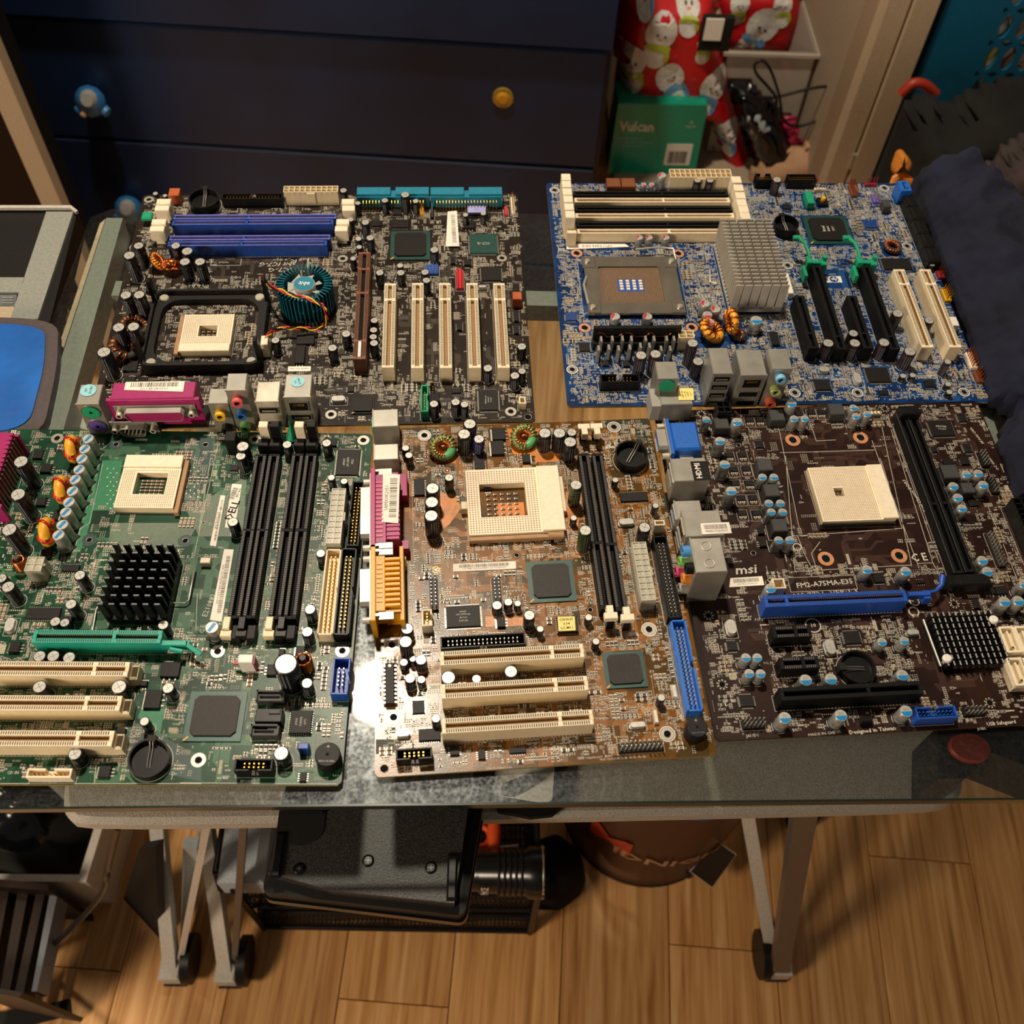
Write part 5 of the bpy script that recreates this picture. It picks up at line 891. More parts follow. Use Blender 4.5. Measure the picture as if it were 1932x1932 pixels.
for x0,y0,x1,y1 in ((1560,645,1730,925),(1720,640,1890,925),(1640,960,1820,1260),(1800,960,1970,1260)):
    u0,v0,u1,v1=b.box4('R',x0,y0,x1,y1,9); cu,cv=(u0+u1)/2,(v0+v1)/2; g=MB(); w_,d_=4.8,(v1-v0)/2-.4; frame(g,rr(w_,d_,.6,1),rr(w_-1.3,d_-1.3,.4,1),0,9,'cream'); g.box(-w_,-d_,0,w_,d_,5,'beige'); g.box(-.6,-d_+3,5,.6,d_-3,8.6,'cream'); g.box(-.6,-d_+3,5,1.6,-d_+4,8.6,'cream'); b.put('sata_connector',g,cu,cv); b.mark(u0,v0,u1,v1,False)
b.header('R',690,1462,1105,1585,9,'blue',(9,2),'+y','usb3_header','steelblue'); b.pins('R',1175,1470,1350,1580,5,2,'black',7); b.pins('Q',530,1600,760,1710,5,2,'black',8); b.block('speaker_header','R',135,1560,250,1620,5,'black')
b.chip('Q',385,800,488,898); b.chip('Q',1570,700,1735,828); b.chip('Q',515,1345,655,1465); b.chip('O',930,268,1150,418,lid='chip',txt=['FINTEK','F71868'],txs=1.8,rot=-.1); b.chip('N',1318,695,1365,735) if 0 else b.chip('N',862,718,925,775); b.chip('O',940,520,995,575); b.chip('O',1255,490,1325,575); b.chip('O',1200,200,1275,280); b.chip('O',1300,1030,1385,1090,'soic'); b.chip('O',1225,620,1300,690,'soic'); b.chip('R',700,180,780,215,'soic'); b.chip('R',1265,370,1330,470,'soic')
b.crystal('Q',375,570,485,740); b.crystal('Q',1375,770,1490,945); b.crystal('R',590,680,730,740); b.header('Q',850,165,975,270,9,'cream',(3,1),'-y','fan_header'); b.pins('O',355,170,450,260,3,1,'cream',10,'lead')
u0,v0=b.L('O',1640,1010,12); u1,v1=b.L('O',1930,1680,12); g=MB(); g.box(-6,-25,0,6,25,9,'black')
for j in range(13): g.box(-6,-25+j*4.12,9,6,-24.4+j*4.12,12.5,'black')
for i in range(3): g.box(-6+i*5.7,-25,9,-5.4+i*5.7,25,12.5,'black')
b.put('power_connector',g,217,v0-26); b.mark(210,v0-52,225,v0)
b.power('d',885,755,1060,840,13,'black',(2,2),name='cpu_power_connector',hole='cavityblack',size=(9.5,9.5))
b.pins('O',1400,600,1470,710,2,5,'black',6); b.pins('O',1480,840,1570,980,2,5,'black',6); b.pins('O',1450,1330,1650,1720,2,10,'tinydark',6,'lead')
b.label('X',[(1378,1091),(1438,1087),(1442,1104),(1376,1108)],.1,8,'601-7721-010 B1210',1.5,0,nb=40)
T=b.text
T('X',1408,1075,'msi',9,.04,1.15,True,.2); T('X',1556,1101,'FM2-A75MA-E35',5,.045,1.05,True); T('X',1558,1120,'MS-7721  VER:1.3',4.6,.045,1.25); T('X',1596,1170,'Dual Graphics',3.2,.045,1,True); T('X',1646,1378,'Designed in Taiwan',3.2,.045,1.1,True); T('X',1889,1364,'USB Safeguard',3,.045,1,True); T('X',1556,1384,'MADE IN CHINA',2.2,.045,1.2); T('X',1420,1388,'JAUD1',2.6,.045); T('X',1504,1377,'BAT1',2.4,.045); T('X',1434,1169,'PCI_E1',2.2); T('X',1441,1193,'PCI_E2',2); T('X',1450,1251,'PCI_E3',2); T('X',1496,1080,'CPU1',2.2,.045); T('X',1534,1180,'10',3.6,.045,1,True); T('X',1734,1052,'C E',8,.045,.9,True); T('X',1726,935,'Dual Channel DDR3',3,-PI/2+.28+PI,1.1,True,.2); T('X',1843,822,'All Solid CAPs',2.6,PI/2+.28,1,True,.2); T('X',1873,873,'OC Genie II',2.6,PI/2+.28,1,True,.2); T('X',1498,1012,'N1996',3,PI/2+.2,1,True); T('X',1852,1375,'JUSB2',2,.045); T('X',1744,1132,'MSI HD AUDIO',1.4); T('X',1750,1155,'PURE GRAPHICS',1.4)
for x,y,r_ in ((1534,1180,5),(1725,1134,3.4),(1724,1154,3.4),(1504,1032,3)):
    u,v=b.L('X',x,y); b.silk.ring(u,v,.06,r_-.8,r_,30,'silk')
u0,v0,u1,v1=b.box4('X',1488,1090,1615,1112,0); b.silk.rect(u0,v0-1,u1,v1+1,.3,.05,'silk')
for a in ([(1482,860),(1500,1078),(1720,1066)],[(1470,811),(1511,1012),(1559,1005)],[(1505,1012),(1520,1050),(1534,1076)],[(1664,806),(1720,1068)],[(1663,870),(1702,997),(1490,1012)],[(1472,854),(1519,853),(1650,849)],[(1645,831),(1734,1072)],[(1681,810),(1760,1062),(1730,1063)],[(1684,808),(1772,1062)],[(1547,1022),(1531,1044),(1542,1078)],[(1533,810),(1540,832),(1577,830)],[(1864,955),(1918,1090)],[(1760,1062),(1800,1140)]):
    for i in range(len(a)-1): b.silk.line(b.L('X',*a[i]),b.L('X',*a[i+1]),.35,.05,'silk')
# rear ports
o=stack(b,'keyboard_port','d',215,660,17,17,22,m='ferrite' if 0 else 'steel'); b.label('d',[(428,580),(610,575),(620,715),(440,718)],17.4,3,None,bar=False,m='labelyellow'); 
u,v=b.L('d',525,648,17.4); g=MB(); [addtext(g,t,x,0,0,1.5,-PI/2+.05,'ink') for t,x in (('MD-MINI',-2.6),('8S TOP',-.6),('200516',1.2),('S E E I',3.2))]; b.put('label_text',g,u,v,17.6)
o2=MB(); o2.box(-8,-6,0,8,0,15,'grey'); put('blue_port_insert',o2,o)
u,v=b.L('X',1258,822,17); g=MB(); g.box(-15,1,2,15,3.4,17,'vgablue',ch=.3); g.box(-12,3.4,5,12,22,17,'vgablue',ch=1.5); g.box(-14,3,1,14,8,10,'vgablue'); o=b.put('vga_port',g,u,v,0,-PI/2,label='bright blue monitor port with silver shell'); flange(o,0,11,31,12,1); dshell(o,0,11,17.5,8.5,'vgablue',6,(5,5)); g=MB(); g.box(11,8,9,17,17,10.5,'tin',ch=.4); put('grounding_tab',g,o)
g=MB(); g.box(-16,1,0,16,6,4,'steel'); put('lower_shell',g,o); b.mark(u,v-17,u+22,v+17,False)
o=stack(b,'hdmi_port','h',240,290,23,18.5,23); g=MB(); u,v=b.L('h',575,300,23.4); g.box(-5.6,-7.6,23.35,5.6,7.6,23.5,'ink'); addtext(g,'HDMI',-1.6,0,23.55,5.2,PI/2,'paper',.95,True); b.put('port_sticker',g,u,v)
opening(o,0,17,15,5,'steel'); stack(b,'usb_port','h',275,760,16,14,17,opens=((0,11,11,5,'steelblue'),(0,4,11,5,'steelblue')))
o=stack(b,'network_port','h',372,925,25,19,24,opens=((0,18,12,8,None,7),(0,9,13,4,'ferrite'),(0,3,13,4,'ferrite'))); b.label('h',[(570,920),(905,905),(940,1035),(590,1050)],25.4,4,'448A09254557',2.3,0,nb=34)
o=stack(b,'audio_port','h',480,1295,35,24,19,jacks=((-6,30,'jackblue'),(-6,18,'jackgreen'),(-6,6,'pink'),(6,30,'black'),(6,18,'orange'),(6,6,'grey')))
for sg in(-1,1):
    g=MB(); g.torus((sg*6,9,35.3),3,.25,20,4,'tin'); put('embossed_ring',g,o)
b.sp('N',1060,640,1596,1700); b.sp('O',0,340,780,1700); b.sp('Q',0,100,800,560); b.sp('N',680,1360,1100,1760); b.sp('Q',560,590,830,1900) ; b.sp('Q',950,560,1560,680); b.sp('R',100,250,1000,620); b.sp('R',700,1050,1500,1500); b.sp('O',1300,1150,1560,1600)
b.finish(1400,2600,150,1500,zones=[],tones=('tinytan','tinydark'),edge='pcb5')
# ================================================================= room, furniture and the things around the boards
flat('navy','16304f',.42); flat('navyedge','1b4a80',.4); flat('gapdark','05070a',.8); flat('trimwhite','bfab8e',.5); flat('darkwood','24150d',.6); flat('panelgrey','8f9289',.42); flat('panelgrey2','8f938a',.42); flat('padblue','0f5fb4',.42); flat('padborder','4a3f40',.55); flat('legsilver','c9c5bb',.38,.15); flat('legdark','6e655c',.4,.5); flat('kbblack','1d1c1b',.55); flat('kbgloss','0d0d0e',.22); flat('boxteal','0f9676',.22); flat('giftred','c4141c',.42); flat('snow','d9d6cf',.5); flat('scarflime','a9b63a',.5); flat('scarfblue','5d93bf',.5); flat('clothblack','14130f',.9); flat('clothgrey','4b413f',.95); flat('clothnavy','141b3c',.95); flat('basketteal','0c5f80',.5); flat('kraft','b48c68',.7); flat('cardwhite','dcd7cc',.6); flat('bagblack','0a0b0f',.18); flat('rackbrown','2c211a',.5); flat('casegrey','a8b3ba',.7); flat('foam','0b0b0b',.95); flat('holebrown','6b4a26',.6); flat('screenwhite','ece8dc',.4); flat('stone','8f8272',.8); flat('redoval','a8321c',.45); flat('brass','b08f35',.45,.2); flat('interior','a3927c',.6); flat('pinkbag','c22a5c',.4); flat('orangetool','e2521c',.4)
# wood
m,nt,B_,nn,L_=nodes('wood',.38); tc=nn('TexCoord'); mp=nn('Mapping'); mp.inputs['Scale'].default_value=(34,1.5,1); oi=nn('ObjectInfo'); va=nn('VectorMath',operation='ADD'); cb=nn('CombineXYZ'); mu=nn('Math',operation='MULTIPLY'); mu.inputs[1].default_value=40; L_(oi.outputs['Random'],mu.inputs[0]); L_(mu.outputs[0],cb.inputs[0]); L_(mu.outputs[0],cb.inputs[1]); L_(tc.outputs['Object'],va.inputs[0]); L_(cb.outputs[0],va.inputs[1]); L_(va.outputs[0],mp.inputs['Vector'])
n1=nn('TexNoise'); n1.inputs['Scale'].default_value=3.2; n1.inputs['Detail'].default_value=7; n1.inputs['Distortion'].default_value=.7; L_(mp.outputs[0],n1.inputs['Vector']); r1=ramp(nn,[(.3,'aa743d'),(.46,'d0995b'),(.58,'e0ab6d'),(.72,'ecc088')]); L_(n1.outputs['Fac'],r1.inputs['Fac'])
hs=nn('HueSaturation'); m2=nn('MapRange'); m2.inputs['To Min'].default_value=.86; m2.inputs['To Max'].default_value=1.12; L_(oi.outputs['Random'],m2.inputs['Value']); L_(m2.outputs[0],hs.inputs['Value']); L_(r1.outputs['Color'],hs.inputs['Color']); L_(hs.outputs[0],B_.inputs['Base Color'])
n2=nn('TexNoise'); n2.inputs['Scale'].default_value=2.5; L_(tc.outputs['Object'],n2.inputs['Vector']); r2=nn('MapRange'); r2.inputs['To Min'].default_value=.3; r2.inputs['To Max'].default_value=.55; L_(n2.outputs['Fac'],r2.inputs['Value']); L_(r2.outputs[0],B_.inputs['Roughness'])
# tray plastic
m,nt,B_,nn,L_=nodes('trayplastic',.5); tc=nn('TexCoord'); n1=nn('TexNoise'); n1.inputs['Scale'].default_value=1500; n1.inputs['Detail'].default_value=2; L_(tc.outputs['Object'],n1.inputs['Vector']); r1=ramp(nn,[(.35,'8b8479'),(.65,'b3aca0')]); L_(n1.outputs['Fac'],r1.inputs['Fac']); L_(r1.outputs[0],B_.inputs['Base Color']); bu=nn('Bump'); bu.inputs['Strength'].default_value=.5; bu.inputs['Distance'].default_value=.0006; L_(n1.outputs['Fac'],bu.inputs['Height']); L_(bu.outputs[0],B_.inputs['Normal'])
m,nt,B_,nn,L_=nodes('kbtexture',.5); tc=nn('TexCoord'); n1=nn('TexNoise'); n1.inputs['Scale'].default_value=900; L_(tc.outputs['Object'],n1.inputs['Vector']); r1=ramp(nn,[(.4,'1a1918'),(.65,'3a3834')]); L_(n1.outputs['Fac'],r1.inputs['Fac']); L_(r1.outputs[0],B_.inputs['Base Color']); bu=nn('Bump'); bu.inputs['Strength'].default_value=.6; bu.inputs['Distance'].default_value=.0004; L_(n1.outputs['Fac'],bu.inputs['Height']); L_(bu.outputs[0],B_.inputs['Normal'])
# navy paint, blue pad, cloths get large soft variation
def soft(n,c1,c2,sc,rough=.9,bump=.01,bs=None):
    m,nt,B_,nn,L_=nodes(n,rough); tc=nn('TexCoord'); n1=nn('TexNoise'); n1.inputs['Scale'].default_value=sc; n1.inputs['Detail'].default_value=5; L_(tc.outputs['Object'],n1.inputs['Vector']); r1=ramp(nn,[(.35,c1),(.65,c2)]); L_(n1.outputs['Fac'],r1.inputs['Fac']); L_(r1.outputs[0],B_.inputs['Base Color'])
    if bump: n2=nn('TexNoise'); n2.inputs['Scale'].default_value=bs or sc*3; L_(tc.outputs['Object'],n2.inputs['Vector']); bu=nn('Bump'); bu.inputs['Strength'].default_value=.6; bu.inputs['Distance'].default_value=bump; L_(n2.outputs['Fac'],bu.inputs['Height']); L_(bu.outputs[0],B_.inputs['Normal'])
soft('navypaint','0a1b38','10284c',5,.42,0); soft('padleather','0d4f9e','1a6cc4',14,.4,.0015); soft('navycloth','060a1e','0f142c',18,.95,.03,30); soft('blackcloth','0d0d0b','1c1a16',10,.95,.01); soft('browncloth','3f3534','5c4f4d',12,.95,.01)
# glass: transparent sheet with fresnel reflection and a film of dust and wiping scratches
m=bpy.data.materials.new('dustyglass'); m.use_nodes=True; MATS['dustyglass']=m; nt=m.node_tree; nt.nodes.remove(nt.nodes['Principled BSDF']); out=nt.nodes['Material Output']
def nn(t,**k):
    x=nt.nodes.new('ShaderNode'+t)
    for a,v in k.items(): setattr(x,a,v)
    return x
L_=nt.links.new; tc=nn('TexCoord'); tr=nn('BsdfTransparent'); tr.inputs[0].default_value=(.90,.93,.915,1); gl=nn('BsdfGlossy'); gl.inputs['Roughness'].default_value=.035; fr=nn('Fresnel'); fr.inputs[0].default_value=1.5
ge=nn('NewGeometry'); iv=nn('Math',operation='SUBTRACT'); iv.inputs[0].default_value=1; L_(ge.outputs['Backfacing'],iv.inputs[1]); fm_=nn('Math',operation='MULTIPLY'); L_(fr.outputs[0],fm_.inputs[0]); L_(iv.outputs[0],fm_.inputs[1]); mx=nn('MixShader'); L_(fm_.outputs[0],mx.inputs[0]); L_(tr.outputs[0],mx.inputs[1]); L_(gl.outputs[0],mx.inputs[2])
g2=nn('BsdfGlossy'); g2.inputs['Roughness'].default_value=.3; g2.inputs[0].default_value=(.8,.87,.92,1); df=nn('BsdfDiffuse'); df.inputs[0].default_value=(.6,.6,.56,1); ms=nn('MixShader'); ms.inputs[0].default_value=.12; L_(g2.outputs[0],ms.inputs[1]); L_(df.outputs[0],ms.inputs[2])
a1=nn('TexNoise'); a1.inputs['Scale'].default_value=9; a1.inputs['Detail'].default_value=6; L_(tc.outputs['Object'],a1.inputs['Vector']); a2=nn('TexNoise'); a2.inputs['Scale'].default_value=520; a2.inputs['Detail'].default_value=3; L_(tc.outputs['Object'],a2.inputs['Vector'])
wv=nn('TexWave'); wv.inputs['Scale'].default_value=14; wv.inputs['Distortion'].default_value=22; wv.inputs['Detail'].default_value=4; L_(tc.outputs['Object'],wv.inputs['Vector'])
rm=nn('MapRange'); rm.inputs['From Min'].default_value=.35; rm.inputs['From Max'].default_value=.75; rm.inputs['To Min'].default_value=.012; rm.inputs['To Max'].default_value=.032; L_(a1.outputs['Fac'],rm.inputs['Value'])
r3=nn('MapRange'); r3.inputs['From Min'].default_value=.4; r3.inputs['From Max'].default_value=.7; r3.inputs['To Min'].default_value=.35; r3.inputs['To Max'].default_value=1.6; L_(a2.outputs['Fac'],r3.inputs['Value']); m1=nn('Math',operation='MULTIPLY'); L_(rm.outputs[0],m1.inputs[0]); L_(r3.outputs[0],m1.inputs[1])
r4=nn('MapRange'); r4.inputs['From Min'].default_value=.9; r4.inputs['From Max'].default_value=1; r4.inputs['To Min'].default_value=0; r4.inputs['To Max'].default_value=.012; L_(wv.outputs['Fac'],r4.inputs['Value']); m3=nn('Math',operation='ADD'); L_(m1.outputs[0],m3.inputs[0]); L_(r4.outputs[0],m3.inputs[1])
mf=nn('MixShader'); L_(m3.outputs[0],mf.inputs[0]); L_(mx.outputs[0],mf.inputs[1]); L_(ms.outputs[0],mf.inputs[2]); L_(mf.outputs[0],out.inputs[0])
def seethru(n,col,fac,rough=.4):
    m=bpy.data.materials.new(n); m.use_nodes=True; MATS[n]=m; nt=m.node_tree; b=nt.nodes['Principled BSDF']; b.inputs['Base Color'].default_value=hx(col); b.inputs['Roughness'].default_value=rough
    t=nt.nodes.new('ShaderNodeBsdfTransparent'); t.inputs[0].default_value=hx('e8d8c8'); x=nt.nodes.new('ShaderNodeMixShader'); x.inputs[0].default_value=fac; nt.links.new(t.outputs[0],x.inputs[1]); nt.links.new(b.outputs[0],x.inputs[2]); nt.links.new(x.outputs[0],nt.nodes['Material Output'].inputs[0])
seethru('binplastic','cfc6b8',.72); seethru('bucketplastic','6a4430',.55)
flat('glassedge','12201c',.2)
ORG={}
def T0(name,label,cat,org,group=None,rz=0):
    e=thing(name,label,cat,org,rz,None,group); ORG[e.name]=org; return e
def S(name,mb,e,label=None,kind=None):
    o=ORG[e.name]; return put(name,mb,e,(-o[0],-o[1],-o[2]),label=label,kind=kind)
def TM(name,mb,label,cat,group=None):     # one-mesh thing built in absolute mm: recentre its origin at its base
    xs=[v[0] for v in mb.v]; ys=[v[1] for v in mb.v]; zs=[v[2] for v in mb.v]; o=((min(xs)+max(xs))/2,(min(ys)+max(ys))/2,min(zs))
    mb.v=[(a-o[0],b-o[1],c-o[2]) for a,b,c in mb.v]; return thing(name,label,cat,o,0,mb,group)
def pp(pts,z): return [tuple(at(x,y,z=z))[:2] for x,y in pts]
def pw(x,y,z=None,yy=None):
    v=at(x,y,z=z,y=yy); return (v.x,v.y,v.z)
FZ=-745
# ---- floor of planks
fl=bpy.data.objects.new('floor',None); COL.objects.link(fl); fl['kind']='structure'; ORG['floor']=(0,0,-TABLE*1000)
sb=MB(); sb.box(-1500,-600,FZ-30,1700,2200,FZ-12,'darkwood'); put('subfloor',sb,fl,(0,0,TABLE*1000))
yaw=math.radians(-4); ca,sa=math.cos(yaw),math.sin(yaw); x0,y0=-33.6,148.3; Lp=940; g=MB(); g.box(.5,0,-12,128.7,Lp-1,0,'wood',ch=.9); pm=g.mesh('plank')
rp=random.Random(5)
for i in range(-10,13):
    off=rp.uniform(-Lp,0) if i!=-1 else -Lp+18
    for j in range(-1,3):
        lx,ly=i*129.2,off+j*Lp; 
        if ly+Lp<-500 or ly>1900: continue
        put('plank',pm,fl,(x0+lx*ca-ly*sa,y0+lx*sa+ly*ca,0),yaw)
w_=MB(); w_.box(-1600,2150,FZ,1700,2200,1700,'cardwhite'); o=put('wall_back',w_); o['kind']='structure'
# ---- glass desk
d=T0('glass_desk','glass-topped desk with grey edge strips carrying all five circuit boards','desk',(30,410,FZ))
g=MB(); P=[(-325,164),(388,178),(388,667),(-308,651),(-322,640)]; g.prism(P,-10.5,-4.5,'dustyglass'); S('glass_top',g,d); g=MB(); g.prism([(-325,162.8),(388,176.8),(388,178),(-325,164)],-10.5,-4.6,'glassedge'); S('front_edge',g,d)
g=MB(); a=pp([(202,415),(233,415),(122,812),(75,812)],-14); dx=(a[3][0]-a[0][0])/(a[3][1]-a[0][1]); a[2]=(a[1][0]+(200-a[1][1])*(a[2][0]-a[1][0])/(a[2][1]-a[1][1]),200); a[3]=(a[0][0]+(200-a[0][1])*dx,200); g.prism(a,-34,-12,'panelgrey'); S('side_rail',g,d)
g=MB(); a=pp([(190,425),(200,417),(73,812),(60,812)],-24); g.prism(a,-44,-22,'panelgrey2',top='trimwhite'); S('edge_moulding',g,d)
g=MB(); g.prism([(353,200),(366,200),(366,640),(353,640)],-34,-12,'panelgrey'); S('side_rail',g,d); g=MB(); g.prism([(379,185),(383,185),(383,655),(379,655)],-16,-11,'kraft'); S('edge_moulding',g,d)
yf=561.6; zb=at(1010,605,y=yf).z; g=MB(); g.box(-290,yf,zb,352,yf+16,-13,'panelgrey2',top='panelgrey'); S('cross_rail',g,d)
for x in (-285,345):
    for y in (460,640): g=MB(); g.rod((x,y,FZ),(x,y,-34),14,12,'legsilver'); S('leg',g,d)
g=MB(); g.tube([pw(105,556,-90),pw(105,549,-40)],[5,7],12,'lead'); g.lathe(*pw(105,547,-36)[:2],[(8,-44),(8,-38),(5,-34)],14,'lead'); 
# ---- second desk at the left
d2=T0('side_desk','second grey-edged desk cut off at the far left','desk',(-450,560,FZ)); g=MB(); g.prism(pp([(-260,390),(132,390),(146,399),(92,615),(55,790),(-260,790)],-18),-40,-18,'darkwood',top='chip'); S('desktop',g,d2)
g=MB(); g.prism(pp([(88,401),(139,401),(72,604),(20,604)],-16),-17.9,-15,'panelgrey'); S('edge_strip',g,d2); g=MB(); g.prism(pp([(-200,525),(47,525),(37,553),(-200,553)],-16),-17.9,-15,'panelgrey'); S('cross_strip',g,d2)
g=MB(); g.prism(pp([(-60,556),(32,556),(28,577),(-60,577)],-16),-17.9,-16,'stripe'); 
for i in range(3): g.prism(pp([(4,560+i*5),(26,560+i*5),(25,562+i*5),(3,562+i*5)],-15),-16,-15,'panelgrey')
S('vent_plate',g,d2); g=MB(); g.prism(pp([(-60,579),(27,579),(22,604),(-60,604)],-16),-17.9,-15.5,'trimwhite'); S('pale_strip',g,d2)
g=MB(); g.prism(pp([(-100,388),(134,388),(147,398),(143,401),(132,393),(-100,393)],-14),-16,-13.5,'legsilver'); S('metal_rim',g,d2)
for x,y in ((-480,640),(-480,380)): g=MB(); g.rod((x,y,FZ),(x,y,-40),14,12,'legsilver'); S('leg',g,d2)
g=MB(); c=pw(105,548,-60); g.lathe(c[0],c[1],[(3,-100),(3,-66),(9,-66),(9,-60),(4,-56)],14,'lead'); o=S('chrome_knob',g,d2); g=MB(); g.box(c[0]-70,c[1]-4,-104,c[0]+6,c[1]+4,-96,'legdark'); put('bracket',g,o)
def rnd(P,n=5,r=.25):
    out=[]
    for i in range(len(P)):
        a,b_,c=Vector(P[i-1]),Vector(P[i]),Vector(P[(i+1)%len(P)]); s_,e=b_+(a-b_)*r,b_+(c-b_)*r
        for k in range(n+1): t=k/n; out.append(tuple(s_*(1-t)**2+2*b_*t*(1-t)+e*t*t))
    return out
e=T0('desk_pad','glossy blue pad with a dark rounded border beside the glass desk','pad',(-420,440,-12)); P=pp([(-240,596),(110,600),(108,690),(78,830),(-240,830)],-4); g=MB(); g.prism(rnd(P,6,.3),-12,-4,'padborder'); S('pad_border',g,e); g=MB(); P=pp([(-220,609),(86,612),(84,690),(52,815),(-220,815)],-3.5); g.prism(rnd(P,6,.3),-4.2,-3,'padleather'); S('pad_surface',g,e)
# ---- folding tray table under the glass
t=T0('tray_table','grey textured plastic tray table on silver folding legs beneath the glass desk','table',(0,300,FZ))
P=[tuple(at(118,1470,z=-85))[:2],tuple(at(116,1530,z=-85))[:2],tuple(at(140,1556,z=-85))[:2],tuple(at(1000,1542,z=-85))[:2],tuple(at(1780,1524,z=-85))[:2],tuple(at(1818,1500,z=-85))[:2],tuple(at(1822,1440,z=-85))[:2]]
P=P+[(P[-1][0],440),(P[0][0],440)]; P=rnd(P,3,.3); g=MB(); cxp=sum(p[0] for p in P)/len(P); cyp=330; P2=[(x+(cxp-x)*.012,y+(cyp-y)*.025) for x,y in P]
n=len(P); A_=[(x,y,-98) for x,y in P]; A1=[(x,y,-89) for x,y in P]; A2=[(x,y,-85) for x,y in P2]; A0=[(x+(cxp-x)*.015,y+(cyp-y)*.04,-112) for x,y in P]
for U_,V_ in ((A0,A_),(A_,A1),(A1,A2)): g.add(U_+V_,[(i,(i+1)%n,n+(i+1)%n,n+i) for i in range(n)],'trayplastic',True)
g.add(A2,[tuple(range(n))],'trayplastic'); g.add(A0,[tuple(range(n-1,-1,-1))],'trayplastic'); S('tabletop',g,t)
def bar(p,q,w,m,h=None):
    p,q=Vector(p),Vector(q); z=(q-p).normalized(); x=z.cross(Vector((0,1,0))).normalized(); y=z.cross(x); h=h or w; g=MB(); vs=[]
    for c in (p,q):
        for a,b_ in ((-1,-1),(1,-1),(1,1),(-1,1)): vs.append(tuple(c+x*a*w/2+y*b_*h/2))
    g.add(vs,[(0,1,5,4),(1,2,6,5),(2,3,7,6),(3,0,4,7),(0,3,2,1),(4,5,6,7)],m); return g
for (fx,fy,fz),(rx,ry,rz_),(bx,by),m1,m2,sg in (((300,1572,-583),(378,1595,-420),(325,1838),'legsilver','legsilver',1),((391,1572,-560),(452,1590,-420),(429,1842),'legsilver','legdark',1),((1515,1540,-290),(1415,1540,-500),(1470,1830),'legdark','legsilver',-1)):  # right front leg is silver too; the shade on it is put into legdark
    foot=Vector(pw(bx,by,-722)); f2=Vector(pw(fx,fy,fz)); f3=f2+(f2-foot)*(.75 if fz<-400 else .38); S('leg',bar(tuple(f3),foot,15 if sg>0 else 19,m1,15),t); r_=Vector(pw(rx,ry,rz_)); r3=r_+(r_-foot)*.6; S('leg',bar(tuple(r3),foot+Vector((6*sg,16,0)),7 if sg>0 else 14,m2,14),t)
    g=MB(); g.box(foot.x-12,foot.y-8,FZ+6,foot.x+12,foot.y+18,FZ+38,'legsilver',ch=2); g.box(foot.x-12.5,foot.y-10,FZ,foot.x+12.5,foot.y+20,FZ+7,'blackgloss',ch=1); o=S('foot',g,t)
    g=MB(); c=(foot.x+19*sg,foot.y+16,FZ+28); g.tube([(c[0]-5,c[1],c[2]),(c[0]+5,c[1],c[2])],28,28,'black'); put('foot_wheel',g,o)
# ---- upturned keyboard
k=T0('keyboard','black keyboard lying face down, poking out from under the glass','keyboard',(-55,220,-98))
a,b2=Vector(pw(490,1690,-80)),Vector(pw(879,1736,-80)); r_=Vector(pw(913,1528,-80)); l_=Vector(pw(527,1528,-80)); r2=b2+(r_-b2)*2.3; l2=a+(l_-a)*2.3
def quadp(*v): return [(p.x,p.y) for p in v]
g=MB(); g.prism(rnd(quadp(a,b2,r2,l2),4,.045),-98,-90,'kbgloss'); S('top_shell',g,k)
def lerp4(u,v): return (a*(1-u)+b2*u)*(1-v)+(l2*(1-u)+r2*u)*v
o_=rnd(quadp(lerp4(.008,.012),lerp4(.992,.012),lerp4(.992,.985),lerp4(.008,.985)),4,.04); i_=rnd(quadp(lerp4(.04,.1),lerp4(.955,.085),lerp4(.955,.96),lerp4(.05,.97)),4,.04); g=MB(); n=len(o_); vs=[(x,y,-90) for x,y in o_]+[(x,y,-79) for x,y in [(q[0]*.985+cc[0]*.015,q[1]*.985+cc[1]*.015) for q,cc in zip(o_,i_)]]+[(x,y,-78) for x,y in i_]
g.add(vs,[(i,(i+1)%n,n+(i+1)%n,n+i) for i in range(n)]+[(n+i,n+(i+1)%n,2*n+(i+1)%n,2*n+i) for i in range(n)]+[tuple(range(2*n,3*n))],'kbblack'); S('bottom_shell',g,k)
Z=-68; pl=[pw(505,1647,Z),pw(560,1662,Z),pw(632,1681,Z),pw(740,1692,Z),pw(857,1704,Z),pw(880,1545,Z),pw(898,1420,Z),pw(560,1420,Z),pw(532,1530,Z)]; g=MB(); g.prism([p[:2] for p in pl],-79,Z,'kbtexture'); o=S('bottom_plate',g,k)
for x,y in ((564.6,1639.6),(694.6,1624),(813,1637)): 
    c=pw(x,y,Z); g=MB(); g.lathe(c[0],c[1],[(3.6,Z-.3),(3.6,Z+.4),(2.4,Z+.4),(2.4,Z+.9)],18,'kbgloss'); g.line((c[0]-1.4,c[1]),(c[0]+1.4,c[1]),.4,Z+1,'vent'); g.line((c[0],c[1]-1.4),(c[0],c[1]+1.4),.4,Z+1,'vent'); put('screw',g,o)
for x,y in ((524,1612),(853,1653)): c=pw(x,y,Z+2); g=MB(); g.box(c[0]-3,c[1]-13,Z,c[0]+3,c[1]+13,Z+2.4,'kbgloss',ch=1.2); put('rubber_foot',g,o)
c=pw(569,1548,Z); g=MB(); g.add([(c[0]+14*math.cos(PI+PI*i/14),c[1]-4+11*math.sin(PI+PI*i/14),Z+.6) for i in range(15)]+[(c[0]+14,c[1]+8,Z+.6),(c[0]-14,c[1]+8,Z+.6)],[tuple(range(17))],'kbblack'); g.box(c[0]-13,c[1]+4,Z,c[0]+13,c[1]+16,Z+3,'kbgloss',ch=1); put('tilt_foot',g,o)
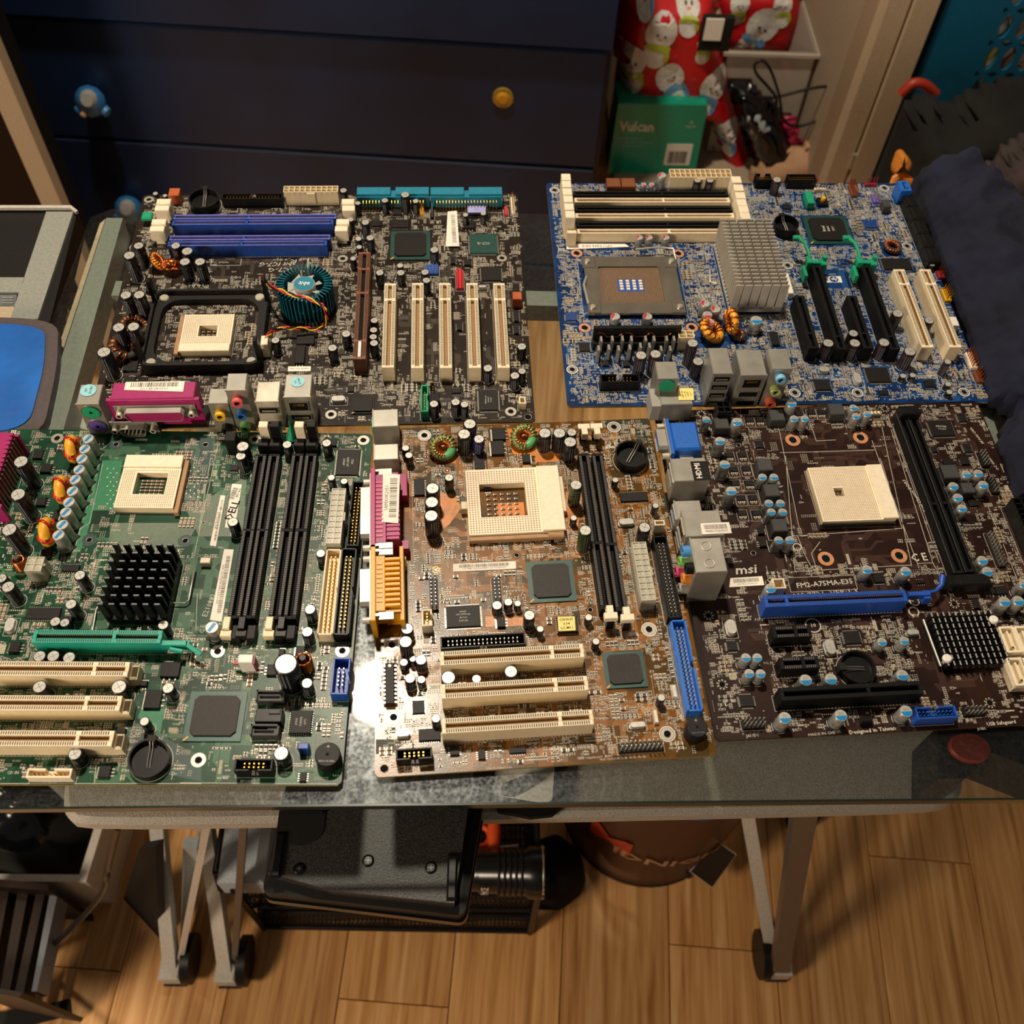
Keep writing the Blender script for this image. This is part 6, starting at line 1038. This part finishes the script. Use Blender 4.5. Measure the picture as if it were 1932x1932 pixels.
# ---- mat, white panel, eraser under the glass
e=T0('fleece_mat','black fleecy mat with a white printed panel, under the front edge of the glass','mat',(15,190,-85)); g=MB(); g.prism(pp([(915,1425),(1072,1425),(1062,1520),(1042,1538),(1000,1542),(940,1530)],-80),-85,-80,'foam'); S('mat',g,e); g=MB(); g.prism(pp([(928,1425),(1048,1425),(1042,1508),(1032,1514),(940,1500)],-78),-80,-78.5,'screenwhite'); S('white_panel',g,e)
g=MB(); g.prism(rnd(pp([(944,1497),(948,1484),(1004,1462),(1012,1470),(1008,1481),(972,1500)],-74),3,.2),-78.4,-68,'ferrite'); TM('eraser',g,'dark grey eraser block lying on the white panel of the mat','eraser')
# ---- dark device with a red oval at the right
e=T0('speaker_box','black box with a dark red oval at the right end under the glass','box',(310,230,FZ)); g=MB(); g.prism(pp([(1770,1370),(2000,1370),(2000,1470),(1872,1420),(1838,1436),(1845,1450),(1822,1468),(1770,1470)],-40),-84,-40,'kbblack'); S('case',g,e); g=MB(); c=pw(1830,1410,-38); g.lathe(0,0,[(1,-40),(1,-38),(.9,-37)],28,'redoval'); g.v=[(c[0]+x*12.8,c[1]+y*9.5,z) for x,y,z in g.v]; S('oval_badge',g,e)
# ---- dresser
DR=(164.8,1300,FZ); ry=math.radians(-3); e=thing('dresser','dark navy blue chest of drawers with one blue knob and one bare yellow mount','dresser',DR,ry)
def SD(name,g,p=e): return put(name,g,p,(0,0,0))
H=715; g=MB(); g.box(-867,0,0,0,16,H,'navypaint'); g.box(-867,16,0,-850,420,H,'navypaint'); g.box(-17,16,0,0,420,H,'navypaint'); g.box(-867,400,0,0,420,H,'navypaint'); g.box(-875,-24,H,8,425,H+18,'navypaint',ch=2); SD('carcass',g)
zs=[(-30,-227),(-238,-424),(-430,-622),(-628,-735)]
for i,(zt,zb_) in enumerate(zs):
    g=MB(); y=-26 if i==0 else -14; g.box(-850,y,zb_+745,-8 if i else -2,0,zt+745,'navypaint',ch=3); o=SD('drawer',g)
    if i in (1,2):
        k_=MB(); lx=-751; lz={1:397,2:203}[i]; k_.tube([(lx,y,lz),(lx,y-14,lz)],7,12,'steelblue'); k_.tube([(lx,y-14,lz-4),(lx,y-24,lz+2),(lx+2,y-34,lz+8)],[19,22,10],12,'steelblue'); k_.tube([(lx+1,y-26,lz+6),(lx+2,y-36,lz+12)],[15,9],12,'grey'); k_.tube([(lx+10,y-20,lz-8),(lx+22,y-26,lz-14)],[9,7],10,'jackblue'); k_.tube([(lx-14,y-24,lz-8),(lx-22,y-28,lz-12)],[8,6],10,'steelblue'); k_.tube([(lx-10,y-34,lz-12),(lx-12,y-38,lz-14)],[5,4],10,'kraft'); put('knob',k_,o)
    if i==1: k_=MB(); k_.tube([(-150,y,430.5),(-150,y-4,430.5)],15,24,'brass'); k_.tube([(-150,y-4,430.5),(-150,y-6,430.5)],[10,6],18,'amber'); put('knob_mount',k_,o)
# ---- pale bookcase edge at the left
e=T0('bookcase','beige-edged bookcase upright beside the navy dresser','bookcase',(-760,1250,FZ)); g=MB(); g.box(-612,1100,FZ,-585,1122,250,'trimwhite',ch=1); S('front_edge',g,e); g=MB(); g.box(-610,1122,FZ,-590,1165,250,'gapdark'); S('side_panel',g,e); g=MB(); g.box(-1000,1160,FZ,-612,1170,250,'darkwood'); g.box(-1000,1110,-240,-612,1160,-220,'darkwood'); g.box(-1000,1110,-560,-612,1160,-540,'darkwood'); S('shelf',g,e)  # side panel painted black: shade of the gap beside the dresser put into its colour
# ---- white cabinet at the right with things inside
e=T0('cabinet','open white cabinet full of wrapping paper and boxes, right of the dresser','cabinet',(370,1500,FZ)); g=MB(); g.box(524,1298,FZ,553,1760,420,'trimwhite',ch=1.5); g.box(504,1330,FZ,524,1760,420,'interior'); S('side_panel',g,e); g=MB(); g.box(557,1292,FZ,590,1318,420,'trimwhite',ch=1.5); S('door_edge',g,e); g=MB(); g.box(553,1304,FZ,557,1316,420,'holebrown'); g.box(551,1293,-420,559,1300,-395,'lead'); S('hinge',g,e)
g=MB(); g.box(200,1300,-520,504,1760,-500,'interior',ch=1); S('shelf',g,e); g=MB(); g.box(200,1760,FZ,524,1775,420,'interior'); S('back_panel',g,e); g=MB(); g.box(196,1735,FZ,206,1760,420,'interior'); S('corner_post',g,e)
def puff(poly,yb,dep,mt,seed,amp=14,step=9,cr=1.0,flatz=None,base=None):
    P=[tuple(at(x,y,y=yb)) if flatz is None else tuple(at(x,y,z=flatz)) for x,y in poly]; P=[(p[0],p[2]) if flatz is None else (p[0],p[1]) for p in P]; r=random.Random(seed); ph=[(r.uniform(.02,.07)*cr,r.uniform(-.06,.06)*cr,r.uniform(0,6)) for _ in range(6)]
    def inside(x,z):
        c=False; j=len(P)-1
        for i in range(len(P)):
            if (P[i][1]>z)!=(P[j][1]>z) and x<(P[j][0]-P[i][0])*(z-P[i][1])/(P[j][1]-P[i][1])+P[i][0]: c=not c
            j=i
        return c
    def dist(x,z):
        d_=1e9
        for i in range(len(P)):
            ax,az=P[i-1]; bx,bz=P[i]; t=max(0,min(1,((x-ax)*(bx-ax)+(z-az)*(bz-az))/((bx-ax)**2+(bz-az)**2+1e-9))); d_=min(d_,math.hypot(x-ax-t*(bx-ax),z-az-t*(bz-az)))
        return d_
    def sy(x,z): return yb-min(1,dist(x,z)/22)**.6*dep-sum(abs(math.sin(a*x+b_*z+c)) for a,b_,c in ph)*amp/6*min(1,dist(x,z)/10)
    xs=[p[0] for p in P]; zz=[p[1] for p in P]; x0,x1,z0,z1=min(xs),max(xs),min(zz),max(zz); nx=max(2,int((x1-x0)/step)); nz=max(2,int((z1-z0)/step)); idx={}; vs=[]; fs=[]
    def vid(i,j):
        if (i,j) not in idx: x,z=x0+(x1-x0)*i/nx,z0+(z1-z0)*j/nz; idx[(i,j)]=len(vs); vs.append((x,sy(x,z),z)); vs.append((x,yb+3,z))
        return idx[(i,j)]
    cells={(i,j) for i in range(nx) for j in range(nz) if inside(x0+(x1-x0)*(i+.5)/nx,z0+(z1-z0)*(j+.5)/nz)}
    for i,j in cells:
        a,b_,c,d_=vid(i,j),vid(i+1,j),vid(i+1,j+1),vid(i,j+1); fs.append((a,b_,c,d_)); fs.append((d_+1,c+1,b_+1,a+1))
        for (di,dj),(p,q) in {(0,-1):(a,b_),(1,0):(b_,c),(0,1):(c,d_),(-1,0):(d_,a)}.items():
            if (i+di,j+dj) not in cells: fs.append((p,p+1,q+1,q))
    if flatz is not None: vs=[(x,z,flatz+(yb-y)) if i%2==0 else (x,z,base(x,z)) for i,(x,y,z) in enumerate(vs)]
    g=MB(); g.add(vs,fs,mt,True); return g,sy,inside
def snowman(g,sy,ins,x,z,s_,rot,scarf):
    ca,sa=math.cos(rot),math.sin(rot)
    def pt(a,b_,k): a,b_=a*s_,b_*s_; X,Z_=x+a*ca-b_*sa,z+a*sa+b_*ca; return (X,sy(X,Z_)-k,Z_),ins(X,Z_)
    def blob(cx,cz,rx,rz_,m,k,n=14):
        c,ok=pt(cx,cz,k)
        for i in range(n):
            t0,t1=2*PI*i/n,2*PI*(i+1)/n; p,o1=pt(cx+rx*math.cos(t0),cz+rz_*math.sin(t0),k); q,o2=pt(cx+rx*math.cos(t1),cz+rz_*math.sin(t1),k); p5,_=pt(cx+rx*.5*math.cos(t0),cz+rz_*.5*math.sin(t0),k); q5,_=pt(cx+rx*.5*math.cos(t1),cz+rz_*.5*math.sin(t1),k)
            if o1 and o2 and ok: g.add([c,p5,q5],[(0,1,2)],m); g.add([p5,p,q,q5],[(0,1,2,3)],m)
    blob(0,-.75,.42,.5,'snow',1.6); blob(0,0,.52,.58,'snow',1.9); blob(0,-.5,.44,.14,scarf,2.4); blob(.35,-.75,.1,.26,scarf,2.2); blob(-.1,-.08,.05,.05,'ink',2.6,6); blob(.15,-.1,.05,.05,'ink',2.6,6); blob(.02,-.2,.1,.04,'orange',2.6,6)
e=T0('gift_bag','crumpled red gift wrap printed with white snowmen, hanging in the cabinet','gift wrap',(300,1450,-500))
poly=[(1172,-40),(1345,-40),(1352,40),(1372,110),(1392,190),(1415,260),(1422,300),(1400,312),(1340,318),(1352,300),(1352,268),(1330,200),(1300,190),(1165,172),(1160,60)]
g,sy,ins=puff(poly,1470,60,'giftred',3,18); o=S('paper',g,e); g=MB()
for x,y,s_,r_,c in ((1190,112,44,.1,'scarflime'),(1246,55,46,-.1,'scarflime'),(1262,140,42,.5,'scarfblue'),(1345,158,42,-.3,'scarfblue'),(1368,248,40,.15,'scarfblue'),(1300,12,34,.1,'scarflime'),(1330,75,26,-.1,'scarflime'),(1222,-14,30,0,'scarfblue')):
    c_=at(x,y,y=1410); snowman(g,sy,ins,c_.x,c_.z+2,s_,r_,c)
rr_=random.Random(9)
for i in range(60):
    p=at(rr_.uniform(1165,1410),rr_.uniform(0,305),y=1410)
    if ins(p.x,p.z):
        for a in (0,PI/3,2*PI/3):
            dx,dz=3*math.cos(a),3*math.sin(a); q=[(p.x-dx,p.z-dz),(p.x+dx,p.z+dz)]; g.add([(q[0][0]-dz*.12,sy(*q[0])-1.3,q[0][1]+dx*.12),(q[0][0]+dz*.12,sy(*q[0])-1.3,q[0][1]-dx*.12),(q[1][0]+dz*.12,sy(*q[1])-1.3,q[1][1]-dx*.12),(q[1][0]-dz*.12,sy(*q[1])-1.3,q[1][1]+dx*.12)],[(0,1,2,3)],'pink')
S('printed_snowmen',g,e)
e=T0('gift_paper','second piece of red snowman wrapping paper behind the clear bin','gift wrap',(430,1560,-500)); g,sy,ins=puff([(1330,-40),(1510,-40),(1512,20),(1498,60),(1486,88),(1380,88),(1350,70)],1600,30,'giftred',8,12); S('paper',g,e); g=MB()
for x,y,s_,r_,c in ((1438,45,52,-.4,'scarfblue'),(1395,5,30,0,'scarflime'),(1475,8,30,.2,'scarflime')): c_=at(x,y,y=1570); snowman(g,sy,ins,c_.x,c_.z+2,s_,r_,c)
S('printed_snowmen',g,e)
e=T0('glove_box','green cardboard box with white Vulcan lettering and a barcode label','box',(262,1400,-500),rz=.02); g=MB(); g.box(190,1376,-500,335,1440,-372,'boxteal',ch=1.5); g.v=[(x+(262-x)*(.04 if z>-400 else 0),y,z) for x,y,z in g.v]; S('carton',g,e)
def vtext(g,t,x,y,z,size,m,sx=1,bold=False):
    vs,fs=textmesh(t,size,sx,bold); g.add([(x+a,y,z+b_) for a,b_ in vs],fs,m)
g=MB(); vtext(g,'Vulcan',227,1375.4,-413,25,'paper',.82,True); vtext(g,'GENERAL PURPOSE',218,1375.4,-434,5,'labelblue'); vtext(g,'LATEX GLOVES POWDERED',226,1375.4,-441,5,'labelblue'); vtext(g,'100 GLOVES BY WEIGHT',222,1375.4,-448,4,'labelblue'); vtext(g,'M',312,1375.4,-404,6,'paper'); vtext(g,'MEDIUM',312,1375.4,-411,4,'paper'); S('printed_text',g,e)
g=MB(); g.box(280,1375,-482,322,1375.8,-443,'paper'); x=285
while x<316: w=rr_.choice((.8,1.2,1.8)); g.box(x,1374.6,-478,x+w,1375,-456,'ink'); x+=w+rr_.choice((.8,1.3))
S('barcode_label',g,e)
a=pw(1372,96,yy=1440); b_=pw(1602,108,yy=1440); e=T0('plastic_bin','clear plastic storage bin inside the cabinet','bin',((a[0]+b_[0])/2,1540,-500)); x1=500; g=MB()
for q in ((a[0],1440,a[0]+3,1640),(x1-3,1440,x1,1640),(a[0],1440,x1,1443),(a[0],1637,x1,1640)): g.box(q[0],q[1],-499,q[2],q[3],a[2],'binplastic')
S('bin_wall',g,e); g=MB(); frame(g,[(a[0]-5,1434),(x1+3,1434),(x1+3,1646),(a[0]-5,1646)],[(a[0]+2,1442),(x1-2,1442),(x1-2,1638),(a[0]+2,1638)],a[2]-5,a[2],'binplastic'); S('bin_rim',g,e)
g,_,_=puff([(1470,120),(1530,125),(1535,170),(1500,175),(1470,150)],1560,40,'giftred',4,6); TM('red_bundle',g,'blurry red bundle seen through the clear bin','bundle')
g,_,_=puff([(1372,150),(1410,150),(1440,180),(1485,215),(1500,250),(1490,300),(1430,318),(1400,240)],1410,45,'bagblack',6,22); TM('cable_bag',g,'black glossy bag of cables beside the red wrapping','bag')
g=MB(); Q=smooth([Vector(pw(x,y,yy=1370)) for x,y in ((1395,180),(1440,185),(1470,182),(1535,166),(1575,165),(1588,185),(1565,215),(1530,232),(1500,238),(1478,225),(1470,180),(1455,135),(1440,115),(1424,122),(1428,140),(1450,165),(1465,190),(1455,240),(1432,290),(1418,330))],5); g.tube(Q,2.3,6,'black'); TM('cable_loop',g,'thin black cable looping in front of the clear bin','cable')
g,_,_=puff([(1412,335),(1430,300),(1470,285),(1540,268),(1565,275),(1580,310),(1590,345),(1412,350)],1370,30,'kraft',12,5,cr=.5); TM('paper_sheet',g,'brown inside-out wrapping paper sheet at the front of the cabinet','paper')
g,_,_=puff([(1520,325),(1560,315),(1590,322),(1575,348),(1530,350)],1340,14,'giftred',13,4); TM('red_scrap',g,'red paper scrap under the brown paper sheet','paper'); g,_,_=puff([(1478,220),(1500,222),(1512,270),(1482,282)],1385,16,'pinkbag',15,6); TM('candy_pack',g,'pink and purple shiny packet beside the black bag','packet'); g,_,_=puff([(1410,222),(1430,218),(1452,245),(1448,255),(1425,262)],1360,8,'casegrey',16,3); TM('cloth_tag',g,'small grey-blue fabric tag by the black bag','tag')
e=T0('phone_box','small white card in a black holder stuck in the wrapping paper','card',(345,1380,-200)); c=pw(1352,62,yy=1385); g=MB(); g.box(c[0]-22,1388,c[2]-30,c[0]+24,1398,c[2]+22,'ink',ch=2); S('holder',g,e); g=MB(); g.box(c[0]-18,1385,c[2]-12,c[0]+8,1388,c[2]+20,'screenwhite'); S('card',g,e)
# ---- laundry basket and clothes heap on the right
e=T0('laundry_basket','teal plastic laundry basket with rows of oval holes','basket',(750,1320,FZ)); g=MB(); xs0=at(1795,0,y=1300).x; hx0=at(1868,112,y=1300); 
cw,chh=25,46; cols=[(hx0.x-12+i*cw) for i in range(10)]; z0=hx0.z-22-3*chh; rows=range(7)
g.box(xs0,1300,FZ+200,cols[0],1306,120,'basketteal'); 
for i,x in enumerate(cols):
    for j in rows:
        z=z0+j*chh; n=16; o_=[(x,z),(x+cw,z),(x+cw,z+chh),(x,z+chh)]; O=[]; I_=[]
        for q in range(16):
            a_=2*PI*q/16+PI/16; ux,uz=math.cos(a_),math.sin(a_); s_=min(cw/2/abs(ux),chh/2/abs(uz)); O.append((x+cw/2+ux*s_,z+chh/2+uz*s_)); I_.append((x+cw/2+ux*8.5,z+chh/2+uz*17))
        vs=[(p[0],y,p[1]) for y in (1300,1306) for P_ in (O,I_) for p in P_]; fs=[]
        for q in range(16): w_=(q+1)%16; fs+=[(q,w_,16+w_,16+q),(32+w_,32+q,48+q,48+w_),(16+q,16+w_,48+w_,48+q)]
        g.add(vs,fs,'basketteal')
g.box(cols[0],1300,FZ+200,cols[-1]+cw,1306,z0,'basketteal'); g.box(cols[0],1300,z0+7*chh,cols[-1]+cw,1306,120,'basketteal'); g.box(xs0,1306,FZ,xs0+6,1600,120,'basketteal'); g.box(xs0,1300,FZ,cols[-1]+cw,1600,FZ+200,'basketteal'); S('basket_wall',g,e)
for i,(x,y,m_) in enumerate(((1885,40,'cardwhite'),(1880,75,'labelyellow'),(1868,115,'cream'),(1862,148,'casegrey'),(1900,120,'kraft'),(1895,150,'amber'),(1925,30,'panelgrey'))):
    c=at(x,y,y=1322); g=MB(); g.tube([(c.x-6,c.y,c.z-26),(c.x,c.y-4,c.z),(c.x+8,c.y+4,c.z+24)],[10,14,9],10,m_); TM('garment',g,['white shirt glimpsed through the top holes of the teal basket','yellow cloth seen through a second-row hole of the teal basket','cream cloth seen through a third-row hole of the teal basket','grey cloth seen through the lowest holes of the teal basket','tan cloth seen in the teal basket beside the cream one','amber cloth low in the teal basket beside the grey one','grey-green cloth high in the teal basket at the picture edge'][i],'clothes','clothes inside the teal basket')
def heap(cx,cy,rx,ry,z0,z1,mt,seed,p=3,amp=18,n=46,fr=.03):
    r=random.Random(seed); ph=[(r.uniform(-1,1)*fr,r.uniform(-1,1)*fr,r.uniform(0,6)) for _ in range(8)]; g=MB(); vs=[]; fs=[]
    for j in range(n+1):
        t=j/n; rad=math.sin(t*PI/2)**.9
        for i in range(n):
            a=2*PI*i/n; ca,sa=math.cos(a),math.sin(a); k=(abs(ca)**p+abs(sa)**p)**(-1/p); w=1+.05*math.sin(3*a+seed)+.04*math.sin(7*a+seed*2); x=cx+rx*k*ca*rad*w; y=cy+ry*k*sa*rad*w
            f=sum(abs(math.sin(q*x+s_*y+c)) for q,s_,c in ph)/8-.6
            z=z1-(z1-z0)*max(0,(1-math.cos(t*PI/2)))**1.6+f*amp*2*(1-t**4); vs.append((x,y,z))
    for j in range(n):
        for i in range(n): fs.append((j*n+i,(j+1)*n+i,(j+1)*n+(i+1)%n,j*n+(i+1)%n))
    g.add(vs,fs,mt,True); g.add([(vs[n*n+i][0],vs[n*n+i][1],z0) for i in range(n)],[tuple(range(n-1,-1,-1))],mt); return g
g,_,_=puff([(1717,348),(1748,334),(1800,330),(1860,356),(1932,440),(2060,470),(2160,700),(2120,950),(1932,943),(1912,938),(1885,842),(1907,787),(1873,766),(1802,560),(1782,505),(1748,420)],0,24,'navycloth',31,24,step=6,cr=1.7,flatz=0,base=lambda x,y: FZ if x>396 or y>674 else -4.4); TM('blanket',g,'quilted dark navy blanket heaped over the right end of the glass desk','blanket')
g,_,_=puff([(1650,430),(1650,340),(1680,262),(1704,200),(1740,178),(1775,196),(1800,190),(1850,162),(1900,150),(1960,146),(2060,140),(2060,560),(1672,560)],1180,70,'blackcloth',18,40,step=9,cr=.8); TM('clothes_pile',g,'black clothes piled against the teal basket','clothes')
g,_,_=puff([(1852,322),(1885,282),(1925,258),(1990,240),(2060,235),(2060,520),(1930,470),(1900,420),(1880,372)],1085,45,'browncloth',19,30,step=8,cr=.9); TM('grey_garment',g,'brown-grey garment lying on the black clothes at the picture edge','clothes')
g=MB(); Q=[Vector(pw(x,y,yy=1215)) for x,y in ((1700,178),(1722,158),(1745,160),(1765,178))]; g.tube(smooth(Q,5),[7]*16,8,'redoval'); TM('red_strap',g,'red band curving beside the white cabinet door','strap')
g=MB(); a=Vector(pw(1697,290,yy=980)); b_=Vector(pw(1704,338,yy=900)); g.tube([a,(a+b_)/2,b_,Vector((b_.x+10,b_.y-20,FZ))],[5,11,12,8],12,'orange'); TM('orange_handle',g,'orange tool handle standing behind the corner of the blue board','handle')
g,_,_=puff([(1858,782),(1885,775),(1900,800),(1890,840),(1875,858)],470,10,'stone',21,6,step=5); TM('paper_crumple',g,'crumpled grey-brown paper between desk edge and blanket','paper')
# ---- things on the floor under the desk
a=pw(162,1664,-640); e=T0('white_carton','open white carton holding a black plastic bag, below the desk at left','box',(a[0]-110,a[1]+110,FZ)); g=MB(); X0,X1,Y0,Y1=a[0]-300,a[0],a[1],a[1]+190; frame(g,[(X0,Y0),(X1,Y0),(X1+14,Y1),(X0,Y1)],[(X0+8,Y0+8),(X1-9,Y0+8),(X1+4,Y1-8),(X0+8,Y1-8)],FZ+2,-640,'cardwhite'); g.box(X0,Y0,FZ,X1,Y1,FZ+4,'cardwhite'); S('carton_walls',g,e)
TM('plastic_bag',heap((X0+X1)/2,(Y0+Y1)/2,128,80,FZ+6,-590,'bagblack',4,amp=26,n=56,fr=.09),'crinkled glossy black plastic bag inside the white carton','bag')
g=MB(); Q=smooth([Vector(pw(*q)) for q in ((222,1560,-200),(212,1600,-260),(203,1640,-330),(196,1680,-400),(165,1720,-500),(120,1765,-600),(80,1800,-690),(45,1822,-735),(0,1848,-740),(-40,1860,-740))],5); g.tube(Q,3,8,'black'); TM('power_cable',g,'black power cable dropping from the tray to the floor','cable')
e=T0('slatted_rack','brown slatted rack standing on the floor at the bottom left','rack',(-330,200,FZ))
for i,(a0,a1,m_) in enumerate((((-60,1665,-20,1665),(-95,1850,-60,1850),'rackbrown'),((2,1668,22,1668),(-35,1868,-15,1868),'rackbrown'),((38,1672,58,1672),(2,1875,20,1876),'rackbrown'),((72,1680,88,1682),(30,1876,46,1878),'rackbrown'),((96,1690,110,1693),(62,1872,72,1872),'stripe'))):
    g=MB(); g.prism(pp([a0[:2],a0[2:],a1[2:],a1[:2]],-620),-650,-616,m_); S('slat',g,e)
g=MB(); g.prism(pp([(-60,1860),(70,1884),(64,1893),(-60,1872)],-600),FZ,-560,'rackbrown'); g.prism(pp([(-60,1670),(120,1688),(120,1700),(-60,1685)],-640),FZ,-592,'darkwood'); S('rack_frame',g,e)
g=MB(); g.prism(pp([(-40,1912),(60,1902),(130,1884),(133,1914),(60,1932),(-40,1945)],-738),FZ,-738,'ink'); TM('black_strap',g,'flat black strap on the floor in the bottom left corner','strap')
e=T0('tablet','dark tablet leaning beside the first silver leg','tablet',(-230,260,FZ)); a_=[Vector(pw(262,1602,-420)),Vector(pw(293,1596,-420)),Vector(pw(300,1770,-735)),Vector(pw(233,1696,-735))]; g=MB(); n_=Vector((.6,.5,.2))*12; g.add([tuple(p) for p in a_]+[tuple(p+n_) for p in a_],[(0,1,2,3),(7,6,5,4),(0,4,5,1),(1,5,6,2),(2,6,7,3),(3,7,4,0)],'ink'); S('tablet_body',g,e)
g=MB(); a_=[Vector(pw(345,1600,-420)),Vector(pw(372,1600,-420)),Vector(pw(366,1700,-735)),Vector(pw(340,1790,-735))]; n_=Vector((0,10,0)); g.add([tuple(p) for p in a_]+[tuple(p+n_) for p in a_],[(0,1,2,3),(7,6,5,4),(0,4,5,1),(1,5,6,2),(2,6,7,3),(3,7,4,0)],'casegrey'); TM('folder',g,'pale grey folder standing between the two left silver legs','folder')
e=T0('desk_organiser','black wire mesh letter trays stacked on the floor under the desk','tray',(20,400,FZ))
for zt,(x0p,y0p),(x1p,y1p),dep in ((-738,(497,1748),(1000,1757),230),(-660,(462,1708),(1008,1716),240),(-585,(416,1678),(1012,1690),240)):
    a_,b_=Vector(pw(x0p,y0p,zt)),Vector(pw(x1p,y1p,zt)); dy=Vector((0,dep,0)); up=Vector((0,10,34)); g=MB()
    for p,q in ((a_,b_),(a_,a_+dy),(b_,b_+dy),(a_+up,b_+up),(a_+up,a_+up+dy),(b_+up,b_+up+dy),(a_,a_+up),(b_,b_+up)): g.rod(tuple(p),tuple(q),3.2,8,'black')
    o=S('tray_frame',g,e); g=MB(); n=64
    for s_ in (1,-1):
        for i in range(-4,n+4):
            u0,u1=i/n,(i+s_*4)/n; p=a_+(b_-a_)*max(0,min(1,u0)); q=a_+(b_-a_)*max(0,min(1,u1))+up; d_=Vector((.9,0,0)); g.add([tuple(p-d_),tuple(p+d_),tuple(q+d_),tuple(q-d_)],[(0,1,2,3)],'black')
    for i in range(60):
        p=a_+(b_-a_)*i/60; g.box(p.x-.8,p.y,p.z-1,p.x+.8,p.y+dep,p.z+.4,'black')
    for j in range(26): y=a_.y+dep*j/26; g.box(a_.x,y-.8,a_.z-1,b_.x,y+.8,a_.z+.4,'black')
    put('wire_mesh',g,o,kind='stuff')
    if zt<-700:
        for p in (a_,b_,a_+dy,b_+dy): q=MB(); q.rod((p.x,p.y,FZ),(p.x,p.y,-560),4,8,'black'); S('support_post',q,e)
a_=pw(460,1600,-530); g=MB(); g.box(a_[0]-24,a_[1]-34,-578,a_[0]+24,a_[1]+60,-528,'casegrey',ch=9); TM('fabric_case',g,'grey-blue fabric case standing on the wire tray','case')
e=T0('flashlight','black ribbed flashlight lying on the wire tray','flashlight',(0,340,-585)); c=Vector(pw(955,1645,-545)); g=MB(); g.tube([c+Vector((x,0,0)) for x in (-70,-30,-28,-10,-8,20,24,40)],[20,20,22,22,24,24,27,27],24,'kbgloss'); S('barrel',g,e)
for i in range(5): q=MB(); q.torus((c.x-8+i*6,c.y,c.z),24,1.3,24,5,'blackplastic',(1,0,0)); S('grip_rib',q,e)
q=MB(); q.torus((c.x+38,c.y,c.z),26,1.4,26,5,'lead',(1,0,0)); S('bezel_ring',q,e); q=MB(); vs,fs=textmesh('PMCE',12,1,True); q.add([(c.x-22-b2_*.9,c.y-22.6+abs(a2)*.05,c.z+8+a2) for a2,b2_ in vs],fs,'paper'); S('printed_text',q,e)
e=T0('scissors','orange-handled scissors lying behind the keyboard','scissors',(0,400,-580)); c=Vector(pw(905,1578,-560)); g=MB(); g.torus(tuple(c),11,3.4,20,6,'orangetool'); S('handle',g,e); c2=Vector(pw(932,1572,-555)); g=MB(); g.tube([c2+Vector((0,34,0)),c2,c2+Vector((0,-34,-4))],[4,8,4],10,'orangetool'); S('handle',g,e); g=MB(); c3=Vector(pw(915,1603,-570)); g.rod(tuple(c3-Vector((26,2,0))),tuple(c3+Vector((36,4,0))),2.4,8,'lead'); S('blade',g,e)
TM('foam_ball',heap(pw(1052,1650,-640)[0],pw(1052,1650,-640)[1]+20,38,38,FZ,-640,'foam',2,2,amp=2,n=24),'matt black round foam windshield on the floor beside the bucket','foam ball')
e=T0('bucket','see-through brown bucket with red lettering and a blue rim','bucket',(210,410,FZ)); g=MB(); cx,cy=212,408; g.lathe(cx,cy,[(104,FZ),(106,FZ+6),(110,FZ+150),(114,FZ+315)],48,'bucketplastic',cap=False); g.disc(cx,cy,FZ+3,104,40,'bucketplastic'); S('bucket_wall',g,e); g=MB(); g.torus((cx,cy,FZ+315),114,4,48,8,'blue'); S('rim',g,e); g=MB(); g.torus((cx,cy,FZ+3),104,3.5,48,6,'kbgloss'); S('base_ring',g,e)
g=MB()
for t_,a0,z_,sz in (('M',-2.2,FZ+150,70),('IDNIGHT',-1.45,FZ+130,34)):
    vs,fs=textmesh(t_,sz,1.1,True); out=[]
    for x,z in vs: a2=a0+x/110; R_=108+(z_+z-FZ)*.03; out.append((cx+R_*math.cos(a2),cy+R_*math.sin(a2),z_+z))
    g.add(out,fs,'redoval' if t_=='M' else 'kraft')
S('printed_text',g,e); TM('bucket_contents',heap(cx,cy,92,92,FZ+8,FZ+70,'rackbrown',5,2,amp=12,n=32),'tan crumpled things lying inside the see-through bucket','contents')
e=T0('phone','black phone with a silver edge leaning against the bucket','phone',(300,370,FZ)); P_=[Vector(pw(1352,1585,-640)),Vector(pw(1390,1612,-650)),Vector(pw(1343,1676,-700)),Vector(pw(1300,1645,-690))]; n_=Vector((-2,6,-8)); g=MB(); g.add([tuple(p) for p in P_]+[tuple(p+n_) for p in P_],[(7,6,5,4),(0,4,5,1),(1,5,6,2),(2,6,7,3),(3,7,4,0)],'lead'); g.add([tuple(p) for p in P_],[(0,1,2,3)],'lead'); S('phone_frame',g,e); c=sum(P_,Vector())/4; g=MB(); g.add([tuple(c+(p-c)*.94-n_*.08) for p in P_],[(0,1,2,3)],'kbgloss'); S('screen',g,e); g=MB(); q=P_[3]; g.rod(tuple(q),(q.x+10,q.y+8,FZ),3,8,'ink'); S('stand_foot',g,e)
